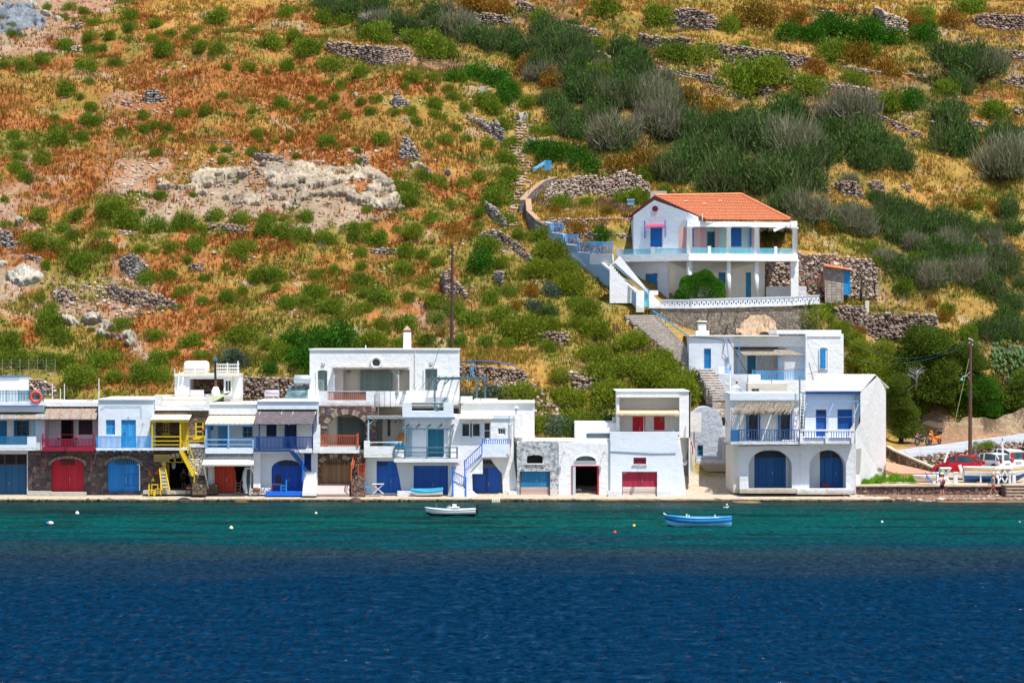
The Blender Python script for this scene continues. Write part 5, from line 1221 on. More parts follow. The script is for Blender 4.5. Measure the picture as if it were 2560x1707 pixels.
# gable side wall: rear corner further right
xq0,xq1=W(1372,0,200.0).x,W(1614,0,208).x;zc=W(0,640,201.0).z
m=MB();g=[(xq0+.02,200.02,-.2),(xq1,208,.6),(xq1,208,z0),((xb+xq1)/2+.3,204.5,zr-.08),(xb-.05,200.95,z0-.02),(xb-.05,200.95,W(0,860,200.9).z),(xq0+.02,200.02,W(0,930,200).z)]
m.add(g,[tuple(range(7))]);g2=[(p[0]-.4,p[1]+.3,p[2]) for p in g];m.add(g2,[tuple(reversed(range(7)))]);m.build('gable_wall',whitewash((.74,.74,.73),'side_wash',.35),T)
MB().panel([(1383,1262,200.2),(1412,1255,201.0),(1422,1068,201.0),(1383,1070,200.2)],-.08).build('niche',paint(S(170,168,165),'grey_niche_side'),T)
m=MB();m.bar((1000,698,199.6),(1400,698,199.6),.05);m.build('awning_rail',PALEP,T)
for a,b in (((1000,698),(960,820)),((1205,705),(1160,820)),((1405,700),(1360,830))): MB().bar((a[0],a[1],201.4),(b[0],b[1],199),.04).build('awning_arm',PALEP,T)
m=MB();m.bar((958,822,199),(1362,822,199),.035);[m.bar((u_,822,199),(u_,922,199),.035) for u_ in (958,1160,1355)];m.build('awning_frame',METAL,T)
t=thing('ladder','white ladder standing between the cane awning and the metal roofed house','ladder',tuple(W(958,920,200.5)))
for u_ in (945,972): MB().bar((u_+8,640,201),(u_-8,920,200.3),.04).build('side_rail',WPAINT,t)
m=MB();[m.bar((953-16*f,640+280*f,201-.7*f),(980-16*f,640+280*f,201-.7*f),.035) for f in [(i+.5)/11 for i in range(11)]];m.build('rung',WPAINT,t)
# upper white house
T=house('house','upper white house with flat roof, bright blue shutters and reed shaded terrace','house',680,640,216)
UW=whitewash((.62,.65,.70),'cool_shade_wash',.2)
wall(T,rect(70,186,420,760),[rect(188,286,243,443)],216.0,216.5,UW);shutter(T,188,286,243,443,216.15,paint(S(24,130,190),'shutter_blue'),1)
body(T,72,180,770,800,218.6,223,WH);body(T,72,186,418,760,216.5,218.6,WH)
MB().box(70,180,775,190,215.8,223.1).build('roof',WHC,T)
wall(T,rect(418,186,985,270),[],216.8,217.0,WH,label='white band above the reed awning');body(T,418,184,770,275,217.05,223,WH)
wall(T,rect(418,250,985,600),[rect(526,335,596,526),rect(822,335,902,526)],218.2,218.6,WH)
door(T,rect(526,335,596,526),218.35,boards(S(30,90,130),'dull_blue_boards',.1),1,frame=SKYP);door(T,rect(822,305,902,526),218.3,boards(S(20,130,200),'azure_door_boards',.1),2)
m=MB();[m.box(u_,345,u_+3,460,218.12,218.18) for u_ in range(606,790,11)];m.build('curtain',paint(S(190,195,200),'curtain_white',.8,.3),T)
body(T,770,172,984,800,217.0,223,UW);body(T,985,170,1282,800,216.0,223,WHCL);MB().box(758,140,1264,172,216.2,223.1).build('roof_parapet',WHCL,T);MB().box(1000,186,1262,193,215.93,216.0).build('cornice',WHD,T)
MB().slab(arch(1094,275,1156,448,10),[],215.97,216.0).build('niche',WHCL,T);shutter(T,1096,284,1144,444,215.9,paint(S(40,150,210),'bright_shutter_blue'),2,slats=False)
for c_ in [T]:
    MB().slab(arch(1090,272,1162,450,12),[arch(1096,280,1156,447,8)],215.9,215.96).build('surround',WHCL,T)
awning(T,(418,770,275,217.6),(500,978,341,215.2),REEDL,.05,label='sagging reed awning over the terrace')
for u_ in (462,782,970): MB().bar((u_,225 if u_ < 500 else 341,215.3),(u_,486,215.3),.06).build('post',SKYP,T)
body(T,300,488,535,800,214.9,218,UW);wall(T,rect(300,428,352,490),[],214.9,215.2,WHCL,'terrace_wall');wall(T,[(535,640),(535,488),(630,488),(632,532),(985,534),(985,640)],[],214.8,215.2,WHCL,'terrace_wall');body(T,535,534,985,800,215.2,218.2,WHCL,'terrace_floor')
rail(T,[(568,462,214.95),(632,462,214.9),(970,462,214.9)],.85,CYANP,[5,26],.05,.03);MB().bar((566,452,215.0),(972,450,215.0),.05).build('hand_rail',RUST,T)
rail(T,[(355,440,215.0),(395,440,215.0)],.4,CYANP,4,.04,.03);MB().box(360,355,382,395,215.85,216).build('meter_box',METAL,T)
m=MB();m.tube([(70,190,215.9),(340,215,215.9),(348,250,215.9),(335,320,215.9),(365,360,215.9)],.025,5);m.tube([(375,210,215.9),(530,486,214.9)],.03,5);m.build('cable',BLACKP,T)
o=MB().box(125,145,230,182,217.6,220).build('chimney',WH,T);MB().box(146,92,205,145,218,219.6).build('chimney_stack',WH,o);m=MB();[m.box(148+i*15,78,156+i*15,92,218.05,219.5) for i in range(4)];m.build('vent',paint(S(120,80,60),'brick_vent'),o);MB().box(140,66,212,80,217.9,219.7).build('chimney_cap',CREAM,o)
T=house('outbuilding','small weathered cream outbuilding with dark barred opening below the upper house terrace','building',700,640,212)
wall(T,rect(536,560,840,760),[rect(560,598,622,700)],212,212.3,CREAM);body(T,536,560,840,760,212.35,214.5,CREAM);window(T,560,598,622,700,212.1,WPAINT,2,1,fw=.05)
for i,(a,b,c_) in enumerate((((1010,395,214),(1045,535,214),'rusty television aerial against the upper house right wall'),((718,365,213.5),(718,640,213.5),'rusty pole with aerial in front of the upper house terrace'),((340,800,206),(370,890,206),'thin aerial leaning over the chapel vault'))):
    m=MB();m.bar(a,b,.05);k=W(*a);
    if i != 2: m.wbar(k+Vector((-.1,-.2,-.9)),k+Vector((1.2,.2,-.6)),.03);m.wbar(k+Vector((.3,-.1,-1.3)),k+Vector((.9,.1,-1.2)),.03)
    else: m.wbar(k+Vector((-.8,0,-.7)),k+Vector((1.6,0,-1.3)),.03)
    tag(m.build('aerial',RUST if i < 2 else METAL),c_,'aerial')
o=MB().tube([(940,512,203),(940,640,203)],.05).build('mast',METAL);tag(o,'short metal mast at the left end of the ribbed metal roof','mast')
# ------------------------------------------------------------------ red roofed villa on the terrace, its stairs and garden walls
fr(*Z9)
def shear(T,xc,kl,kr,y0=None):
    done=set()
    def go(o):
        if o.type == 'MESH' and o.data.name not in done:
            done.add(o.data.name);g=ORG.get(o.name,Vector())
            for v in o.data.vertices:
                x=v.co.x+g.x;v.co.y += kl*max(0,xc-x)+kr*max(0,x-xc)
        for c in o.children: go(c)
    go(T)
XC=W(705,0,226.8).x
T=house('villa','white two storey villa with orange tiled roof, columned balcony and blue shutters','house',700,980,227)
BS=boards(S(6,96,185),'blue_shutter_boards',.35);PINK=whitewash(S(222,180,180),'pink_wash',.15);MINT=whitewash(S(190,225,222),'mint_wash',.1)
def lace(T,u0,u1,v0,v1,Y,c):
    m=MB();m.bar((u0,v0,Y),(u1,v0,Y),.05);m.bar((u0,v1,Y),(u1,v1,Y),.05);n=int((u1-u0)/13)
    for i in range(n):
        a=u0+(u1-u0)*i/n;b=u0+(u1-u0)*(i+1)/n;m.bar((a,v0,Y),(b,v1,Y),.025);m.bar((b,v0,Y),(a,v1,Y),.025);m.bar((a,v0,Y),(a,v1,Y),.03)
    return m.build('railing',c,T)
LC=paint(S(110,195,215),'turquoise_iron')
# gable wing (left face)
wall(T,[(280,630),(280,300),(440,182),(700,290),(830,345),(830,400),(628,400),(628,630)],[rect(408,402,505,560)],226.8,227.2,WHB)
shutter(T,410,404,503,560,226.95,paint(S(20,112,195),'villa_shutter_blue'),4)
body(T,628,395,800,630,228.2,228.5,PINK,'porch_wall');body(T,282,330,700,630,228.6,235,WH);MB().lathe(W(448,251,226.78),[(.24,0),(.24,-.04),(.14,-.04),(.14,-.01)],20,'y').build('round_window',paint(S(140,20,40),'dark_red'),T)
awning(T,(376,516,382,226.75),(372,520,402,225.9),paint(S(200,60,90),'pinkish_red_awning'),.05,beams=0)
m=MB()
for u_ in (366,524): m.bar((u_,345,226.7),(u_,485,226.7),.06);m.bar((u_,402,225.9),(u_,485,226.7),.05)
m.bar((362,400,225.88),(528,400,225.88),.06);m.build('awning_bracket',BLUEP,T)
MB().box(150,615,706,672,225.4,227).build('balcony_slab',WHCL,T)
for a,b in ((166,416),(446,696)): lace(T,a,b,574,612,225.5,LC)
for u_ in (430,160): MB().box(u_-16,556,u_+16,616,225.4,225.7).build('balcony_pier',WHCL,T)
wall(T,[(150,975),(150,730),(205,730),(205,672),(545,672),(545,975)],[rect(374,768,468,922)],226.8,227.2,whitewash(S(214,218,226),'greyish_blue_wash',.5));shutter(T,376,770,466,920,226.95,paint(S(30,130,185),'villa_lower_blue'),4)
# main face (right)
wall(T,rect(710,395,1283,630),[rect(850,438,918,628),rect(1040,402,1132,558)],228.8,229.2,MINT);body(T,700,395,850,628,228.6,228.79,PINK,'porch_wall');body(T,918,395,946,628,228.6,228.79,PINK,'porch_wall');body(T,1200,395,1283,628,228.6,228.79,PINK,'porch_wall')
shutter(T,1045,404,1130,556,228.7,paint(S(20,112,195),'villa_shutter_blue'),4);shutter(T,1198,404,1216,556,228.5,paint(S(20,112,195),'villa_shutter_blue'),1);door(T,rect(852,440,916,628),228.95,boards(S(30,80,110),'dark_teal_boards',.12),2,frame=CYANP);shutter(T,733,412,758,558,228.4,paint(S(20,112,195),'villa_shutter_blue'),1)
body(T,700,370,1283,975,229.3,235,WH)
wall(T,rect(545,672,1322,985),[rect(748,768,776,960),rect(946,764,1002,920),rect(1168,764,1210,966)],228.8,229.25,WHC)
shutter(T,946,764,1002,920,228.9,paint(S(30,130,185),'villa_lower_blue'),2);door(T,rect(1168,764,1210,966),228.95,boards(S(30,140,185),'villa_door_blue',.1),1);shutter(T,748,768,776,960,228.95,paint(S(30,110,150),'villa_lower_teal'),1)
MB().box(706,615,1592,672,226.2,229).build('balcony_slab',WHCL,T);MB().box(700,656,1604,672,226.0,226.2).build('slab_edge',WHCL,T)
MB().box(700,360,1586,402,226.3,226.9).build('beam',WHCL,T);MB().box(694,352,760,404,226.2,227.0).build('beam_end',WHCL,T);MB().box(1536,350,1588,404,226.2,227.0).build('beam_end',WHCL,T);body(T,1270,372,1586,398,229.4,229.9,WHCL,'beam')
for u_,r,sq in ((712,.24,0),(1029,.2,0),(1256,.2,0),(1570,.24,1)):
    a=W(u_,402,226.6);b=W(u_,618,226.6);c=W(u_,672,226.6);d=W(u_,985,226.6)
    m=MB();m.lathe((b.x,b.y+.1,b.z),[(r,0),(r*.92,a.z-b.z-.15),(r*1.3,a.z-b.z-.1),(r*1.3,a.z-b.z)],14);m.build('column',WHCL,T,True)
    m=MB();(m.lathe((d.x,d.y+.1,d.z),[(r,0),(r,c.z-d.z)],14) if not sq else m.wbox(d.x-.36,d.x+.3,d.y,d.y+.6,d.z,c.z));m.build('column',WHCL,T,not sq)
for a,b in ((732,860),(885,1018),(1044,1240),(1272,1402),(1424,1552)): lace(T,a,b,572,610,226.35,LC)
for u_ in (872,1412): MB().box(u_-12,556,u_+12,616,226.3,226.6).build('balcony_pier',WHCL,T)
MB().box(540,674,555,980,226.9,229).build('wall',WHC,T)
MB().bar((1395,428,226.2),(1530,368,225.9),.3,.25).build('broken_gutter',WHCL,T);MB().bar((845,366,226.1),(1210,374,226.2),.08).build('gutter',WHCL,T);MB().tube([(1530,362,226),(1490,408,226.2),(1420,425,227),(1300,432,228)],.035,5).build('cable',BLACKP,T)
MB().tube([(815,355,226.2),(815,295,226.2)],.05,6).build('vent_pipe',CREAM,T)
shear(T,XC,.75,.22)
# roof
rl,rr_,el,er,bl,br=W(437,170,232.6),W(1125,160,234.5),W(835,352,226.4),W(1512,356,229.6),W(240,328,238.5),W(1512,340,238.5)
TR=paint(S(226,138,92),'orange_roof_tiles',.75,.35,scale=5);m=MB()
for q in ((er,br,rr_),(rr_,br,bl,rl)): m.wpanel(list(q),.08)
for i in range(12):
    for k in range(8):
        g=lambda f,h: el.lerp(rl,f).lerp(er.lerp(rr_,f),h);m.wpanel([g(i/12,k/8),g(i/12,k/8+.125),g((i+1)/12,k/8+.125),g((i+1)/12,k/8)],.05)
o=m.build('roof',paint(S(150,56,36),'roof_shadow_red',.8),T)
m=MB();N=16
for i in range(N):
    f=i/N;a=el.lerp(rl,f);b=er.lerp(rr_,f);up=Vector((0,-.03,.10));n=48
    K=max(2,int((b-a).length/.24))
    for k in range(K):
        p=a.lerp(b,(k+.5)/K);q=el.lerp(rl,f+1/N).lerp(er.lerp(rr_,f+1/N),(k+.5)/K);q=p.lerp(Vector((p.x+(q.x-p.x)*.9,q.y,q.z)),.76)
        m.wbar(p+up,q+up*.75,(b-a).length/K*.86,.05)
m.build('roof_tiles',TR,o)
m=MB();m.wtube([rl+Vector((0,0,.16)),rr_+Vector((0,0,.16))],.13,8);m.wtube([rr_+Vector((0,0,.16)),er+Vector((0,0,.16))],.12,8);m.build('ridge_tiles',TR,o)
MRD=paint(S(120,50,40),'dark_rake');m=MB();m.wbar(bl+Vector((0,-.1,0)),rl+Vector((0,-.1,0)),.12,.3);m.wbar(rl+Vector((0,-.1,0)),el+Vector((0,-.1,0)),.12,.26);m.build('rake_board',MRD,o)
m=MB();[m.wpanel([p+Vector((-.2,-.08,.17)),p+Vector((.15,-.08,.17)),p+Vector((.1,.05,.24)),p+Vector((-.2,.05,.24))],.03) for p in [el.lerp(rl,f).lerp(er.lerp(rr_,f),g) for f,g in ((.72,.2),(.6,.35),(.72,.6))]];m.build('mortar_patch',paint(S(230,170,150),'pale_mortar'),o)
m=MB();m.wbox(*(lambda c: (c.x-.7,c.x+.7,235,236,c.z-.2,c.z+.5))(W(466,165,235)));m.build('chimney',CONC,o)
# terrace: masonry retaining wall with pierced parapet
T=house('retaining_wall','high grey-brown masonry terrace wall with pierced white parapet below the red roofed villa','retaining wall',1000,1260,224)
RW=masonry([S(150,138,122),S(132,120,106),S(165,150,132),S(120,108,98)],S(140,128,112),3.8,'terrace_masonry',(1,1,1.3),joint=.03)
for a,b,Y0,Y1,vb in ((395,725,225.0,224.3,1300),(725,1530,224.3,224.7,1290),(1530,1745,224.7,225.2,1200)):
    P=[W(a,1048,Y0),W(b,1048 if b < 800 else 1040,Y1)];zt=P[0].z;zb=W(0,vb,224).z-3
    m=MB();m.add([(P[0].x,Y0,zb),(P[1].x,Y1,zb),(P[1].x,Y1,zt),(P[0].x,Y0,zt),(P[0].x,Y0+1.2,zb),(P[1].x,Y1+1.2,zb),(P[1].x,Y1+1.2,zt),(P[0].x,Y0+1.2,zt)],[(0,1,2,3),(3,2,6,7),(1,5,6,2),(4,0,3,7)]);m.build('masonry',RW,T)
    if a > 1400: continue
def parapet(T,a,b,Y0,Y1,vt,vb,vt1,vb1,n):
    A=W(a,vb,Y0);B=W(b,vb1,Y1);ht=W(a,vt,Y0).z-A.z;L=math.hypot(B.x-A.x,B.y-A.y);holes=[]
    for i in range(n):
        for q in (0,1):
            s=(i+.25+q*.5)/n*L;z0=ht*(.24 if q else .44);holes.append([(s-.045,z0),(s-.045,z0+ht*.3),(s+.045,z0+ht*.3),(s+.045,z0)])
    m=MB();m.wslab([(0,0),(0,ht),(L,ht),(L,0)],holes,0,.25)
    m.wbox(-.05,L+.05,-.06,.31,ht+.002,ht+.07);m.wbox(-.05,L+.05,-.06,.31,-.08,-.002)
    ang=math.atan2(B.y-A.y,B.x-A.x);m.xform(Matrix.Translation(A) @ Matrix.Rotation(math.atan2(B.z-A.z,L),4,(0,1,0)).inverted() @ Matrix.Rotation(ang,4,'Z'));return m.build('parapet',WHD,T)
parapet(T,485,722,224.8,224.25,988,1045,988,1045,6);parapet(T,726,1530,224.2,224.6,984,1045,962,1024,22);parapet(T,1534,1745,224.6,225.1,962,1022,955,1010,6)
m=MB();m.bar((402,1058,225.0),(705,1272,218.8),.07);m.build('hand_rail',CYANP,T)
m=MB();[m.box(u_-5,v_-5,u_+5,v_+5,224.1,224.4) for u_,v_ in ((780,1130),(860,1100),(970,1095),(1190,1075),(1015,1190),(1095,1090))];m.build('weep_hole',DARK,T)
# big rounded garden bush
# small things around the villa
T=house('shed','little block shed with orange tiled roof and bright blue door right of the villa','shed',1930,940,233)
wall(T,[(1790,1010),(1780,718),(1935,742),(1935,1010)],[],233,233.4,masonry([S(170,160,150),S(150,140,132),S(185,175,165)],S(190,180,168),2.6,'block_wall',(1,1,1.8),.35));body(T,1935,750,1990,945,233.0,233.3,boards(S(20,140,200),'bright_blue_door',.5),'door');body(T,1800,745,1985,940,233.5,235.5,WHD)
MB().panel([(1775,716,232.6),(2005,752,232.6),(1965,735,235.4),(1800,708,235.4)],.09).build('roof',TR,T)
T=house('gate','dark barred iron gate with sloping brace between the column and the block shed','gate',1690,880,232);m=MB();[m.bar((u_,735 + (1775-u_)*.1,232),(u_,885,232),.03) for u_ in range(1600,1775,9)];m.build('bars',RUST,T);MB().bar((1775,712,232),(1775,885,232),.1).build('post',RUST,T);MB().bar((1592,838,231.9),(1770,718,231.9),.08).build('brace',METAL,T)
tag(MB().box(1322,878,1640,1100,229.8,230.4).build('garden_wall',WHD),'low white wall at the right foot of the villa columns','wall')
o=MB().lathe(W(1697,884,231),[(.2,0),(.28,.12)],12).build('basin',paint(S(60,190,160),'green_plastic'));tag(o,'small green plastic basin by the iron gate','basin')
o=MB().box(218,190,272,228,238,238.8).box(214,184,276,192,237.9,238.9).build('beehive',paint(S(130,180,215),'hive_blue'));tag(o,'pale blue wooden box standing in the dry grass left of the villa roof','box')
# stairs beside the villa (sheet 8)
fr(*Z8)
BLW=whitewash(S(160,185,210),'blue_grey_wash',.76)
T=house('stair_wall','whitewashed stepped garden wall and stair sides climbing left of the villa','wall',900,1200,226)
Yw=lambda u: 225.2+max(0,(1066-u))*.3189/220*9.3
MB().panel([(u_,v_,Yw(u_)) for u_,v_ in [(385,930),(300,600),(330,545),(390,560),(395,632),(495,645),(500,725),(605,735),(605,788),(705,790),(710,880),(800,880),(1070,1095),(1070,1230),(1020,1170),(860,1060),(640,960),(520,860),(420,760)]][::-1],-.4).build('wall',BLW,T)
MB().panel([(u_,v_,Yw(u_)-.06) for u_,v_ in [(703,878),(705,800),(880,803),(885,860),(880,880)]],.1).build('wall',WHCL,T);MB().panel([(800,878,Yw(800)-.1),(812,868,Yw(812)-.1),(1070,1085,225.1),(1070,1102,225.1)],-.2).build('coping',WHCL,T)
wall(T,[(880,880),(945,820),(1175,1105),(1175,1215),(1120,1215),(1120,1080)],[],226.2,226.5,BLW);MB().panel([(878,882,226.1),(935,815,226.1),(948,828,226.1),(1172,1100,226.1),(1160,1106,226.1),(900,870,226.1)],-.25).build('coping',WHCL,T)
steps(T,(1120,1180,225.7),(860,880,225.7),16,.6,WHCL)
MB().box(1068,1085,1130,1255,224.2,225.1).build('gate_pier',WHCL,T);wall(T,[(1168,1225),(1168,1085),(1240,1085),(1240,1120),(1200,1120),(1225,1150),(1250,1170),(1270,1225)],[],224.6,225.0,WHCL,'gate_pier')
T2=house('garden_gate','small turquoise iron garden gate between the white piers at the stair head','gate',1148,1240,224.7);MB().box(1128,1165,1168,1212,224.7,224.76).build('gate_panel',paint(S(70,190,210),'turquoise_panel'),T2);lace(T2,1128,1168,1105,1165,224.7,LC);MB().bar((1155,1068,224.5),(1170,1100,224.5),.12).build('finial',CYANP,T2)
T=house('staircase','broad whitewashed stone steps descending from the villa gate to the upper house','staircase',1200,2300,221)
def flight(a,b,n,m):
    # a, b = (px left, px right, py, Y) bottom and top; the flight climbs away from the water
    for i in range(n):
        f=i/n;g=(i+1)/n;q=[a[k]+(b[k]-a[k])*f for k in range(4)];j=rnd.uniform(-.12,.12);Y1=a[3]+(b[3]-a[3])*g
        l,r,zt=WP(q[0],q[2],q[3]),WP(q[1],q[2],q[3]),WP(0,a[2]+(b[2]-a[2])*g,Y1).z;m.mi=1;m.wbox(l.x+j,r.x+j*.5,q[3],Y1+.5,l.z-1.2,zt-.07);m.mi=0;m.wbox(l.x+j-.03,r.x+j*.5+.03,q[3]-.06,Y1+.5,zt-.068,zt)
    return m
m=flight((1704,1756,912,216.4),(1556,1640,788,224.5),24,MB())
RSR=masonry([S(190,168,146),S(215,200,182),S(160,136,118)],S(222,212,200),3.2,'riser_stones');m.build('steps',[whitewash((.62,.57,.51),'worn_white_steps',1.3,.12,(.30,.22,.17)),RSR],T)
T=house('staircase','short whitewashed steps beside the chapel path below the upper house','staircase',1480,2600,213)
m=flight((1785,1832,1004,210.4),(1738,1778,922,215.4),13,MB())
m.build('steps',[whitewash((.66,.62,.57),'worn_white_steps2',1.2,.1),RSR],T)
# blue picket fences stepping down
for i,(a,b,v0,v1,vb,lb) in enumerate(((398,492,555,560,632,'highest short azure picket fence on the stepped garden wall'),(508,612,645,650,722,'second azure picket fence on the stepped garden wall'),(608,703,705,708,785,'third azure picket fence, darker, beside the long one'),(706,882,703,706,800,'longest azure picket fence above the stair'))):
    T=house('picket_fence',lb,'fence',(a+b)/2,vb,Yw((a+b)/2),'azure picket fences left of the villa');n=int((b-a)/10.5)
    m=MB()
    for k in range(n+1): u_=a+(b-a)*k/n;m.bar((u_,v0-(2 if k % 2 else 0),Yw(u_)+.1),(u_,vb-2,Yw(u_)+.1),.075,.03)
    c=CYANP if i != 2 else paint(S(30,120,170),'darker_azure');m.build('picket',c,T);m=MB();[m.bar((a,v_,Yw(a)+.16),(b,v_,Yw(b)+.16),.07) for v_ in (v0+14,vb-14)];m.build('rail',c,T)
o=house('picket_fence','small azure picket panel at the top of the stone path','fence',375,145,246);m=MB();[m.bar((u_,66,246),(u_,142,246),.08,.03) for u_ in range(353,400,9)];m.build('picket',CYANP,o);MB().bar((352,85,246.05),(400,85,246.05),.06).build('rail',CYANP,o)
o=house('broken_fence','collapsed light blue fence slats fanned out at the path bend','fence',300,150,237);m=MB();[m.bar((255+k*9,118+k*(-1.5)+14,245),(275+k*10,150-k*7-28,245.2),.06) for k in range(9)];m.bar((258,150,244.9),(352,92,244.9),.08);m.build('slat',paint(S(110,180,225),'faded_azure'),o)
# path retaining wall curve
PW=masonry([S(150,140,135),S(120,110,108),S(170,158,150),S(100,92,90)],S(165,155,148),4.2,'pathside_masonry',(1,1,1.2))
def ribbonwall(name,label,top,depth,thick,mat,copm=None,cat='retaining wall'):
    T=thing(name,label,cat,tuple(WP(*top[0])))
    m=MB();c=MB()
    for (a,b) in zip(top[:-1],top[1:]):
        A,B=WP(*a),WP(*b);d=(B-A);n=Vector((-d.y,d.x,0));n=n.normalized()*thick if n.length > 0 else Vector((0,thick,0))
        if n.y < 0: n=-n
        dA=Vector((0,0,-depth(a)));dB=Vector((0,0,-depth(b)))
        m.add([A,B,B+dB,A+dA,A+n,B+n,B+n+dB,A+n+dA],[(3,2,1,0),(0,1,5,4),(0,4,7,3),(1,2,6,5)])
        if copm: c.wpanel([A+Vector((0,-.05,.01)),B+Vector((0,-.05,.01)),B+n+Vector((0,0,.01)),A+n+Vector((0,0,.01))],.12)
    m.build('masonry',mat,T)
    if copm: c.build('coping',copm,T)
    return T
def hz_(px,top,base,dy=0.0): return (px,top,hit(px,base).y+dy)
cur=[hz_(*q) for q in ((1392,442,458),(1362,452,475),(1330,478,505),(1313,500,535),(1316,530,560),(1338,552,590),(1366,566,602))]
ribbonwall('path_wall','curved grey stone wall edging the path left of the villa garden',cur,lambda p: 2.6,.5,PW,paint(S(170,140,110),'tan_coping',.9))
for a,b,q,lb in (((1333,440,241),(1331,470,241),0,'thin leaning post on the curved path wall, upper'),((1328,462,239),(1320,484,239),0,'thin leaning post on the curved path wall, middle'),((1363,535,234),(1361,568,234),0,'thin rusty post at the lower end of the curved path wall'),((1357,428,243),(1349,455,243),0,'thin leaning post near the collapsed fence')):
    tag(MB().wbar(WP(*a),WP(*b),.05).build('post',RUST),lb,'post')
# ------------------------------------------------------------------ parking side on the right
fr(*Z7)
GW=whitewash(S(200,176,142),'sandy_render',1.5,.2,(.10,.075,.05));WW=whitewash(S(228,232,238),'white_road_wall',.15)
PL=thing('plastered_wall','old sand coloured rendered wall with dark stains above the road','wall',(36,222,3))
pts=[(2205,1068,224.0),(2300,1060,222.8),(2312,1057,222.8),(2400,1052,222.6),(2408,1045,222.6),(2470,1046,222.4),(2515,1036,222.2),(2570,1022,222.2),(2800,990,222)]
m=MB()
for a,b in zip(pts[:-1],pts[1:]):
    A,B=WP(*a),WP(*b);n=8
    for k in range(n):
        p,q=A.lerp(B,k/n),A.lerp(B,(k+1)/n);j=.12*math.sin(p.x*1.7)+.08*math.sin(p.x*4.1);j2=.12*math.sin(q.x*1.7)+.08*math.sin(q.x*4.1);w1,w2=.1*math.sin(p.x*2.3),.1*math.sin(q.x*2.3)
        m.add([p+Vector((0,w1,j)),q+Vector((0,w2,j2)),Vector((q.x,q.y+w2-.05,1.5)),Vector((p.x,p.y+w1-.05,1.5)),p+Vector((0,.5,j-.06)),q+Vector((0,.5,j2-.06))],[(3,2,1,0),(0,1,5,4)])
m.build('render',GW,PL)
T=thing('road_wall','long low white painted wall climbing beside the road','wall',(40,216,2))
m=MB()
top=[(2245,1125,214.6),(2380,1108,214.8),(2440,1100,215),(2527,1089,215.2),(2640,1070,215.6)]
for a,b in zip(top[:-1],top[1:]):
    A,B=WP(*a),WP(*b);w1=.55+.5*min(1,max(0,(a[0]-2245)/150));w2=.55+.5*min(1,max(0,(b[0]-2245)/150));A2,B2=A+Vector((0,.3,0)),B+Vector((0,.3,0))
    m.add([A,B,B+Vector((0,0,-w2)),A+Vector((0,0,-w1)),A2,B2,B2+Vector((0,0,-w2)),A2+Vector((0,0,-w1))],[(3,2,1,0),(0,1,5,4),(0,4,7,3),(4,5,6,7)])
m.build('wall',boards(S(226,232,240),'white_courses',.35,2,.02,worn=.05,gap=.05),T)
T=ribbonwall('kerb_wall','low sloping stone edged kerb wall beside the pink ramp',[(2214,1118,211),(2230,1128,210),(2300,1158,208),(2340,1176,206.5),(2358,1180,206.2)],lambda p: .75,.35,RUB,paint(S(205,185,160),'pale_coping',.9),'wall')
m=MB();P=[WP(2214,1153,208.5),WP(2345,1184,205.6),WP(2240,1184,204.6),WP(2214,1175,206)];P=[p+Vector((0,0,.03)) for p in P];m.wpanel(P,.25);tag(m.build('ramp',paint(S(200,140,112),'pink_concrete',.9,.25)),kind='structure')
# beach wall and steps
BST=masonry([S(120,92,84),S(150,125,112),S(100,82,80),S(170,150,138),S(130,108,100)],S(80,64,58),3.4,'beach_wall_stones',(1,1,1.3),joint=.09)
T=thing('beach_wall','long dark stone retaining wall with concrete top behind the pebble beach','retaining wall',tuple(W(1000,1330,200.3)))
wall(T,rect(-150,1232,1842,1345),[],200.2,200.7,BST,'masonry');MB().box(-160,1214,1852,1234,200.1,203.5).build('coping',paint(S(196,178,150),'sandy_concrete',.9,.25),T)
T=thing('beach_steps','broad stone steps at the right end of the beach wall','steps',tuple(W(1980,1380,199.6)))
for i in range(4): MB().box(1862,1222+i*42,2600,1400,200.1-.35*i,200.45 if i == 0 else 200.1-.35*(i-1)).build('step',masonry([S(120,90,84),S(140,112,100),S(100,80,78)],S(120,100,92),1.6,'step_bricks',(1,1,2.4),.3),T)
m=MB();[m.box(1862,1222+i*42-9,2600,1222+i*42,200.07-.35*i,200.45-.35*i) for i in range(4)];m.build('tread',paint(S(190,172,150),'sandy_tread',.9),T);MB().box(1842,1222,1862,1385,198.7,200.6).build('side_wall',BST,T)
def wbench(u0,u1,v0,v1,Y,lab,name='bollard',cat='bollard',g='white concrete posts on the quay'):
    T=thing(name,lab,cat,tuple(W((u0+u1)/2,v1,Y)),g);m=MB();m.add([W(u0+8,v0+14,Y),W(u1-8,v0+14,Y),W(u1,v1,Y),W(u0,v1,Y)]+[W(u0+8,v0+14,Y)+Vector((0,.35,0)),W(u1-8,v0+14,Y)+Vector((0,.35,0)),W(u1,v1,Y)+Vector((0,.35,0)),W(u0,v1,Y)+Vector((0,.35,0))],[(3,2,1,0),(0,1,5,4),(1,2,6,5),(0,4,7,3)]);m.build('post',WH,T);MB().box(u0+2,v0,u1-2,v0+15,Y-.03,Y+.4).build('cap',WHCL,T)
for u0,u1,lb in ((898,938,'white concrete post touching the small rowing boat'),(948,985,'white post directly behind the man with the red bag'),(1172,1228,'white post standing alone between table and blue hulled boat'),(1725,1770,'white post right of the walker in turquoise'),(1940,1990,'white post at the far right by the beach steps'),(1895,1925,'white post just left of the far right one'),(1682,1712,'white post partly hidden behind the walker in turquoise')): wbench(u0,u1,1046,1195,200.6,lb)
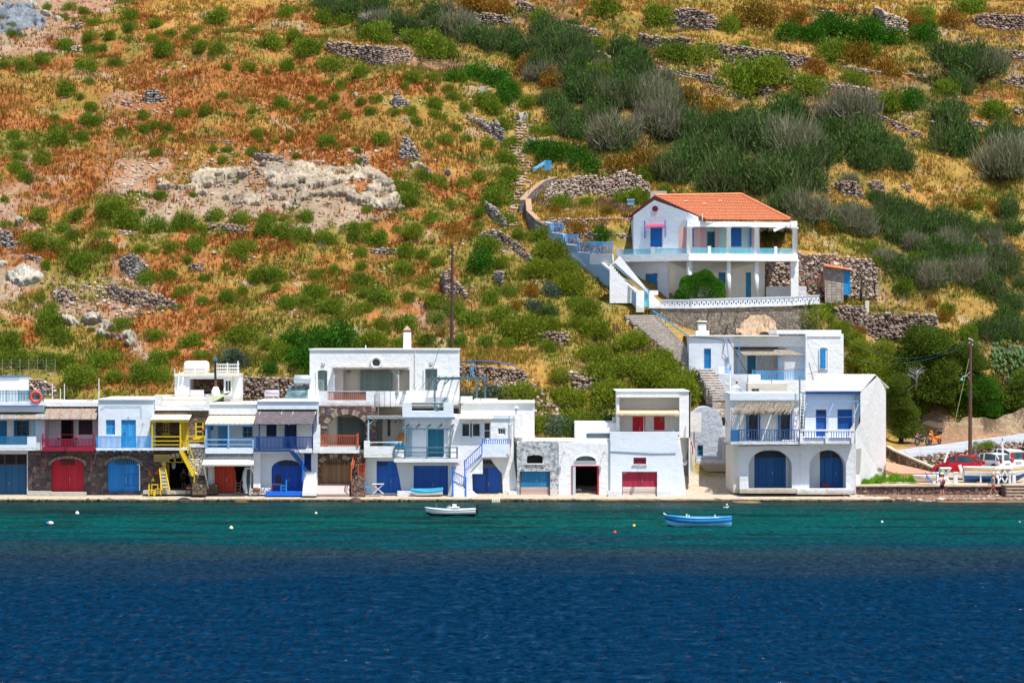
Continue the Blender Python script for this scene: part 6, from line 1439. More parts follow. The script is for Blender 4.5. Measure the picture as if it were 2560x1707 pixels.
o=MB().add([W(1516,1180,200.5),W(1538,1180,200.5),W(1530,1082,200.5),W(1522,1082,200.5)]+[W(1516,1180,200.5)+Vector((0,.12,0)),W(1538,1180,200.5)+Vector((0,.12,0)),W(1530,1082,200.5)+Vector((0,.12,0)),W(1522,1082,200.5)+Vector((0,.12,0))],[(0,1,2,3),(1,5,6,2),(0,3,7,4),(7,6,5,4),(3,2,6,7)]).build('marker_post',WPAINT);tag(o,'small pointed white marker in front of the blue and white boat','marker')
def xtable(uc,v0,v1,Y,w_,lab,solid=False):
    T=thing('table',lab,'table',tuple(W(uc,v1,Y)));s=w_/2;MB().box(uc-s,v0,uc+s,v0+14,Y,Y+.8).build('tabletop',WPAINT,T)
    m=MB()
    if solid: m.slab([(uc-s+8,v0+15),(uc+s-8,v0+15),(uc+18,(v0+v1)/2),(uc+s*.8,v1),(uc-s*.8,v1),(uc-18,(v0+v1)/2)],[[(uc-28,v0+26),(uc+28,v0+26),(uc,v0+70)],[(uc-26,v1-20),(uc,v1-64),(uc+26,v1-20)]],Y+.2,Y+.45);m.build('pedestal',WPAINT,T)
    else:
        for y in (.1,.6):
            MB().bar((uc-s*.7,v0+14,Y+y),(uc+s*.6,v1,Y+y),.1).build('leg',WPAINT,T);MB().bar((uc+s*.7,v0+14,Y+y),(uc-s*.6,v1,Y+y),.1).build('leg',WPAINT,T)
xtable(1074,986,1192,202,145,'white table on an hourglass pedestal right of the rowing boat',True)
xtable(1795,988,1192,201.2,165,'white crossed leg table in front of the blue hulled boat');xtable(1880,992,1190,202.2,130,'second white crossed leg table overlapping the first one')
# mast poles
tag(MB().wbar(W(1820,980,202.6),W(1808,640,202.6),.13).build('mast',WPAINT),'white mast standing by the bow tables','mast');tag(MB().wbar(W(1808,640,202.6),W(1806,600,202.6),.06).build('mast_tip',NAVY),'dark tip on the white mast','mast tip')
tag(MB().wbar(W(1050,918,206),W(1112,735,206),.14).build('pole',WPAINT),'leaning white pole left of the red hatchback','pole')
# boats ashore
c=W(1700,1165,203.4);HB=paint(S(16,66,150),'hull_blue',.4);HO=paint(S(220,160,40),'ochre_stripe',.5)
t,rows=boat('fishing_boat','white fishing boat with ochre stripe and blue bottom propped on the quay',(c.x,c.y,c.z),4.55,1.7,1.05,[HB,BW,HO,BW],rz=.03,bands=(0,.52,.84,.93,1.0),sheer=.12,transom=.35,inside=CREAM,rim=WPAINT)
MB().wbar((-2.2,0,.1),(-2.6,0,1.22),.22).build('stern_post',WPAINT,t,local=True);m=MB();[m.wbox(x-.1,x+.1,-.5,.5,-.16,.02) for x in (-1.3,.2,1.5)];m.build('support',WOODB,t,local=True)
c=W(800,1182,200.9)
t,rows=boat('rowing_boat','small white rowing boat with blue striped gunwale and red keel on the quay',(c.x,c.y,c.z),1.5,.8,.52,[paint(S(180,50,50),'keel_red'),CREAM,paint(S(200,170,60),'thin_ochre'),WPAINT],rz=math.pi,bands=(0,.2,.72,.8,1.0),sheer=.1,transom=.9,inside=paint(S(70,150,215),'oar_blue'))
for a,b,lb in (((800,1048,200.6),(890,1188,200.2),'blue oar lying across the small rowing boat'),((865,1040,200.9),(905,1085,200.9),'thin dark oar sticking up from the small rowing boat')): tag(MB().wbar(W(*a),W(*b),.13 if a[0] == 800 else .05,.03).build('oar',paint(S(40,100,190),'oar_paint')),lb,'oar')
# cars : local x = length, built as a lofted shell
def car(name,label,loc,L,Wd,Ht,paintm,rz,kind='hatch',roofm=None):
    t=thing(name,label,'car',loc,rz=rz);ORG[t.name]=Vector();h=Wd/2
    # stations: x, belt z, roof z (or None), half width factor
    st={'hatch': [(-.5,.62,None,.82),(-.47,.80,None,.93),(-.44,.90,1.05,.97),(-.36,.93,1.36,1),(-.22,.93,1.46,1),(.0,.92,1.48,1),(.14,.90,1.36,1),(.28,.88,.96,.99),(.33,.86,None,.98),(.44,.72,None,.92),(.5,.5,None,.78)],
          'van': [(-.5,.62,None,.92),(-.49,.86,1.0,.98),(-.47,.95,1.50,1),(-.30,.96,1.66,1),(.0,.96,1.68,1),(.15,.95,1.58,1),(.30,.92,1.05,1),(.36,.88,None,.98),(.46,.74,None,.94),(.5,.5,None,.82)]}[kind]
    k=Ht/(1.48 if kind == 'hatch' else 1.68);zb=.22*k
    m=MB();g=MB();r=MB()
    sec=[]
    for x,bz,rz_,f in st:
        y=h*f;bz *= k
        sec.append([Vector((x*L,-y*.86,zb)),Vector((x*L,-y,zb+.12)),Vector((x*L,-y,bz*.75)),Vector((x*L,-y*.96,bz)),Vector((x*L,y*.96,bz)),Vector((x*L,y,bz*.75)),Vector((x*L,y,zb+.12)),Vector((x*L,y*.86,zb))])
    for a,b in zip(sec[:-1],sec[1:]): m.add(a+b,[(i,8+i,9+i,i+1) for i in range(7)]+[(7,15,8,0)])
    m.add(sec[0],[tuple(range(8))]);m.add(sec[-1],[tuple(reversed(range(8)))]);body_=m.build('body',paintm,t,False,local=True)
    cab=[(x*L,bz*k,rz_*k,h*f) for x,bz,rz_,f in st if rz_]
    for (xa,ba,ra,ya),(xb_,bb,rb,yb) in zip(cab[:-1],cab[1:]):
        for s in (-1,1):
            q=[Vector((xa,s*ya*.95,ba-.01)),Vector((xb_,s*yb*.95,bb-.01)),Vector((xb_,s*yb*(.95-.22*(rb-bb)/k),rb-.05)),Vector((xa,s*ya*(.95-.22*(ra-ba)/k),ra-.05))];g.add(q,[(0,1,2,3) if s < 0 else (3,2,1,0)])
        q=[Vector((xa,-ya*(.95-.22*(ra-ba)/k),ra-.05)),Vector((xb_,-yb*(.95-.22*(rb-bb)/k),rb-.05)),Vector((xb_,yb*(.95-.22*(rb-bb)/k),rb-.05)),Vector((xa,ya*(.95-.22*(ra-ba)/k),ra-.05))]
        (r if min(ra,rb) > 1.3*k else g).add(q,[(0,1,2,3)])
        if min(ra,rb) > 1.3*k: r.add([p+Vector((0,0,.05)) for p in q]+q,[(0,1,2,3),(0,4,5,1),(2,6,7,3)])
    g.build('window',glass((.03,.05,.055)),t,local=True);roof=r.build('roof',roofm or paintm,t,local=True)
    m=MB()
    for s in (-1,1):
        for i in [j for j in (1,3,4,len(cab)-2) if j < len(cab)]:
            xa,ba,ra,ya=cab[i];p,q=Vector((xa,s*ya*.96,ba)),Vector((xa,s*ya*(.96-.22*(ra-ba)/k),ra-.03));m.wbar(p,q,.09,.05)
        for i in (0,len(cab)-2):
            (xa,ba,ra,ya),(xb_,bb,rb,yb)=cab[i],cab[i+1];m.wbar((xa,s*ya*(.96-.22*(ra-ba)/k),ra-.03),(xb_,s*yb*(.96-.22*(rb-bb)/k),rb-.03),.07)
    m.build('pillar',paintm,t,local=True)
    for x in (-.31*L,.31*L):
        for s in (-1,1):
            R_=.31*k;wh=MB().lathe((x,s*(h-.08),R_),[(R_*.7,-.1),(R_,-.09),(R_,.09),(R_*.7,.1)],20,'y').build('wheel',paint((.02,.02,.02),'tyre_rubber',.8),t,True,local=True)
            MB().lathe((x,s*(h+.0),R_),[(.03,s*.02),(R_*.62,s*.035),(R_*.62,0)],14,'y').build('rim',METAL,wh,local=True)
            MB().lathe((x,s*(h-.02),R_+.02),[(R_*1.14,0),(R_*1.14,s*.025)],20,'y').build('wheel_arch',BLACKP,body_,local=True)
    for s in (-1,1):
        MB().wbox(-.503*L,-.46*L,s*h*.72-.12,s*h*.72+.12,(.78 if kind == 'hatch' else .9)*k,(1.0 if kind == 'hatch' else 1.42)*k).build('tail_light',paint(S(190,20,40),'light_red',.2),t,local=True);MB().wbox(.455*L,.485*L,s*h*.68-.16,s*h*.68+.16,.6*k,.74*k).build('headlight',paint(S(210,215,220),'light_clear',.15),t,local=True)
        MB().wbox(.13*L,.2*L,s*(h+.02)-.08,s*(h+.02)+.08,.92*k,1.04*k).build('mirror',paintm,t,local=True)
    MB().wbox(-.512*L,-.48*L,-h*.86,h*.86,.3*k,.5*k).build('bumper',paintm,t,local=True);pl=MB().wbox(-.516*L,-.5*L,-.26,.26,.62*k,.73*k).build('number_plate',paint(S(215,215,210),'plate_white'),t,local=True)
    m=MB();[m.wbox(-.52*L,-.517*L,y,y+.035,.645*k,.705*k) for y in (-.2,-.14,-.08,.02,.08,.14,.19)];m.build('plate_mark',BLACKP,pl,local=True)
    return t
CR=paint(S(196,6,30),'car_red',.22,.05,bump=0);CW=paint((.74,.75,.76),'car_white',.22,.04,bump=0)
c=W(1262,1098,205.5);car('parked_car','red hatchback parked behind the small rowing boat',(c.x,c.y+.9,c.z+.1),3.75,1.6,1.48,CR,math.pi-.42)
c=W(1640,1100,207.5);car('parked_car','white hatchback parked between the red hatchback and the white van',(c.x+.25,c.y+.9,c.z+.35),3.5,1.6,1.42,CW,math.pi*.5+.62)
c=W(1890,1090,208.6);car('parked_car','tall white van like car seen from behind with red lamps',(c.x-.15,c.y+.9,c.z+.40),3.7,1.62,1.62,CW,math.pi*.5+.42,'van')
c=W(2130,1080,210);car('parked_car','red car with black roof cut by the right edge of the photograph',(c.x+.25,c.y+.9,c.z+.45),3.8,1.7,1.66,CR,math.pi*.5+.3,'van',paint((.03,.03,.04),'black_roof',.3))
# motorcycles
def moto(label,loc,colr,rz,scooter):
    t=thing('scooter' if scooter else 'motorbike',label,'scooter' if scooter else 'motorbike',loc,rz=rz);ORG[t.name]=Vector()
    r=.25 if scooter else .31;wb=1.25
    for x in (-wb/2,wb/2):
        wh=MB().torus((x,0,r),r-.05,.055,20,8).build('wheel',paint((.02,.02,.02),'tyre_rubber',.8),t,True,local=True);m=MB();[m.wbar((x,0,r),(x+(r-.05)*math.cos(a),0,r+(r-.05)*math.sin(a)),.02) for a in [i*math.pi/4 for i in range(8)]];m.build('rim',METAL,wh,local=True)
    bodyc=paint(colr,'fairing',.3,.1);m=MB()
    if scooter:
        m.wpanel([(.42,.17,.35),(.52,.17,.95),(.36,.17,1.0),(.28,.17,.4)],.34) if False else None
        m.ball((.47,0,.72),.2,10,7,(.55,1.0,1.9));m.ball((.62,0,.42),.16,8,6,(1.1,.7,.6));m.ball((-.38,0,.52),.22,10,7,(1.9,.8,.85));m.wbox(-.1,.42,-.16,.16,.26,.33);m.ball((.5,0,1.02),.12,8,6,(.8,1.2,.8))
        m.build('body',bodyc,t,True,local=True);m=MB();m.ball((-.25,0,.76),.16,10,6,(2.2,.85,.45));m.build('seat',BLACKP,t,True,local=True)
        m=MB();m.ball((-.72,0,.95),.2,10,7,(1,1.05,.9));m.build('top_box',BLACKP,t,True,local=True)
        m=MB();m.ball((.66,0,.8),.07,8,5);m.build('headlight',WPAINT,t,True,local=True)
    else:
        m.ball((.1,0,.78),.17,10,7,(1.7,.8,.8));m.ball((.66,0,.68),.1,8,5,(1.8,.6,.4));m.build('tank',bodyc,t,True,local=True)
        m=MB();m.ball((-.3,0,.76),.13,10,6,(2.5,.8,.5));m.build('seat',BLACKP,t,True,local=True);m=MB();m.ball((.05,0,.42),.2,8,6,(1.1,.7,.9));m.build('engine',paint((.08,.08,.08),'engine_dark',.5,metal=.5),t,True,local=True)
        m=MB();m.wbar((-.62,0,r),(-.1,0,.6),.05);m.wbar((.45,0,.85),(.05,0,.3),.05);m.wbar((-.3,.1,.35),(-.85,.14,.5),.07);m.build('frame',METAL,t,local=True)
        m=MB();m.ball((.62,0,.92),.1,8,6);m.build('headlight',paint(S(200,60,50),'lamp_red'),t,True,local=True);m=MB();m.wbox(.70,.74,-.1,.1,.68,.82);m.build('number_plate',WPAINT,t,local=True)
    m=MB();m.wbar((wb/2,0,r),(.48,0,1.0),.06);m.build('fork',METAL,t,local=True);m=MB();m.wbar((.46,-.34,1.04),(.46,.34,1.04),.035);m.wbar((.46,-.3,1.04),(.42,-.36,1.2),.02);m.wbar((.46,.3,1.04),(.42,.36,1.2),.02);m.build('handlebar',BLACKP,t,local=True)
    for s in (-1,1): MB().ball((.42,s*.37,1.22),.05,6,4).build('mirror',BLACKP,t,local=True)
    return t
c=W(765,692,217.5);moto('dark motorbike with red tail parked against the rendered wall',(c.x,217.5,c.z),(.03,.03,.035),-2.5,False).scale=(.95,.95,.95)
c=W(925,680,217.5);moto('bright orange scooter with black top box parked by the rendered wall',(c.x,217.5,c.z),S(240,120,8),-2.35,True).scale=(1.0,1.0,1.0)
# fence and frame at the trees
T=thing('blue_fence','light blue metal fence on top of the rendered wall behind the motorbikes','fence',tuple(W(850,400,224)));m=MB()
for u_ in (745,820,908,1285,1375): m.bar((u_,300,224),(u_,405,224),.09)
m.build('post',paint(S(90,170,205),'light_blue_metal'),T);m=MB();[m.bar((690,v_,224),(990,v_,224),.06) for v_ in (322,370)];[m.bar((1210,358,224),(1385,345,224),.06)];m.build('rail',paint(S(90,170,205),'light_blue_metal'),T)
T=thing('basketball_frame','pale blue framed panel tilted beside the utility pole','panel',tuple(W(1370,300,223.5)));MB().panel([(1385,205,223.2),(1410,298,223.6),(1440,188,224.2),(1400,195,223.4)],.05).build('panel',paint(S(190,205,210),'panel_grey'),T);m=MB();m.bar((1295,218,223.6),(1400,205,223.6),.08);m.bar((1300,218,223.6),(1290,345,223.6),.07);m.build('frame',CYANP,T)
# poles
fr(*Z10)
PT=paint(S(96,66,56),'weathered_pole',.9,.4,scale=6)
T=thing('utility_pole','wooden utility pole with green street lamp behind the parked cars','utility pole',tuple(W(1793,1640,211)))
MB().wtube([W(1786,1640,211),W(1790,372,211)],[.16,.11],10).build('pole',PT,T)
m=MB();m.bar((1772,365,210.9),(1808,372,210.9),.06);[m.ball(W(u_,362+k*22,210.9),.05,6,4) for k,u_ in enumerate((1775,1812,1778,1812))];m.build('insulator',WPAINT,T)
o=MB().tube([(1784,795,210.8),(1768,762,210.6),(1735,752,210.3),(1708,762,210.2),(1698,780,210.1)],.035,6).tube([(1784,712,210.8),(1745,752,210.4)],.02,4).build('lamp_arm',METAL,T);MB().lathe(W(1696,800,210.1),[(.18,0),(.13,.08),(.05,.17)],12).build('lamp_shade',paint(S(50,150,130),'lamp_green',.4),o)
tag(MB().tube([(1778,560,211),(1590,1400,209.5)],.022,4).build('guy_wire',paint(S(150,150,100),'wire_yellowish')),'slanting yellowish guy wire left of the lamp pole','wire')
m=MB()
for a,b,s in (((1778,368,211),(450,345,219),1.6),((1778,410,211),(60,360,216),1.8),((1800,402,211),(2700,410,211),.6),((1800,380,211),(2700,400,211),.6)):
    A,B=W(*a),W(*b);m.wtube([A.lerp(B,k/10)-Vector((0,0,s*4*(k/10)*(1-k/10))) for k in range(11)],.009,4)
tag(m.build('overhead_wires',paint(S(70,110,110),'wire_grey_green')),'thin overhead wires running from the lamp pole to the upper house','wires')
T=thing('utility_pole','tall dark wooden pole standing behind the large cubic villa','utility pole',tuple(WP(1130,880,217)))
MB().wtube([WP(1129,900,217),WP(1131,612,217)],[.15,.11],10).build('pole',paint(S(78,56,50),'dark_pole',.9,.4,scale=6),T);m=MB();[m.ball(WP(1131+(-1)**k*4,618+k*8,216.9),.05,6,4) for k in range(4)];m.build('insulator',WPAINT,T)
m=MB()
for a,b in (((1131,640,217),(1030,970,202.6)),((1131,700,217),(1035,975,202.6)),((1098,870,203.2),(1020,975,202.7))):
    A,B=WP(*a),WP(*b);m.wtube([A.lerp(B,k/10)-Vector((0,0,1.2*4*(k/10)*(1-k/10))) for k in range(11)],.013,4)
tag(m.build('service_wires',BLACKP),'thin black wires hanging across the front of the large cubic villa','wires')
# blue pipe on the rubble wall, ladder behind pergola
tag(MB().wtube([WP(1148,905,214),WP(1200,902,214),WP(1240,905,214),WP(1290,914,214)],.06,6).build('water_pipe',paint(S(30,40,150),'pipe_blue')),'dark blue water pipe along the top of the rubble wall','pipe')
T=thing('ladder','bright blue ladder leaning on the rubble wall behind the pergola','ladder',tuple(WP(1180,940,213)))
MB().wbar(WP(1176,940,213),WP(1181,907,213.6),.05).build('side_rail',CYANP,T);MB().wbar(WP(1181,940,213),WP(1185,907,213.6),.05).build('side_rail',CYANP,T);m=MB();[m.wbar(WP(1176+f*5,940-33*f,213+.6*f),WP(1181+4*f,940-33*f,213+.6*f),.04) for f in (.15,.35,.55,.75,.95)];m.build('rung',CYANP,T)
# people
def person(label,u,v,Y,joints,edges,radii,parts,hgt):
    c=W(u,v,Y);root=None
SK=paint(S(200,140,105),'skin',.6,.05);HAIRG=paint(S(190,150,110),'fair_hair',.8)
def skinned(name,pts,edges,rad,mat,parent,subsurf=1,root=0):
    me=bpy.data.meshes.new(name);me.from_pydata(pts,edges,[]);ob=bpy.data.objects.new(name,me);col.objects.link(ob)
    s=ob.modifiers.new('skin','SKIN');sv=me.skin_vertices[0].data if me.skin_vertices else None
    if sv is None:
        bm=bmesh.new();bm.from_mesh(me);bm.verts.layers.skin.verify();bm.to_mesh(me);bm.free();sv=me.skin_vertices[0].data
    for i,r in enumerate(rad): sv[i].radius=(r,r) if isinstance(r,float) else r;sv[i].use_root=(i == root)
    s.use_smooth_shade=True;q=ob.modifiers.new('sub','SUBSURF');q.levels=subsurf;q.render_levels=subsurf
    dg=bpy.context.evaluated_depsgraph_get();me2=bpy.data.meshes.new_from_object(ob.evaluated_get(dg));bpy.data.objects.remove(ob)
    me2.materials.clear();me2.materials.append(mat);o=bpy.data.objects.new(name,me2);col.objects.link(o);o.parent=parent;ORG[o.name]=Vector();return o
def figure(label,loc,rz,stride,arms,shirt,shorts,shoe,hat,hair,s=1.0,bag=None,sleeve=True,skirt=False):
    t=thing('person',label,'person',loc,rz=rz);ORG[t.name]=Vector();t.scale=(s,s,s)
    # facing +x ; y is sideways
    hz=.92;P=[(0,0,hz),(.0,0,1.12),(.02,0,1.36),(.03,0,1.47),(.05,0,1.56),(.06,0,1.66)];E=[(0,1),(1,2),(2,3),(3,4),(4,5)];Rr=[(.15,.11),(.135,.10),(.16,.11),.055,.085,.07]
    feet=[]
    for sd,(k,f) in zip((1,-1),stride):
        b=len(P);P += [(0,sd*.09,hz-.04),(k[0],sd*.1,k[1]),(f[0],sd*.1,f[1]+.08),(f[0]+.17,sd*.1,f[1]+.035)];E += [(0,b),(b,b+1),(b+1,b+2),(b+2,b+3)];Rr += [.085,.055,.04,.035];feet.append(f)
    hands=[]
    for sd,(e,h_) in zip((1,-1),arms):
        b=len(P);P += [(.02,sd*.19,1.38),(e[0],sd*e[1],e[2]),(h_[0],sd*h_[1],h_[2])];E += [(2,b),(b,b+1),(b+1,b+2)];Rr += [.05,.038,.028];hands.append((h_[0],sd*h_[1],h_[2],e[0],sd*e[1],e[2]))
    bd=skinned('body',P,E,Rr,SK,t,2)
    m=MB();m.ball((.045,0,1.62),.105,14,10,(1.0,.8,1.2));m.ball((.155,0,1.61),.02,6,4);m.ball((.045,.085,1.61),.022,6,4,(1,.5,1.4));m.ball((.045,-.085,1.61),.022,6,4,(1,.5,1.4));m.build('head',SK,t,True,local=True)
    m=MB();m.ball((.135,.035,1.635),.012,6,4);m.ball((.135,-.035,1.635),.012,6,4);m.build('eyes',BLACKP,t,local=True)
    for hx,hy,hz_,ex,ey,ez in hands:                        # palm with five fingers
        d=Vector((hx-ex,hy-ey,hz_-ez)).normalized();sdv=Vector((d.z,0,-d.x));sdv=sdv.normalized() if sdv.length > 0 else Vector((1,0,0));m=MB();p=Vector((hx,hy,hz_));m.wbar(p,p+d*.08,.07,.03)
        for k,L_ in enumerate((.06,.075,.08,.07)): q=p+d*.08+sdv*((k-1.5)*.019);m.wtube([q,q+d*L_*.6,q+d*L_+Vector((.012,0,0))],.009,5)
        q=p+d*.03+sdv*.035;m.wtube([q,q+d*.03+sdv*.025,q+d*.055+sdv*.03],.010,5);m.build('hand',SK,bd,True,local=True)
    if hair:
        m=MB();m.ball((.02,0,1.66),.118,12,8,(1.0,.9,.95));m.ball((-.06,0,1.6),.08,8,6,(.8,1,1.3));m.build('hair',hair,t,True,local=True)
    if hat:
        m=MB();m.lathe((.03,0,1.68),[(.17,0),(.115,.015),(.11,.08),(.06,.12)],14);m.build('hat',hat,t,True,local=True)
    skinned('shirt',[(0,0,.93),(0,0,1.1),(.02,0,1.34),(.03,0,1.43)]+([(.02,.19,1.37),(.01,.22,1.2),(.02,-.19,1.37),(.01,-.22,1.2)] if sleeve else []),[(0,1),(1,2),(2,3)]+([(2,4),(4,5),(2,6),(6,7)] if sleeve else []),[(.175,.135),(.16,.125),(.185,.13),.075]+([.068,.066]*2 if sleeve else []),shirt,t,2)
    SP=[(0,0,.95),(0,0,.88)];SE=[(0,1)];SR=[(.17,.13),(.17,.13)]
    for sd,(k,f) in zip((1,-1),stride): b=len(SP);SP += [(0,sd*.09,.82),(k[0]*.85,sd*.1,.9+(k[1]-.9)*.85)];SE += [(1,b),(b,b+1)];SR += [.11,.10]
    skinned('shorts',SP,SE,SR,shorts,t,2)
    for sd,f in zip((1,-1),feet): m=MB();m.ball((f[0]+.07,sd*.1,f[1]+.045),.07,10,6,(2.0,.75,.65));m.build('shoe',shoe,t,True,local=True)
    return t
fr(*Z7)
c=W(1020,1372,199.2)
t=figure('man in white shirt and dark shorts with a red bag standing on the beach',(c.x,199.2,c.z+.02),math.pi*.5+.5,[((.02,.5),(0,.0)),((-.02,.5),(-.06,.0))],[((.08,.25,1.14),(.28,.2,1.08)),((-.02,.25,1.12),(.12,.24,.94))],paint(S(225,222,235),'white_cotton',.8),paint(S(30,32,50),'dark_shorts',.8),WPAINT,paint(S(240,225,215),'pale_hat',.8),None,1.0)
m=MB();m.ball((-.2,.0,1.12),.15,10,8,(.7,1.0,1.35));o=m.build('backpack',paint(S(150,40,60),'red_bag',.8),None,True,local=True);o.matrix_world=Matrix.Translation((c.x,199.2,c.z+.02)) @ Matrix.Rotation(math.pi*.5+.5,4,'Z');tag(o,'dark red shoulder bag on the back of the man in white','bag')
c=W(1690,1370,199.0)
t=figure('fair haired walker in turquoise top striding along the beach',(c.x,199.0,c.z+.02),math.pi+.15,[((.2,.52),(.32,.03)),((-.12,.52),(-.42,.05))],[((-.02,.24,1.12),(.14,.26,.96)),((.1,.24,1.14),(.26,.2,1.0))],paint(S(30,190,215),'turquoise_cotton',.8),paint(S(150,80,70),'rusty_shorts',.8),WPAINT,None,HAIRG,.97,sleeve=False)
m=MB();m.ball((-.22,0,1.16),.16,10,8,(.75,1.0,1.5));m.wbar((-.15,.1,1.38),(.1,.12,1.36),.04);o=m.build('backpack',paint(S(24,28,44),'navy_bag',.8),None,True,local=True);o.matrix_world=Matrix.Translation((c.x,199.0,c.z+.02)) @ Matrix.Rotation(math.pi+.15,4,'Z');tag(o,'dark navy backpack worn by the walker in turquoise','backpack')
fr(*Z2)
c=W(390,1352,202.4)
t=figure('person in a dark dress standing inside the dark taverna doorway',(c.x,202.4,c.z),-math.pi*.5,[((.0,.5),(0,.0)),((0,.5),(.0,.0))],[((.03,.27,1.15),(.22,.16,1.28)),((.0,.25,1.12),(.06,.24,.9))],paint((.02,.02,.022),'dark_cloth',.9),paint((.02,.02,.022),'dark_cloth',.9),BLACKP,None,paint((.03,.02,.015),'dark_hair',.8),.95)
# ------------------------------------------------------------------ dry stone walls, outcrops, rocks
def ico(sub=1):
    bm=bmesh.new();bmesh.ops.create_icosphere(bm,subdivisions=sub,radius=1.0);V=np.array([v.co[:] for v in bm.verts]);F=np.array([[v.index for v in f.verts] for f in bm.faces]);bm.free();return V,F
IV,IF=ico(1);IV2,IF2=ico(2);rs=np.random.RandomState(11)
SP={'brown': [(.30,.20,.15),(.36,.25,.19),(.22,.15,.12),(.42,.31,.24),(.27,.16,.12),(.33,.27,.23)],'grey': [(.26,.23,.20),(.32,.27,.23),(.20,.17,.15),(.37,.32,.27)],'pale': [(.42,.32,.25),(.50,.41,.33),(.35,.25,.19),(.40,.31,.25),(.29,.21,.17)],'mix': [(.28,.20,.14),(.36,.27,.20),(.20,.14,.11),(.32,.27,.22),(.25,.17,.14)]}
STM=colmat('field_stone',.9,.02,14,.2,.3)
def stones(C,S_,pal,name,parent=None,flat=.75):           # C centres (n,3), S_ sizes
    n=len(C);pal=np.array(SP[pal] if isinstance(pal,str) else pal)
    V=IV[None]*(1+(rs.rand(n,len(IV),1)-.5)*.5);sc=S_[:,None]*(.75+.5*rs.rand(n,3));sc[:,2] *= flat
    V=V*sc[:,None,:];a=(rs.rand(n)-.5)*.9;ca,sa=np.cos(a)[:,None],np.sin(a)[:,None]
    V=np.stack([V[...,0]*ca-V[...,2]*sa,V[...,1],V[...,0]*sa+V[...,2]*ca],-1)+C[:,None,:]
    F=(IF[None]+(np.arange(n)*len(IV))[:,None,None]).reshape(-1,3)
    col_=pal[rs.randint(len(pal),size=n)]*(.8+.4*rs.rand(n,1));col_=np.repeat(col_,len(IV),0)
    return npmesh(name,V.reshape(-1,3),F,STM,col_,parent=parent)
def drywall(pts,label,pal='brown',s=.17,name='dry_stone_wall',cat='dry stone wall',ragged=.25,Yfix=None,core=True):
    # pts: (px, py_top, py_base)
    C=[];Sz=[];cm=MB()
    for a,b in zip(pts[:-1],pts[1:]):
        Ya=Yfix or hit(a[0],a[2]-1).y;Yb=Yfix or hit(b[0],b[2]-1).y
        A0,A1,B0,B1=WP(a[0],a[2]+2,Ya),WP(a[0],a[1],Ya),WP(b[0],b[2]+2,Yb),WP(b[0],b[1],Yb)
        L=(B0-A0).length;Hm=max((A1-A0).z,(B1-B0).z,.1);k=max(1,int(Hm/(s*1.1)));n_=max(1,int(L/(s*1.5)))
        for j in range(k+1):
            for i in range(n_+1):
                f=min(1,max(0,(i+.5*(j % 2)+(rs.rand()-.5)*.7)/n_));lo=A0.lerp(B0,f);hi=A1.lerp(B1,f);z=lo.z+Hm*(j+.35*(rs.rand()-.5))/k
                if z > hi.z-ragged*rs.rand()*s*1.5: continue
                C.append((lo.x,lo.y+(rs.rand()-.5)*.12+.12*(z-lo.z),z));Sz.append(s*(.62+.75*rs.rand()))
        if core: cm.add([A0+Vector((0,.12,-.3)),B0+Vector((0,.12,-.3)),B1+Vector((0,.3,-.22)),A1+Vector((0,.3,-.22)),A0+Vector((0,.8,-.3)),B0+Vector((0,.8,-.3)),B1+Vector((0,.9,-.22)),A1+Vector((0,.9,-.22))],[(3,2,1,0),(0,1,5,4),(3,7,6,2),(0,4,7,3),(1,2,6,5)])
    c=np.array(C);T=thing(name,label,cat,tuple(c.mean(0)));o=stones(c-np.array(c.mean(0)),np.array(Sz),pal,'stones',T)
    if core: cm.build('core',paint((.10,.065,.045),'dark_earth_core',.95,.4),T)
    return T
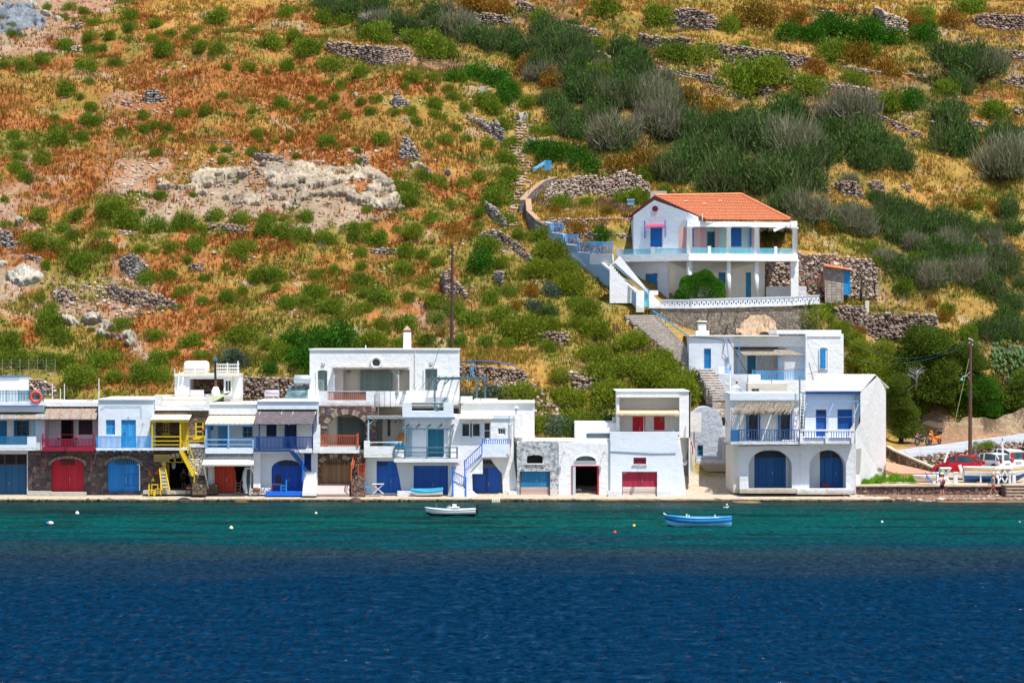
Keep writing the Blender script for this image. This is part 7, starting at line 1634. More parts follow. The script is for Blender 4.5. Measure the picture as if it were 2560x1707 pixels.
DW=[([(816,104,130),(860,106,146),(900,112,152),(960,115,169),(1010,118,160),(1023,135,152)],'long brown dry stone wall on the upper slope right of the shrubs','brown'),
 ([(1661,50,62),(1690,22,66),(1720,16,74),(1770,30,78),(1814,60,72)],'triangular dry stone wall at the top centre right','brown'),([(1400,62,80),(1460,64,88),(1506,80,90)],'low brown wall at top under the straw terrace','brown'),
 ([(1595,82,104),(1640,90,128),(1725,94,148)],'broken upper terrace wall, left piece','mix'),([(1745,106,130),(1820,110,158),(1900,120,175),(1980,132,180),(2056,150,172)],'longest terrace wall on the upper right slope','mix'),([(1820,172,186),(1900,178,196),(1990,192,214),(2060,200,232),(2150,215,240),(2233,234,246)],'second long terrace wall on the upper right slope','brown'),
 ([(1464,128,158),(1490,126,158),(1523,140,160)],'short wall stub between dark shrubs at top','mix'),([(1652,168,180),(1700,176,194),(1760,184,208),(1814,202,214)],'low wall left of the long terrace walls','grey'),([(2100,165,176),(2200,176,190),(2322,184,200)],'thin terrace wall beside the dark olive clump','mix'),
 ([(2426,48,58),(2460,30,72),(2560,36,78),(2600,38,80)],'wall in the top right corner','brown'),([(2485,135,148),(2510,124,162),(2600,128,168)],'second wall down at the right edge','mix'),([(2505,200,212),(2540,188,220),(2600,190,226)],'third wall down at the right edge','mix'),
 ([(2180,285,304),(2240,300,328),(2302,332,350)],'sloping wall below the straw bank on the right','mix'),([(2090,455,478),(2110,450,492),(2140,452,500),(2155,480,500)],'round topped stone pile in the straw bank, largest of three','mix'),([(2169,458,470),(2185,449,482),(2209,455,482)],'round topped stone pile in the straw bank, middle of three','mix'),([(2256,462,474),(2275,462,482)],'smallest stone pile in the straw bank','mix'),([(2050,462,484),(2072,466,492)],'stone pile at the left end of the straw bank','mix'),
 ([(1162,38,56),(1220,30,66),(1278,44,66)],'wall behind dark shrubs under the rust bush at top','mix'),([(1292,0,20),(1320,4,30),(1346,30,44)],'sloping wall right of the rust bush at top','mix'),
 ([(996,384,402),(1008,338,404),(1018,335,404),(1047,385,402)],'pointed cairn of stones above the pale boulders','grey'),([(979,250,262),(990,231,270),(1020,252,270)],'small stone heap on the rusty slope','grey'),([(884,235,244),(906,236,246)],'tiny stone heap left of the small stone heap','grey'),([(894,395,410),(905,384,415),(921,396,415)],'dark stones on the lip of the pale outcrop','grey'),([(1170,288,300),(1210,300,328),(1240,302,350),(1258,322,360)],'stone wall descending beside the green strip','grey'),
 ([(300,652,668),(318,632,690),(340,636,704),(366,662,690)],'ragged stone wall left of a green shrub on the lower left slope','grey'),([(274,705,740),(300,716,758),(340,724,770),(400,736,772),(440,756,776)],'long tumbled wall on the lower left slope','mix'),([(135,728,744),(160,714,762),(183,730,762)],'pinkish stone pile at lower left','pale'),([(0,578,618),(20,575,624),(33,600,624)],'dark wall at the left edge','grey'),([(57,634,650),(99,640,660)],'low wall near the left edge above the pale cliff','grey'),
 ([(472,656,674),(505,654,680)],'small cairn in the middle of the lower left slope','mix'),([(300,572,588),(336,578,592)],'little stone patch under the green belt','pale'),([(523,561,578),(570,558,582),(618,566,580)],'low wall in shade under the pale outcrop','mix'),([(358,240,250),(370,222,258),(392,222,258),(406,240,256)],'round stone cairn on the bare pale patch','grey'),([(303,250,266),(329,252,270)],'scattered cairn left of the round one','mix'),
 ([(636,384,396),(660,380,412),(706,396,414)],'dark pebbly wall on the top edge of the outcrop','grey'),([(515,348,358),(570,346,360)],'thin row of stones on the rusty slope','mix'),([(176,55,72),(201,52,74)],'stone pile beside the grey cliff','grey'),([(179,114,130),(201,112,132)],'stone pile among shrubs below the grey cliff','pale'),
 ([(1103,690,712),(1115,676,744),(1140,700,744),(1164,728,750)],'stone wall beside the tall dark pole','mix'),([(1214,505,530),(1240,520,560),(1262,545,575)],'stones beside the path, upper','grey'),([(1200,580,594),(1240,572,600),(1290,600,632),(1328,640,662)],'wall descending to the right beside the path','mix'),([(1346,836,850),(1370,828,860),(1400,828,864),(1418,836,862)],'dark rounded wall under shrubs behind the row','brown'),([(1236,680,700),(1257,676,716)],'short pile right of the dark thorny shrub','grey'),([(929,622,634),(986,618,638)],'low stones on the terrace edge left of the pole','grey'),
 ([(1146,910,944),(1200,912,952),(1260,916,958),(1310,924,962)],'rubble wall behind the pergola under the blue pipe','mix'),([(1400,928,948),(1440,932,952),(1500,934,960)],'rubble edge of the straw terrace between shrubs','pale'),([(1436,934,968),(1478,940,975)],'dark stone pile between the tamarisk bushes','brown'),
 ([(1362,478,505),(1390,450,498),(1445,437,492),(1520,440,490),(1560,424,484),(1600,440,480),(1623,458,482)],'pale curved garden wall above the villa garden','pale'),([(1372,541,562),(1460,543,565),(1586,541,562)],'low pale garden wall below the dry grass plot','pale'),([(1452,580,600),(1490,582,602),(1588,582,602)],'mossy short garden wall left of the villa','grey'),
 ([(56,946,990),(100,944,990),(136,965,992)],'pale rubble bank behind the small cube room','pale'),([(605,938,1002),(680,940,1004),(773,945,1005)],'rubble bank behind the solar heaters','mix'),([(1280,800,812),(1330,806,818)],'thin stone row in the shrubs behind the row','mix')]
DW += [([(1883,214,228),(1933,222,236)],'stone heap in the yellow grass under the long terrace wall','mix'),([(2036,266,278),(2066,270,282)],'small pale heap above the grey twiggy shrubs','pale'),([(2426,298,316),(2465,304,324)],'short wall between the two rightmost twiggy shrubs','mix'),([(2540,266,288),(2600,270,292)],'wall piece at the right edge above the dark green bush','mix'),([(2436,232,244),(2475,236,248)],'low stones right of the dark olive clump','brown'),([(2051,22,38),(2086,26,40)],'stone heap at the top above the flat dark bush','brown'),([(2189,16,40),(2215,30,84),(2268,50,90)],'rubble chute running down from the top between yellow bushes','pale'),([(1880,268,282),(1960,276,292),(2020,290,306)],'wall half buried behind the grey twiggy shrubs','brown'),([(2330,300,316),(2400,310,328)],'wall piece below the two twiggy shrubs on the right','mix')]
for pts,lb,pal in DW:
    small=len(lb) > 0;pyb=pts[0][2]
    drywall(pts,lb if 'stone' in lb or 'wall' in lb or 'cairn' in lb or 'rubble' in lb else lb,pal,.16 if pyb > 400 else .19)
RWL=[([(1905,638,742),(2000,632,742),(2100,638,742),(2178,648,742),(2192,670,742)],'tall pinkish stone retaining wall behind the iron gate and block shed','pale',234.5),([(2090,760,850),(2165,766,850),(2168,782,846),(2338,784,832),(2342,800,832)],'long rubble retaining wall right of the upper white house','mix',229.3),([(1880,648,738),(1925,650,738)],'stone wall behind the villa columns on the terrace','brown',234.2),
 ([(2230,1148,1200),(2262,1144,1200),(2380,1128,1200),(2440,1118,1200),(2480,1110,1190),(2600,1096,1180)],'rubble retaining wall of tan stones below the white road wall','pale',214.1)]
for pts,lb,pal,Y in RWL: drywall(pts,lb,pal,.17,Yfix=Y,ragged=.1)
def scatter_rocks(poly,n,smin,smax,pal,name,label,cat='rocks',kind='stuff',ymin=198):
    C=[];Sz=[];xs=[p[0] for p in poly];ys=[p[1] for p in poly]
    def inside(x,y):
        c=False;j=len(poly)-1
        for i in range(len(poly)):
            if (poly[i][1] > y) != (poly[j][1] > y) and x < (poly[j][0]-poly[i][0])*(y-poly[i][1])/(poly[j][1]-poly[i][1])+poly[i][0]: c=not c
            j=i
        return c
    while len(C) < n:
        x=rs.uniform(min(xs),max(xs));y=rs.uniform(min(ys),max(ys))
        if inside(x,y): P=hit(x,y,ymin);s=rs.uniform(smin,smax)*rs.rand()**.5+smin*.3;C.append((P.x,P.y,P.z+s*.15));Sz.append(s)
    o=stones(np.array(C),np.array(Sz),pal,name);tag(o,label,cat,kind=kind);return o
scatter_rocks([(1200,930),(1330,940),(1420,1060),(1340,1075),(1260,1000),(1190,1000)],520,.06,.22,'pale','rubble','loose pinkish rubble on the bank behind the white houses')
for nm,poly,n,a,b,pal in (('rubble',[(230,400),(330,370),(360,430),(300,480),(220,440)],160,.05,.16,'pale'),('rubble',[(250,250),(430,210),(460,290),(330,330),(260,310)],260,.05,.2,'pale'),('rubble',[(130,710),(330,700),(440,780),(300,800),(130,800)],330,.06,.26,'pale'),('rubble',[(280,390),(900,360),(1040,430),(980,560),(700,540),(300,500)],520,.06,.28,'pale'),('rubble',[(0,0),(2560,0),(2560,600),(1900,520),(1000,900),(0,980)],1700,.05,.22,'pale'),('rubble',[(1290,300),(1340,300),(1330,470),(1300,560),(1270,560)],160,.08,.24,'pale')):
    scatter_rocks(poly,n,a,b,pal,nm,{160: 'loose stones on the small pale patch' if poly[0][0] == 230 else 'loose stones beside the stepped path',260: 'loose stones around the round cairn',330: 'tumbled stones around the long lower left wall',520: 'loose stones around the pale outcrop',1700: 'loose stones strewn over the whole hillside'}[n])
scatter_rocks([(1900,1246),(2200,1240),(2620,1238),(2620,1258),(2200,1259),(1900,1257)],900,.04,.12,'brown','beach_pebbles','brown pebbles of the narrow beach',ymin=194.9)
for i in range(46):                                        # boulders along the water edge
    px=2165+i*9+rs.uniform(-3,3);py=rs.uniform(1249,1257);P=hit(px,py,194.9);s=rs.uniform(.10,.27);V=IV2*(1+(rs.rand(len(IV2),1)-.5)*.14);V=V*np.array([s*rs.uniform(.9,1.5),s,s*.6]);cc=np.array(SP['mix' if i % 3 else 'pale'])[rs.randint(4)]
    o=npmesh('shore_boulder',V,IF2,STM,np.tile(cc*(.7+.5*rs.rand()),(len(V),1)));o.location=(P.x,P.y,P.z+s*.2);ORG[o.name]=P
    tag(o,'rounded tan boulder in the row of stones at the edge of the beach','boulder','boulders along the pebble beach')
OUTM=colmat('outcrop_rock',.95,.10,2.6,.15,.45)
def outcrop(name,label,poly,amp=.9,colr=(.40,.355,.28),col2=(.20,.185,.16),step=4.0,cat='rock outcrop',fade=10,freq=1.0):
    xs=[p[0] for p in poly];ys=[p[1] for p in poly];gx=np.arange(min(xs)-8,max(xs)+8,step);gy=np.arange(min(ys)-8,max(ys)+8,step*.8);A=np.array(poly,float);N=len(poly)
    V=np.zeros((len(gx),len(gy),3));ins=np.zeros((len(gx),len(gy)))
    for i,x in enumerate(gx):
        for j,y in enumerate(gy):
            P=hit(x,y);V[i,j]=P;c=False;d=1e9
            for k in range(N):
                a,b=A[k],A[(k+1) % N]
                if (a[1] > y) != (b[1] > y) and x < (b[0]-a[0])*(y-a[1])/(b[1]-a[1])+a[0]: c=not c
                ab=b-a;t=np.clip(((x-a[0])*ab[0]+(y-a[1])*ab[1])/(ab@ab),0,1);d=min(d,math.hypot(x-a[0]-ab[0]*t,y-a[1]-ab[1]*t))
            ins[i,j]=d if c else -d
    X,Y,Z=V[...,0],V[...,1],V[...,2];q=(X*.9+Z*.35)*freq;r=(Z*1.7-X*.35)*freq
    wq=q+1.5*fbm(q*.4,r*.4,2);rg=1-np.abs(fbm(wq*.42+r*.25,r*1.25-wq*.2,4,.5)*2-1);rg=np.floor(rg*5)/5*.6+rg*.4;rg2=np.abs(fbm(q*1.5+9,r*3.6,4,.6)*2-1);cav=np.clip((fbm(q*.35+20,r*.7,3)-.54)*8,0,1)
    m=np.clip(ins/fade+(fbm(X*.8,Z*1.3+8,3)-.5)*1.6,0,1)
    gr=np.clip((fbm(X*.6+60,Z*1.0,3)-.56)*9,0,1);h=(rg*1.5+rg2*.6-.55-cav*1.1-gr*1.3)*amp*m-.3*(1-m)
    V[...,1] -= h*.8;V[...,2] += h*.45
    idx=np.arange(X.size).reshape(X.shape);F=np.stack([idx[:-1,:-1],idx[:-1,1:],idx[1:,1:],idx[1:,:-1]],-1)
    keep=(m[:-1,:-1]+m[1:,1:]+m[1:,:-1]+m[:-1,1:]) > 0;F=F[keep]
    t=np.clip(fbm(X*.5,Z*1.1,4)*2-.5,0,1)[...,None];cc=np.array(colr)*(1-t)+np.array(col2)*t;cc=cc*(.85+.35*rg2[...,None])
    c0=V.reshape(-1,3).mean(0);o=npmesh(name,V.reshape(-1,3)-c0,F,OUTM,cc.reshape(-1,3));o.location=c0;ORG[o.name]=Vector(c0);tag(o,label,cat);return o
outcrop('rock_outcrop','long pale grey eroded rock outcrop across the left slope',[(300,480),(330,445),(400,440),(450,425),(530,420),(620,415),(650,400),(720,405),(760,400),(850,415),(920,410),(960,430),(990,455),(1020,520),(990,540),(930,530),(860,505),(790,500),(780,560),(740,565),(700,520),(600,520),(530,495),(440,480),(360,490)],.75,(.50,.42,.31),(.27,.215,.16),3.2,fade=9,freq=1.5)
outcrop('grey_cliff','smooth blue grey cliff face in the top left corner',[(-30,-10),(70,-10),(95,20),(135,50),(160,55),(95,80),(40,92),(-30,96)],.9,(.24,.27,.30),(.14,.16,.18),fade=16)
outcrop('rock_edge','crumbled whitish rock rim along the top left cliff',[(62,-8),(80,-8),(100,20),(150,42),(168,52),(140,58),(96,34),(72,14)],.7,(.50,.42,.35),(.34,.27,.22),3,fade=5)
outcrop('pale_cliff','pale eroded white rock face at the left edge',[(-30,650),(60,655),(110,680),(120,700),(60,725),(-30,712)],.8,(.48,.44,.36),(.34,.33,.29))
for i,(poly,lb) in enumerate((([(134,785),(150,772),(180,790),(210,815),(190,830),(150,810)],'pale boulders tumbling above the left fence'),([(200,795),(235,782),(262,800),(240,815),(205,812)],'grey boulder below the tumbled wall'),([(290,830),(345,838),(348,870),(330,875),(300,860)],'pale split boulder with shaded face at lower left'),([(250,800),(290,810),(300,850),(240,850)],'layered boulders beside the split boulder'),([(1020,408),(1060,412),(1078,430),(1110,424),(1130,432),(1126,448),(1080,446),(1030,432)],'row of pale boulders right of the outcrop'),([(1285,290),(1310,280),(1345,300),(1340,325),(1300,322)],'large pale boulder at the head of the stepped path'),([(40,545),(62,550),(60,575),(38,570)],'white boulder on the left slope'),([(45,600),(64,605),(60,630),(44,628)],'pale leaning boulder near the left edge'),
        ([(1835,835),(1870,790),(1910,790),(1935,815),(1940,850),(1850,850)],'sandy bare rock behind the upper house roof'),([(1320,345),(1342,350),(1345,372),(1320,372)],'boulder right of the path steps'),([(430,440),(450,420),(480,425),(470,460),(440,470)],'jointed pale block at the left tip of the outcrop'))):
    ob_=outcrop('boulder',lb,poly,1.0 if i != 8 else .3,(.44,.38,.30) if i != 8 else (.46,.32,.21),(.28,.25,.21) if i != 8 else (.45,.32,.22),2.5,'boulder',6,1.5)
    if i == 8: ob_.location.y -= 1.5
# path steps on the hill
T=thing('stone_path','narrow rough stone steps climbing the hill beside the green strip','steps',tuple(hit(1300,540)))
C=[];Sz=[]
for (x,y) in [(1292+8*math.sin(k*.5)+(-8 if k > 26 else 14 if k > 14 else 4)+rs.uniform(-2,2),300+k*7.2) for k in range(38)]:
    for q in range(4): P=hit(x+q*6-9,y);C.append((P.x,P.y,P.z+.05));Sz.append(rs.uniform(.2,.3))
stones(np.array(C)-np.array(ORG[T.name]),np.array(Sz),[(.50,.34,.20),(.56,.42,.28),(.42,.30,.22)],'step_stones',T,.35)

# ------------------------------------------------------------------ foliage
def crown(seed,n,leaf,kind='bush',flat=.75,lobes=9,up=.5,fill=.5):
    r=np.random.RandomState(seed);C=[];R_=[]
    for i in range(lobes):
        a=r.rand()*6.283;d=r.rand()**.5*.62;C.append((math.cos(a)*d,math.sin(a)*d,(.25+.5*r.rand())*flat*(1.15-d)));R_.append(.30+.22*r.rand())
    C=np.array(C);R_=np.array(R_);w=R_**2;w /= w.sum();k=r.choice(lobes,n,p=w)
    d=r.normal(size=(n,3));d /= np.linalg.norm(d,axis=1)[:,None];rad=(fill+(1-fill)*r.rand(n)**.6)*(1+.28*r.normal(size=n)*.5)
    P=C[k]+d*(R_[k]*rad)[:,None];P[:,2]=np.abs(P[:,2]+.02)
    ax=d*(1-up)+np.array([0,0,up])+r.normal(size=(n,3))*.35;ax /= np.linalg.norm(ax,axis=1)[:,None]
    sd=np.cross(ax,r.normal(size=(n,3)));sd /= np.linalg.norm(sd,axis=1)[:,None]
    L=leaf*(.7+.7*r.rand(n))[:,None];Wd=L*.42
    V=np.stack([P-sd*Wd,P+sd*Wd,P+ax*L*1.7],1).reshape(-1,3);F=np.arange(3*n).reshape(-1,3)
    lob=(.75+.5*r.rand(lobes))[k];c=(lob*(.65+.7*r.rand(n)))[:,None]*np.array([1,1,1])+np.where(r.rand(n) < .10,.5,0)[:,None]*np.array([1,.7,.2])
    return V,F,np.repeat(c,3,0)
def twigs(seed,n,leafn):
    r=np.random.RandomState(seed);lb=10;a=r.rand(lb)*6.283;t=r.rand(lb)**.5*.7;C=np.stack([np.cos(a)*t,np.sin(a)*t,.15+.5*r.rand(lb)*(1.1-t)],1);k=r.randint(lb,size=n)
    P0=C[k]+r.normal(size=(n,3))*np.array([.20,.20,.17]);P0[:,2]=np.abs(P0[:,2]);d=np.array([0,0,1.0])+r.normal(size=(n,3))*.45+P0*np.array([.5,.5,0]);P1=P0+d*(.14+.22*r.rand(n))[:,None]
    sd=np.cross(d,r.normal(size=(n,3)));sd /= np.linalg.norm(sd,axis=1)[:,None];w_=.010+.010*r.rand(n)
    V=np.stack([P0-sd*w_[:,None],P0+sd*w_[:,None],P1],1).reshape(-1,3);F=np.arange(3*n).reshape(-1,3);c=np.repeat((.7+.6*r.rand(n))[:,None]*np.array([1,.97,.95]),3,0)
    return V,F,c
FM={'green': leafmat((.160,.245,.020),'green_foliage',.35,.42,(.17,.17,.012)),'tamarisk': leafmat((.185,.245,.018),'tamarisk_foliage',.3,.42,(.20,.19,.012)),'dark': leafmat((.050,.160,.008),'dark_foliage',.25,.3,(.03,.07,.01)),
      'olive': leafmat((.068,.150,.024),'olive_foliage',.45,.35,(.09,.12,.04)),'blue': leafmat((.085,.125,.075),'blue_grey_foliage',.2,.25,(.10,.12,.08)),'rust': leafmat((.24,.15,.015),'dry_yellow_foliage',.6,.3,(.28,.10,.015)),'twig': leafmat((.27,.25,.16),'grey_twigs',.35,.3,(.12,.16,.06)),'pine': leafmat((.10,.155,.014),'pine_foliage',.2,.35,(.05,.06,.01))}
CR={}
def variants(kind):
    if kind in CR: return CR[kind]
    out=[];kd=sum(map(ord,kind))
    for i in range(7):
        sd=100*i+kd
        if kind == 'twig': V,F,c=twigs(sd,3800,0);V2,F2,c2=crown(sd,1700,.05,up=.6,lobes=9);V=np.concatenate([V,V2]);F=np.concatenate([F,F2+len(c)]);n1=len(c);c=np.concatenate([c,c2*np.array([.32,.60,.20])])
        elif kind == 'olive': V,F,c=crown(sd,3200,.055,up=.72,flat=.9,lobes=11,fill=.35);V2,F2,c2=twigs(sd+1,600,0);F=np.concatenate([F,F2+len(c)]);V=np.concatenate([V,V2]);c=np.concatenate([c,c2*np.array([2.0,1.1,2.6])])
        elif kind == 'dark': V,F,c=crown(sd,4200,.052,up=.2,lobes=12,flat=.8,fill=.75)
        elif kind == 'tamarisk': V,F,c=crown(sd,4200,.058,up=.35,lobes=14,flat=.85,fill=.5)
        elif kind == 'pine': V,F,c=crown(sd,7000,.040,up=.3,lobes=18,flat=1.0,fill=.6)
        elif kind == 'rust': V,F,c=crown(sd,1800,.055,up=.8,lobes=8,flat=.7)
        else: V,F,c=crown(sd,2400,.062,up=.5,lobes=9,flat=.72,fill=.45)
        o=npmesh(kind+'_crown',V,F,FM[kind],c);bpy.data.objects.remove(o) if False else None;me=o.data;bpy.data.objects.remove(o);out.append(me)
    CR[kind]=out;return out
NM={'green': ('green_shrub','green shrub'),'tamarisk': ('tamarisk_bush','yellow green feathery bush'),'dark': ('evergreen_bush','dense dark green bush'),'olive': ('olive_shrub','dark olive shrub'),'blue': ('sage_bush','blue grey bush'),'rust': ('dry_bush','dry yellow orange bush'),'twig': ('twiggy_shrub','grey leafless twiggy shrub')}
def zone(px,py):
    if py > 1090: return 'beside the quay'
    if px > 2120 and py > 740: return 'behind the parked cars'
    if px > 1260 and py > 840: return 'right behind the white waterfront houses'
    if py > 900: return 'close behind the roofs of the left row'
    if px < 1180:
        v='at the top of the left slope' if py < 170 else 'above the pale outcrop' if py < 400 else 'in the belt below the pale outcrop' if py < 640 else 'on the lower left slope'
        h=', near the left edge' if px < 280 else ', left of the outcrop middle' if px < 600 else ', above the big villa' if px < 900 else ', left of the stepped path'
        return v+h
    if px < 1400: return 'beside the stepped path, '+('upper part' if py < 350 else 'middle part' if py < 620 else 'lower part')
    if px > 1890 and py > 480: return 'right of the red roofed villa, '+('upper' if py < 640 else 'lower')
    if 1380 < px < 1900 and py > 480: return 'around the villa garden'
    return 'on the upper right slope, '+('top edge' if py < 120 else 'among the stone walls' if py < 280 else 'in the band above the red roof')+(', left' if px < 1750 else ', middle' if px < 2150 else ', right')
def shrub(kind,px,py,wpx,hfac=1.0,label=None,ymin=198.0,loc=None):
    if kind == 'twig' and rnd.random() < .45: kind='olive'
    P=loc or hit(px,py,ymin);sc=wpx/2*P.y/FP*(1.32 if kind in ('green','rust') else 1.12);me=rnd.choice(variants(kind));nm,base=NM.get(kind,('tree','tree'))
    o=bpy.data.objects.new(nm,me);col.objects.link(o);o.location=(P.x,P.y+sc*.3,P.z-.08*sc);s=sc*1.12
    o.scale=(s,s*.95,s*hfac*rnd.uniform(.9,1.2));o.rotation_euler=(0,0,rnd.uniform(0,6.28));ORG[o.name]=P
    if label: tag(o,label,'shrub')
    else:
        sz='small' if wpx < 30 else 'medium' if wpx < 52 else 'large';lb=' '.join(('%s %s %s' % (sz,base,zone(px,py))).split()[:16]);tag(o,lb,'shrub',lb)
    return o
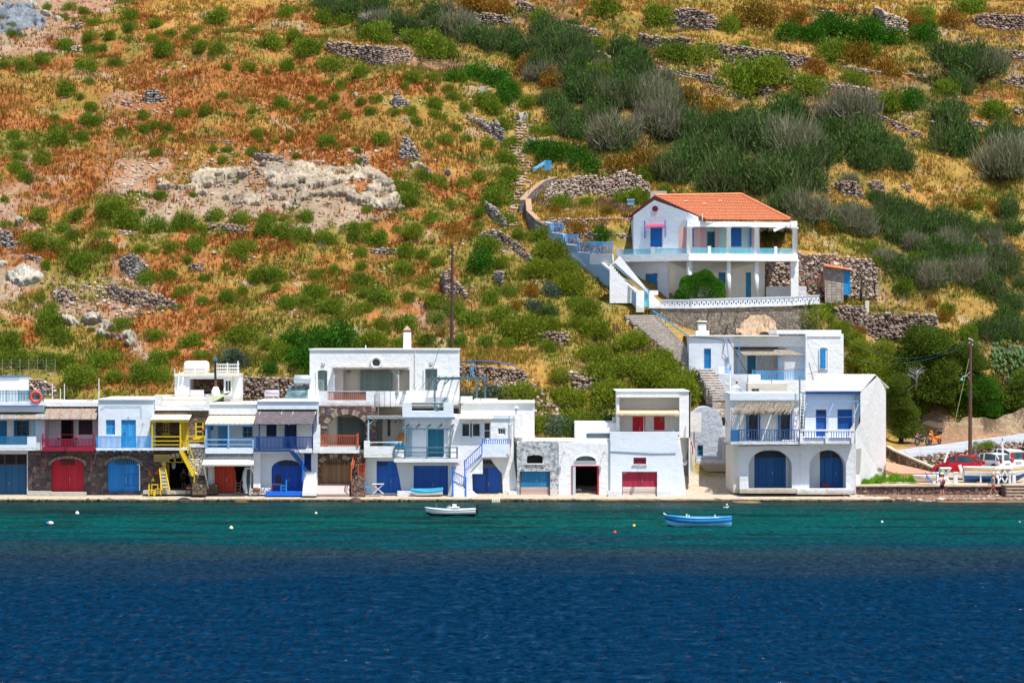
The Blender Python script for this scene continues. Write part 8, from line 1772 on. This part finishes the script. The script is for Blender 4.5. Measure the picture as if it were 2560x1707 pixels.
LST=[((0,0,.3657),'green',"320,75,70;475,75,80;560,95,70;875,140,120;640,180,90;1065,190,100;885,225,110;1165,265,90;740,275,90;450,340,120;615,300,120;600,360,90;690,355,90;1480,170,160;1330,230,90;1280,280,80;1375,360,110;1490,380,140;1120,380,150;1040,290,80;1700,210,70;1850,350,170;2100,385,170;1980,100,110;2010,290,120;80,260,90;30,470,80;150,480,120;280,450,110;570,500,160;790,460,100;1700,490,110;1820,510,60;1965,490,100;1555,490,70;440,660,130;605,580,70;545,690,70;615,760,90;620,870,130;375,830,80;465,890,70;370,905,80;390,1000,160;550,970,100;990,820,90;1520,680,70;1410,790,110;1260,800,100;1140,900,70;1060,880,80;970,920,90;830,920,80;1720,780,60;1920,740,110;2135,710,80;2290,700,70;2210,750,80;2330,620,60;100,950,90;130,1020,120;130,1100,100;100,1180,130;275,1120,130;1060,1080,90;1760,950,100;1880,990,50;1960,970,70;2235,1000,110;1730,1070,80;1460,1040,70;1550,1045,80;1520,1120,70;2025,1085,60;1990,1160,70;170,1250,110"),
 ((0,400,.3657),'green',"1080,275,90;1320,260,60;285,400,120;30,290,60;510,410,130;780,400,200;870,470,200;700,400,140;1060,500,160;1250,490,170;1370,510,110;1470,420,130;1640,450,140;1810,430,110;1820,530,170;1950,540,150;2060,560,150;2090,420,100;2220,580,140;40,470,100;290,620,160;200,570,120;400,620,140;430,500,110;490,560,100;690,530,90;740,640,100;560,760,180;600,700,110;310,750,90;990,850,150;1150,830,120;1320,630,140;1285,710,80;1160,640,120;960,640,90;1650,650,160;1660,700,80;1540,760,70;1850,830,170;1760,840,130;1390,830,80;1260,920,110;1660,920,90;1400,1000,110;1560,980,120;1880,900,80;2280,780,90;2150,820,100;2180,960,130;2080,1000,110;1930,1000,100;1210,1030,70;270,980,80;330,1190,190;350,1050,110;400,1260,180;830,1170,130;690,1240,80;700,1420,210;1060,1240,130;1070,1420,170;1190,1360,110;1300,1280,150;1370,1370,130;1650,1260,230;1830,1300,120;1920,1370,160;2230,1060,180;50,1290,180;60,1400,200;150,1420,160;280,1430,170;420,1420,140;530,1532,230;960,1520,180;1100,1530,140;780,1530,150;2070,1500,100"),
 ((0,400,.3657),'rust',"780,1320,120;640,620,120;560,1440,90;1500,1180,90;240,600,100"),((0,400,.3657),'blue',"1600,1420,210"),((0,400,.3657),'dark',"2000,1300,230;2170,1330,300;2330,1300,300;2100,1420,260;1850,1450,120"),
 ((700,0,.3401),'olive',"480,140,260;330,80,200;880,250,240;1000,240,200;1130,140,200;1680,330,200;1780,410,240;1950,480,200;2140,430,240;2050,900,280;2150,1030,260;2010,780,200;700,120,240"),((700,0,.3401),'twig',"640,230,150;760,200,200;1300,260,260;1420,330,250;1560,380,260;2130,250,160;1180,230,220"),
 ((700,0,.3401),'green',"60,130,110;310,170,150;200,390,200;470,180,130;700,300,240;950,340,200;1100,420,240;1230,420,180;50,520,110;590,570,130;360,520,160;960,610,140;1120,590,100;450,660,80;230,760,90;400,740,80;600,780,90;720,770,100;660,850,90;310,800,90;480,880,90;1090,680,70;1230,670,70;1150,800,120;1270,740,100;910,660,80;850,850,100;960,850,90;1000,930,110;1150,880,120;350,1080,120;560,1130,80;750,1070,130;1100,1090,80;1220,1060,110;1360,1040,80;1290,970,90;1520,1100,110;1300,600,120;1360,840,100;1510,770,160;1570,850,160;1640,960,130;1680,1080,110;1660,1200,150;1700,1330,170;1600,1440,210;1350,1380,110;1470,1330,100;1050,1330,120;1150,1380,140;850,1370,90;940,1440,160;1830,800,140;1900,1000,150;2000,1000,120;1900,180,160;2250,880,160"),
 ((700,0,.3401),'dark',"1440,600,260;1580,640,260;1690,720,240;1290,600,150;1640,770,150;2000,1180,260;2130,1180,260;2250,1260,260;1890,1130,180"),((700,0,.3401),'rust',"1480,80,260;1640,110,220;1850,560,240;2010,650,200;300,60,120"),
 ((700,380,.3571),'green',"900,390,160;1050,500,110;1400,450,100;1580,530,140;1520,390,200;1200,400,110;840,580,110;620,560,100;480,560,120;600,430,80;190,490,100;330,640,120;540,640,150;680,660,150;1370,540,70;1680,620,110;560,740,90;860,740,150;980,760,110;1100,800,110;870,860,140;1450,700,180;1550,810,110;570,830,90;560,940,150;1020,940,80;900,1050,90;590,1020,80;700,1080,180;560,1130,140;260,1040,180;60,1100,110;1050,1100,180;1210,1150,170;1480,1060,150;1610,1010,130;1100,1200,120;870,1240,180;720,1240,120;1350,1220,180;1540,1180,170;1450,1360,120;1580,1370,130;1250,1360,130;1000,1370,150;830,1370,110;1880,1400,130;1820,620,150;1940,710,120;2060,1090,130"),
 ((700,380,.3571),'tamarisk',"940,600,180;1700,1330,290;1900,760,250;1800,870,220;2000,880,230;2050,1000,230;2150,1150,190;2200,1300,230;2100,1250,150;1900,1250,160;640,1370,200"),((700,380,.3571),'dark',"1430,850,210"),((700,380,.3571),'blue',"1870,1020,180;1770,1120,140"),((700,380,.3571),'twig',"1880,1160,150"),((700,380,.3571),'rust',"1750,1010,130;1640,1110,110;1230,590,190;1130,1290,70;1330,600,90"),
 ((0,0,1),'tamarisk',"1430,1010,120;1500,960,130;1570,935,140;1630,965,150;1690,1000,150;1725,965,100;1545,1030,150;1455,1070,140;1610,1040,130;1490,905,120;1650,905,100;1590,880,120;1350,1075,90;1300,1010,120;1400,955,80;1660,940,120;1515,1000,130"),((0,0,1),'blue',"1230,1005,130;1165,1005,90;1400,1085,120"),((0,0,1),'olive',"1420,1090,110;1500,1080,120"),
 ((2000,760,.2381),'tamarisk',"30,240,170;300,210,180;420,290,200;560,420,220;700,640,260;560,640,220;780,560,180;480,480,160;640,760,160"),((2000,760,.2381),'green',"1870,700,220;1800,560,200;1750,400,170;2000,900,240;2150,430,180;1980,300,160"),((2000,760,.2381),'olive',"2050,420,300;2250,400,320;2150,250,320;1900,380,220"),((2000,760,.2381),'dark',"1850,1100,260;2000,1180,300;1960,1000,260"),((2000,760,.2381),'rust',"600,310,150;2150,520,200;1350,40,160"),
 ((1400,0,.4932),'twig',"60,300,230;330,300,180;480,560,220;300,760,240;520,700,260;1130,640,260;1150,800,280;1200,900,280;1460,650,280;1540,820,300;1640,800,240;1960,640,280;2000,760,240;2200,380,180;2280,900,280;1080,700,220;1380,720,220;1720,860,160"),
 ((1400,0,.4932),'olive',"380,400,240;120,520,250;320,540,260;60,700,200;640,720,260;480,480,200;930,640,180;1000,760,300;700,900,300;900,960,300;600,930,260;1100,980,280;2000,800,260;2080,400,300;1960,330,200;2280,740,230;800,820,240;1300,840,240;200,640,200;820,980,220;1240,980,200;2020,470,160;1560,860,200"),
 ((1400,0,.4932),'dark',"1400,190,200;1480,215,220;1600,225,200;1680,225,150;1180,205,170;1850,210,180;1300,220,150;1790,560,150;2260,720,180"),((1400,0,.4932),'green',"860,170,110;230,80,160;480,130,150;930,270,80;1380,300,160;1590,300,110;1840,110,130;2090,70,150;900,470,220;1080,430,200;1240,480,170;1180,540,120;1970,470,120;2060,480,80;2200,600,130;700,330,180;560,300,150;180,260,120;200,420,150;1640,560,150;1500,440,140"),((1400,0,.4932),'rust',"700,560,200;800,620,180;420,880,200;1000,130,200;1180,110,120;2010,150,150;1790,150,120;300,880,150;1300,400,160;1650,380,150;1500,330,180"),
 ((1900,380,.3317),'olive',"1000,460,240;1150,520,240;1350,600,280;1250,640,280;1500,620,260;1850,500,240;1900,640,220;180,450,280;560,600,200;1750,1100,280;1650,1000,240;1850,900,250;1720,1400,280;1880,1400,260;1900,1200,260;1100,640,240;1700,640,220"),((1900,380,.3317),'twig',"700,560,260;850,600,260;1000,640,260;420,560,300;1050,950,280;1300,1020,260;960,860,200;1560,1000,260;1700,900,220;300,480,240;1760,680,200"),((1900,380,.3317),'dark',"1330,790,260;1460,830,260;1600,850,240;1250,720,180"),((1900,380,.3317),'green',"850,780,150;900,860,120;1120,1050,180;1080,1110,150;1420,1220,120;1560,1410,150;800,1000,200;1610,430,110;1200,850,150"),((1900,380,.3317),'rust',"1400,1290,160;480,620,160;700,640,150;1560,420,140;1750,460,160;1880,780,160"),
 ((1500,440,.3146),'tamarisk',"1090,1215,90;1180,1225,110;1240,1215,120;1300,1130,180;1610,1130,190;1530,1170,150;1700,1250,280;1860,1290,220;1400,1230,130"),((1500,440,.3146),'dark',"1815,1110,150"),((1500,440,.3146),'green',"2080,900,200;350,40,150;60,300,90"),((1250,380,.3189),'green',"480,440,150;680,430,120;960,400,150;1080,400,170;1290,330,120"),((1250,380,.3189),'rust',"590,635,150;420,500,110;830,490,120"),((1250,380,.3189),'dark',"790,700,200")]
for (x0,y0,k),kind,s in LST:
    for e in s.split(';'):
        a,b,c=map(float,e.split(','));shrub(kind,x0+a*k,y0+b*k,c*k*(.78 if x0+y0 == 0 and k == 1 else 1),.9 if k == 1 else 1.15)
for i in range(20): shrub('green',rnd.uniform(0,1200),rnd.uniform(30,900),rnd.uniform(16,28))
for i in range(60): shrub(('olive','twig','olive')[i % 3],*(lambda f: (1330+f*560+rnd.uniform(-50,50),140+f*270+rnd.uniform(-60,50)))(rnd.random()),rnd.uniform(40,90),1.2)
for i in range(36): shrub(('olive','twig')[i % 2],*(lambda f: (2120+f*440,520+f*220+rnd.uniform(-60,60)))(rnd.random()),rnd.uniform(40,85),1.2)
for x,y,w_ in ((2425,1042,60),(2450,1038,50),(2500,1040,60),(2530,1036,70),(2560,1030,70),(2215,1060,60),(2380,1046,70),(2290,1058,60)): shrub('green' if x % 20 else 'tamarisk',x,y,w_,1.0,loc=Vector(((x-1280)*224.2/FP,224.2,float(ground((x-1280)*224.2/FP,224.2)))))
fr(*Z9)
r_=np.random.RandomState(4);d_=r_.normal(size=(15000,3));d_ /= np.linalg.norm(d_,axis=1)[:,None];d_[:,2]=np.abs(d_[:,2])
lump=1+.10*np.sin(d_[:,0]*6)*np.cos(d_[:,2]*7+d_[:,1]*4);P_=d_*(lump*(.86+.14*r_.rand(15000)))[:,None];sd_=np.cross(d_,r_.normal(size=(15000,3)));sd_ /= np.linalg.norm(sd_,axis=1)[:,None]
o=npmesh('garden_bush',np.stack([P_-sd_*.03,P_+sd_*.03,P_+d_*.05+sd_*.02],1).reshape(-1,3),np.arange(45000).reshape(-1,3),FM['dark'],np.repeat((.7+.8*r_.rand(15000))[:,None]*np.ones(3),3,0))
P=W(797,985,225.7);o.location=P;o.scale=(2.1,1.1,2.35);ORG[o.name]=P;tag(o,'large clipped dark green dome bush in front of the villa columns','shrub')
def scrub():
    r=np.random.RandomState(9);N=19000;Y=209+r.rand(N)*88;X=(r.rand(N)-.5)*(Y*.46+10);Z=ground(X,Y);c=zonecol(X,Y,Z,1.0);g=(c[:,0] < .20)|(fbm(X*.3+7,Y*.4,3) > .60);g &= (c[:,2] < .09)&~((X > 8)&(X < 30)&(Y < 237))&~((X > 26)&(Y < 224));g &= r.rand(N) < .5+.5*(fbm(X*.5,Y*.6+3,2) > .5)
    X,Y,Z=X[g],Y[g],Z[g];n=len(X);R_=.2+.5*r.rand(n)**2;k=30;d=r.normal(size=(n,k,3));d /= np.linalg.norm(d,axis=2)[...,None];d[...,2]=np.abs(d[...,2]);P=np.stack([X,Y,Z-.03],1)[:,None]+d*R_[:,None,None]*np.array([1.1,1,.8])*(.5+.5*r.rand(n,k,1))
    P=P.reshape(-1,3);ax=d.reshape(-1,3)*.5+np.array([0,0,.5])+r.normal(size=P.shape)*.3;sd=np.cross(ax,r.normal(size=P.shape));sd /= np.linalg.norm(sd,axis=1)[:,None];L=(.07+.06*r.rand(len(P)))[:,None]
    V=np.stack([P-sd*L*.4,P+sd*L*.4,P+ax*L*2],1).reshape(-1,3);t=r.rand(n,1);cc=np.array([.17,.25,.02])*(1-t)+np.array([.28,.28,.03])*t;cc=np.repeat(np.repeat(cc*(.7+.5*r.rand(n,1)),k,0)*(.75+.5*r.rand(n*k,1)),3,0)
    o=npmesh('low_scrub',V,np.arange(len(V)).reshape(-1,3),leafmat((1,1,1),'low_scrub_leaves',0,.4),cc);tag(o,'low green weeds and cushion plants merging through the dry grass','scrub',kind='stuff')
scrub()
for x,w_ in ((2418,90),(2450,80),(2500,84),(2535,90),(2570,80),(2475,70)): shrub('tamarisk' if x % 4 else 'dark',x,0,w_,1.1,loc=Vector(((x-1280)*223.7/FP,223.7,5.3)))
stones(np.array([(x+rs.rand()*.2,196.75+rs.rand()*.25,.0+.1*rs.rand()) for x in np.arange(-40,27,.16)]),.05+.12*rs.rand(len(np.arange(-40,27,.16))),[(.05,.035,.02),(.09,.06,.03),(.03,.03,.025),(.10,.09,.03)],'weedy_stones')['kind']='stuff'
tag(bpy.data.objects['weedy_stones'],'dark weedy stones along the foot of the quay','stones')
# trees behind the parked cars
def tree(label,px,py,w_,h_,Y,n=6,kind='pine',lean=0):
    P=WP(px,py,Y);P.z=float(ground(P.x,Y));base=P.copy();top=WP(px,py-h_,Y);H_=top.z-P.z;T=thing('tree',label,'tree',tuple(P));rr=w_/2*Y/FP
    MB().wtube([base+Vector((0,0,-.3)),base+Vector((.1,0,H_*.3)),base+Vector((lean*.5,0,H_*.6)),base+Vector((lean,0,H_*.9))],[.22,.18,.13,.05],8).build('trunk',paint(S(84,66,56),'bark',.9,.4),T,True)
    m=MB();r=random.Random(int(px))
    for i in range(n+2):
        z=H_*(.25+.6*i/(n+2));a=r.uniform(0,6.28);q=Vector((math.cos(a),math.sin(a)*.8,.35))*rr*.7;m.wtube([base+Vector((lean*z/H_,0,z)),base+Vector((lean*z/H_,0,z))+q*.5,base+Vector((lean*z/H_,0,z))+q+Vector((0,0,.2))],[.08,.05,.02],5)
    m.build('limb',paint(S(84,66,56),'bark',.9,.4),T,True)
    Vs=[];Fs=[];Cs=[];o_=0
    for i in range(n):
        V,F,c=crown(int(px)*7+i,5200,.045,up=.3,lobes=12,flat=1.0,fill=.55);f=i/max(1,n-1);zc=H_*(.16+.66*f);sc=rr*(.88-.3*abs(f-.35))*r.uniform(.75,1.15)
        V=V*sc+np.array([r.uniform(-.6,.6)*rr+lean*f,r.uniform(-.5,.4)*rr,zc-sc*.35]);Vs.append(V);Fs.append(F+o_);Cs.append(c*r.uniform(.8,1.2));o_ += len(V)
    npmesh('crown',np.concatenate(Vs),np.concatenate(Fs),FM[kind],np.concatenate(Cs),parent=T);return T
tree('bushy green tree touching the right wall of the gabled white house',2252,1070,118,150,219.5,8);tree('tallest dark green tree, spreading above the motorbikes',2335,1050,190,250,224.2,14);tree('slim dark green tree right of the tallest one',2405,1050,120,200,224.4,9,lean=.4)
tree('low broad green tree between the tallest tree and the gabled house tree',2300,1052,130,150,223.4,8);tree('low spreading olive green tree at the right edge above the rendered wall',2550,1045,160,115,224.5,8);tree('dense glossy dark tree right of the lamp pole',2470,1048,120,105,223.6,8,'dark');tree('yellowish tree crown left of the tallest dark tree',2190,1000,130,150,225,7,'tamarisk')
# dead white branches, bare tree by the shed
def deadtree(label,px,py,h_,Y,seed,colr,n=14,spread=.8):
    P=WP(px,py,Y);H_=h_*Y/FP;r=random.Random(seed);m=MB();T=thing('bare_tree',label,'tree',tuple(P))
    m.wtube([P+Vector((0,0,-.2)),P+Vector((.05,0,H_*.35)),P+Vector((.12,0,H_*.6))],[.13*H_/3,.1*H_/3,.05*H_/3],6);m.build('trunk',paint(colr,'bare_wood',.9,.3),T,True);m=MB()
    for i in range(n):
        s=P+Vector((.05,0,H_*r.uniform(.2,.6)));d=Vector((r.uniform(-1,1)*spread,r.uniform(-.6,.6),r.uniform(.2,1))).normalized()*H_*r.uniform(.3,.55);e=s+d;m.wtube([s,s+d*.5+Vector((0,0,.05)),e],[.035,.025,.01],5)
        for _ in range(2): f=s+d*r.uniform(.4,.8);m.wtube([f,f+Vector((r.uniform(-.4,.4),r.uniform(-.2,.2),r.uniform(0,.4)))],[.015,.006],4)
    m.build('branch',paint(colr,'bare_wood',.9,.3),T);return T
deadtree('white forked dead branches low in the dark tree',2290,965,66,220.6,9,S(150,146,142),14,1.4)
deadtree('leaning bare brown tree right of the block shed',2152,748,92,230,3,S(80,64,54),7,.5);deadtree('pale dead bush in the dark shrubs at the top',915,80,60,hit(915,80).y,8,S(150,145,135),18,1.0);deadtree('thin leafless bush at the top centre',1120,60,80,hit(1120,60).y,12,S(90,80,75),22,1.1);deadtree('white bleached branches under the large dark bush',1205,245,40,hit(1205,245).y-1.5,21,S(190,185,175),12,1.2)
# prickly pear
T=thing('prickly_pear','clump of grey green prickly pear cactus at the right edge','cactus',tuple(hit(2530,930)));m=MB()
for i in range(260):
    P=hit(rs.uniform(2480,2575),rs.uniform(890,950));m.ball(P+Vector((0,-rs.rand()*.6,rs.rand()*1.3)),.17,8,5,(rs.uniform(.5,1),rs.uniform(.25,.6),rs.uniform(1,1.4)))
m.build('crown',paint((.075,.14,.025),'cactus_green',.6,.5,scale=2),T,True)
# bright ground plants by the ramp, oleander, weeds
GB=leafmat((.14,.34,.012),'succulent_green',.2,.4,(.18,.36,.01))
def patchplants(name,label,spots,mat,n,leaf,flat=.5,kind=None,cat='plants'):
    Vs=[];Fs=[];Cs=[];o_=0
    for i,(x,y,w_,Y) in enumerate(spots):
        V,F,c=crown(i*13+len(label),n,leaf,up=.4,lobes=9,flat=flat,fill=.5);P=WP(x,y,Y);V=V*(w_/2*Y/FP)+np.array(P);Vs.append(V);Fs.append(F+o_);Cs.append(c);o_ += len(V)
    o=npmesh(name,np.concatenate(Vs),np.concatenate(Fs),mat,np.concatenate(Cs));tag(o,label,cat,kind=kind);return o
patchplants('succulent_carpet','bright green succulent ground cover by the gabled house and beach wall',[(2165,1212,40,201.5),(2200,1206,50,202),(2235,1204,55,202.3),(2268,1204,50,202.5),(2285,1205,36,202.5),(2180,1210,40,202.8)],GB,1800,.07,.55,'stuff','ground cover')
patchplants('tall_weeds','tall thin green weeds against the right wall of the gabled house',[(2195,1200,22,203),(2198,1180,16,203),(2208,1195,16,203.2)],FM['green'],350,.12,2.4,'stuff','weeds')
patchplants('oleander','pink flowering oleander at the start of the white road wall',[(2235,1140,30,211),(2250,1150,22,210.5)],leafmat((.30,.06,.10),'pink_blossom',.5,.3,(.06,.12,.02)),900,.08,.8,None,'shrub');patchplants('hedge','low green hedge behind the sloping kerb wall',[(2275,1158,40,211.5),(2300,1165,40,211),(2325,1172,36,210.5),(2340,1182,30,210)],FM['green'],1100,.07,.7,None,'hedge');patchplants('creeper','green creeper on the rubble wall right of the lamp pole',[(2450,1122,50,214.2),(2475,1118,40,214.2)],FM['green'],1400,.07,.7,None,'creeper')
for k,(x,y) in enumerate(((39,1036),(56,1032),(107,1031))): patchplants('hanging_plant',('green plant on the reed awning of the teal house, leftmost','small sprig in the middle of the teal house awning','green plant on the reed awning beside the crimson house')[k],[(x,y+6,(14,9,16)[k],200.2)],GB,300,.2,.6,None,'plant')
# ------------------------------------------------------------------ grasses
def grass():
    n=340000;r=np.random.RandomState(77);Y=207.5+r.rand(n)*92;X=(r.rand(n)-.5)*(Y*.46+12);Z=ground(X,Y)
    px=1280+X/Y*FP;py=HZ-(Z-CAMZ)/Y*FP
    keep=(py > -160)&(px > -320)&(px < 2880)
    keep &= ~((X > 11.5)&(X < 29)&(Y > 207)&(Y < 224.6)&(Y < 224))|((X > 26)&(Y > 218));keep &= ~((X > 27)&(Y < 223.6));keep &= ~((X > 5)&(X < 27.5)&(Y > 226.6)&(Y < 236)&(X > 8))
    den=np.clip(fbm(X*.35+3,Y*.5,3)*2.6-.55,.1,1)
    zc=zonecol(X,Y,Z,1.0);rock=(zc[:,2] > .12);keep &= r.rand(n) < den*np.where(rock,.22,1.0)
    X,Y,Z,zc=X[keep],Y[keep],Z[keep],zc[keep];n=len(X)
    g=np.clip((fbm(X*.22+90,Y*.33+9,3)-.52)*7,0,1)[:,None];straw=np.array((.42,.27,.06));zc=np.where(rock[keep][:,None],np.array((.34,.13,.03)),zc);zc=zc*(1-g*.5)+straw*g*.5
    zc=zc*(.80+.42*r.rand(n,1));fl=r.rand(n) < .006;zc[fl]=(.55,.48,.10)
    Vs=[];Cs=[];h=(.16+.30*r.rand(n))*(.7+.8*fbm(X*.5,Y*.5,2))
    for b in range(3):
        a=r.rand(n)*6.283;l=.12+.2*r.rand(n);bx=X+r.normal(size=n)*.08;by=Y+r.normal(size=n)*.08;w_=.03+.035*r.rand(n)
        ox,oy=np.cos(a),np.sin(a);hb=h*(.7+.5*r.rand(n))
        v=np.stack([np.stack([bx-oy*w_,by+ox*w_,Z-.03],1),np.stack([bx+oy*w_,by-ox*w_,Z-.03],1),np.stack([bx+ox*l*h*1.5,by+oy*l*h*1.5,Z+hb],1)],1);Vs.append(v.reshape(-1,3));c=zc*(.9+.2*r.rand(n,1));Cs.append(np.repeat(c,3,0))
    V=np.concatenate(Vs);F=np.arange(len(V)).reshape(-1,3)
    o=npmesh('dry_grass',V,F,leafmat((1,1,1),'dry_grass_blades',0,.35),np.concatenate(Cs));tag(o,'dry orange, straw and green grass covering the whole hillside','grass',kind='stuff')
grass()
# wire fence posts above the left roofs
T=thing('wire_fence','thin posted wire fence above the leftmost roofs','fence',tuple(WP(70,930,213)))
for i in range(7): MB().wbar(WP(6+i*22,936,212.6),WP(6+i*22,896,212.6),.04).build('post',paint(S(150,130,110),'fence_post'),T)
m=MB();[m.wbar(WP(0,y,212.6),WP(140,y+1,212.6),.012) for y in (900,908,916,924)];m.build('wire',METAL,T)
T=thing('wire_fence','dark wire fence on top of the rubble wall right of the villa','fence',tuple(WP(2250,780,231)))
for x in (2185,2220,2255,2290,2325): MB().wbar(WP(x,785,230.4),WP(x,752,230.4),.04).build('post',RUST,T)
m=MB();[m.wbar(WP(2180,y,230.4),WP(2328,y+2,230.4),.012) for y in (755,763,771)];m.build('wire',METAL,T)
tag(MB().wbox(*(lambda c: (c.x-.16,c.x+.16,c.y,c.y+.3,c.z-1.0,c.z))(WP(2168,752,229.5))).build('gate_post',CREAM),'short pale stone post at the bend of the long rubble wall','post')
# ------------------------------------------------------------------ quay
def quay():
    xs=np.arange(-60,27.5,.35);r=np.random.RandomState(5);yf=196.9+.25*fbm(xs*.6,xs*0,3)-.12;yf=np.where((xs > 6),yf-.25,yf);yf=np.where(xs > 15.5,yf+.15,yf)
    V=[];F=[];n=len(xs);C=[]
    rows=[(0,.20,(.42,.35,.26)),(0,.19,(.40,.33,.24)),(-.05,.12,(.20,.13,.05)),(.02,-.02,(.055,.038,.015)),(0,-1.2,(.03,.03,.02))]
    for k,x in enumerate(xs):
        V.append((x,200.4,.26));C.append((.50,.42,.33));V.append((x,198.6,.24));C.append((.47,.40,.31))
        for j,(dy,z,c) in enumerate(rows): V.append((x,yf[k]+dy+(r.rand()-.5)*(.10 if j > 1 else .02),z+(r.rand()-.5)*.03));C.append(tuple(q*(.8+.4*r.rand()) for q in c))
    m=7
    for k in range(n-1):
        for j in range(m-1): F.append((k*m+j,k*m+j+1,(k+1)*m+j+1,(k+1)*m+j))
    o=npmesh('quay',np.array(V),np.array(F),colmat('quay_concrete',.9,.03,5,.2,.3),np.array(C));o['kind']='structure'
quay()
def slabrock(px0,px1,py,h_,Y,lab,colr,name='rock_slab',cat='rock'):
    a,b=WP(px0,py,Y),WP(px1,py,Y);c=(a+b)/2;V=IV2*(1+(rs.rand(len(IV2),1)-.5)*.22);V=V*np.array([(b.x-a.x)/2,.6,h_]);o=npmesh(name,V,IF2,STM,np.tile(np.array(colr),(len(V),1))*(.7+.6*rs.rand(len(V),1)));o.location=(c.x,c.y,.02);ORG[o.name]=c;tag(o,lab,cat)
slabrock(440,478,1250,.32,196.3,'dark knobbly rock on the quay edge before the yellow taverna',(.05,.045,.04));slabrock(585,620,1252,.2,196.2,'brown rock in the water below the orange door',(.16,.09,.03));slabrock(1830,1905,1262,.14,195.3,'low flat brown rock slab in the water by the sandy path',(.20,.14,.07));slabrock(872,905,1243,.3,196.6,'dark red rock at the foot of the brown stone steps',(.08,.05,.04));slabrock(850,868,1236,.2,197.4,'small dark rock beside the brown steps',(.10,.06,.05))
tag(MB().wbox(*(lambda a,b: (a.x,b.x,195.9,197.3,-1.0,.16))(WP(1183,1255,196),WP(1228,1255,196))).build('stone_block',paint((.06,.045,.03),'wet_stone',.7,.5)),'dark wet stone block jutting from the quay','block')
m=MB();[m.ball(WP(1231+k*4.2,1256,196.0)+Vector((0,0,.12)),.075,7,6,(.8,.8,3.2)) for k in range(5)];tag(m.build('fender_roll',paint(S(225,215,185),'white_fender'),None,True),'pale ribbed fender bundle at the end of the wet stone block','fender')
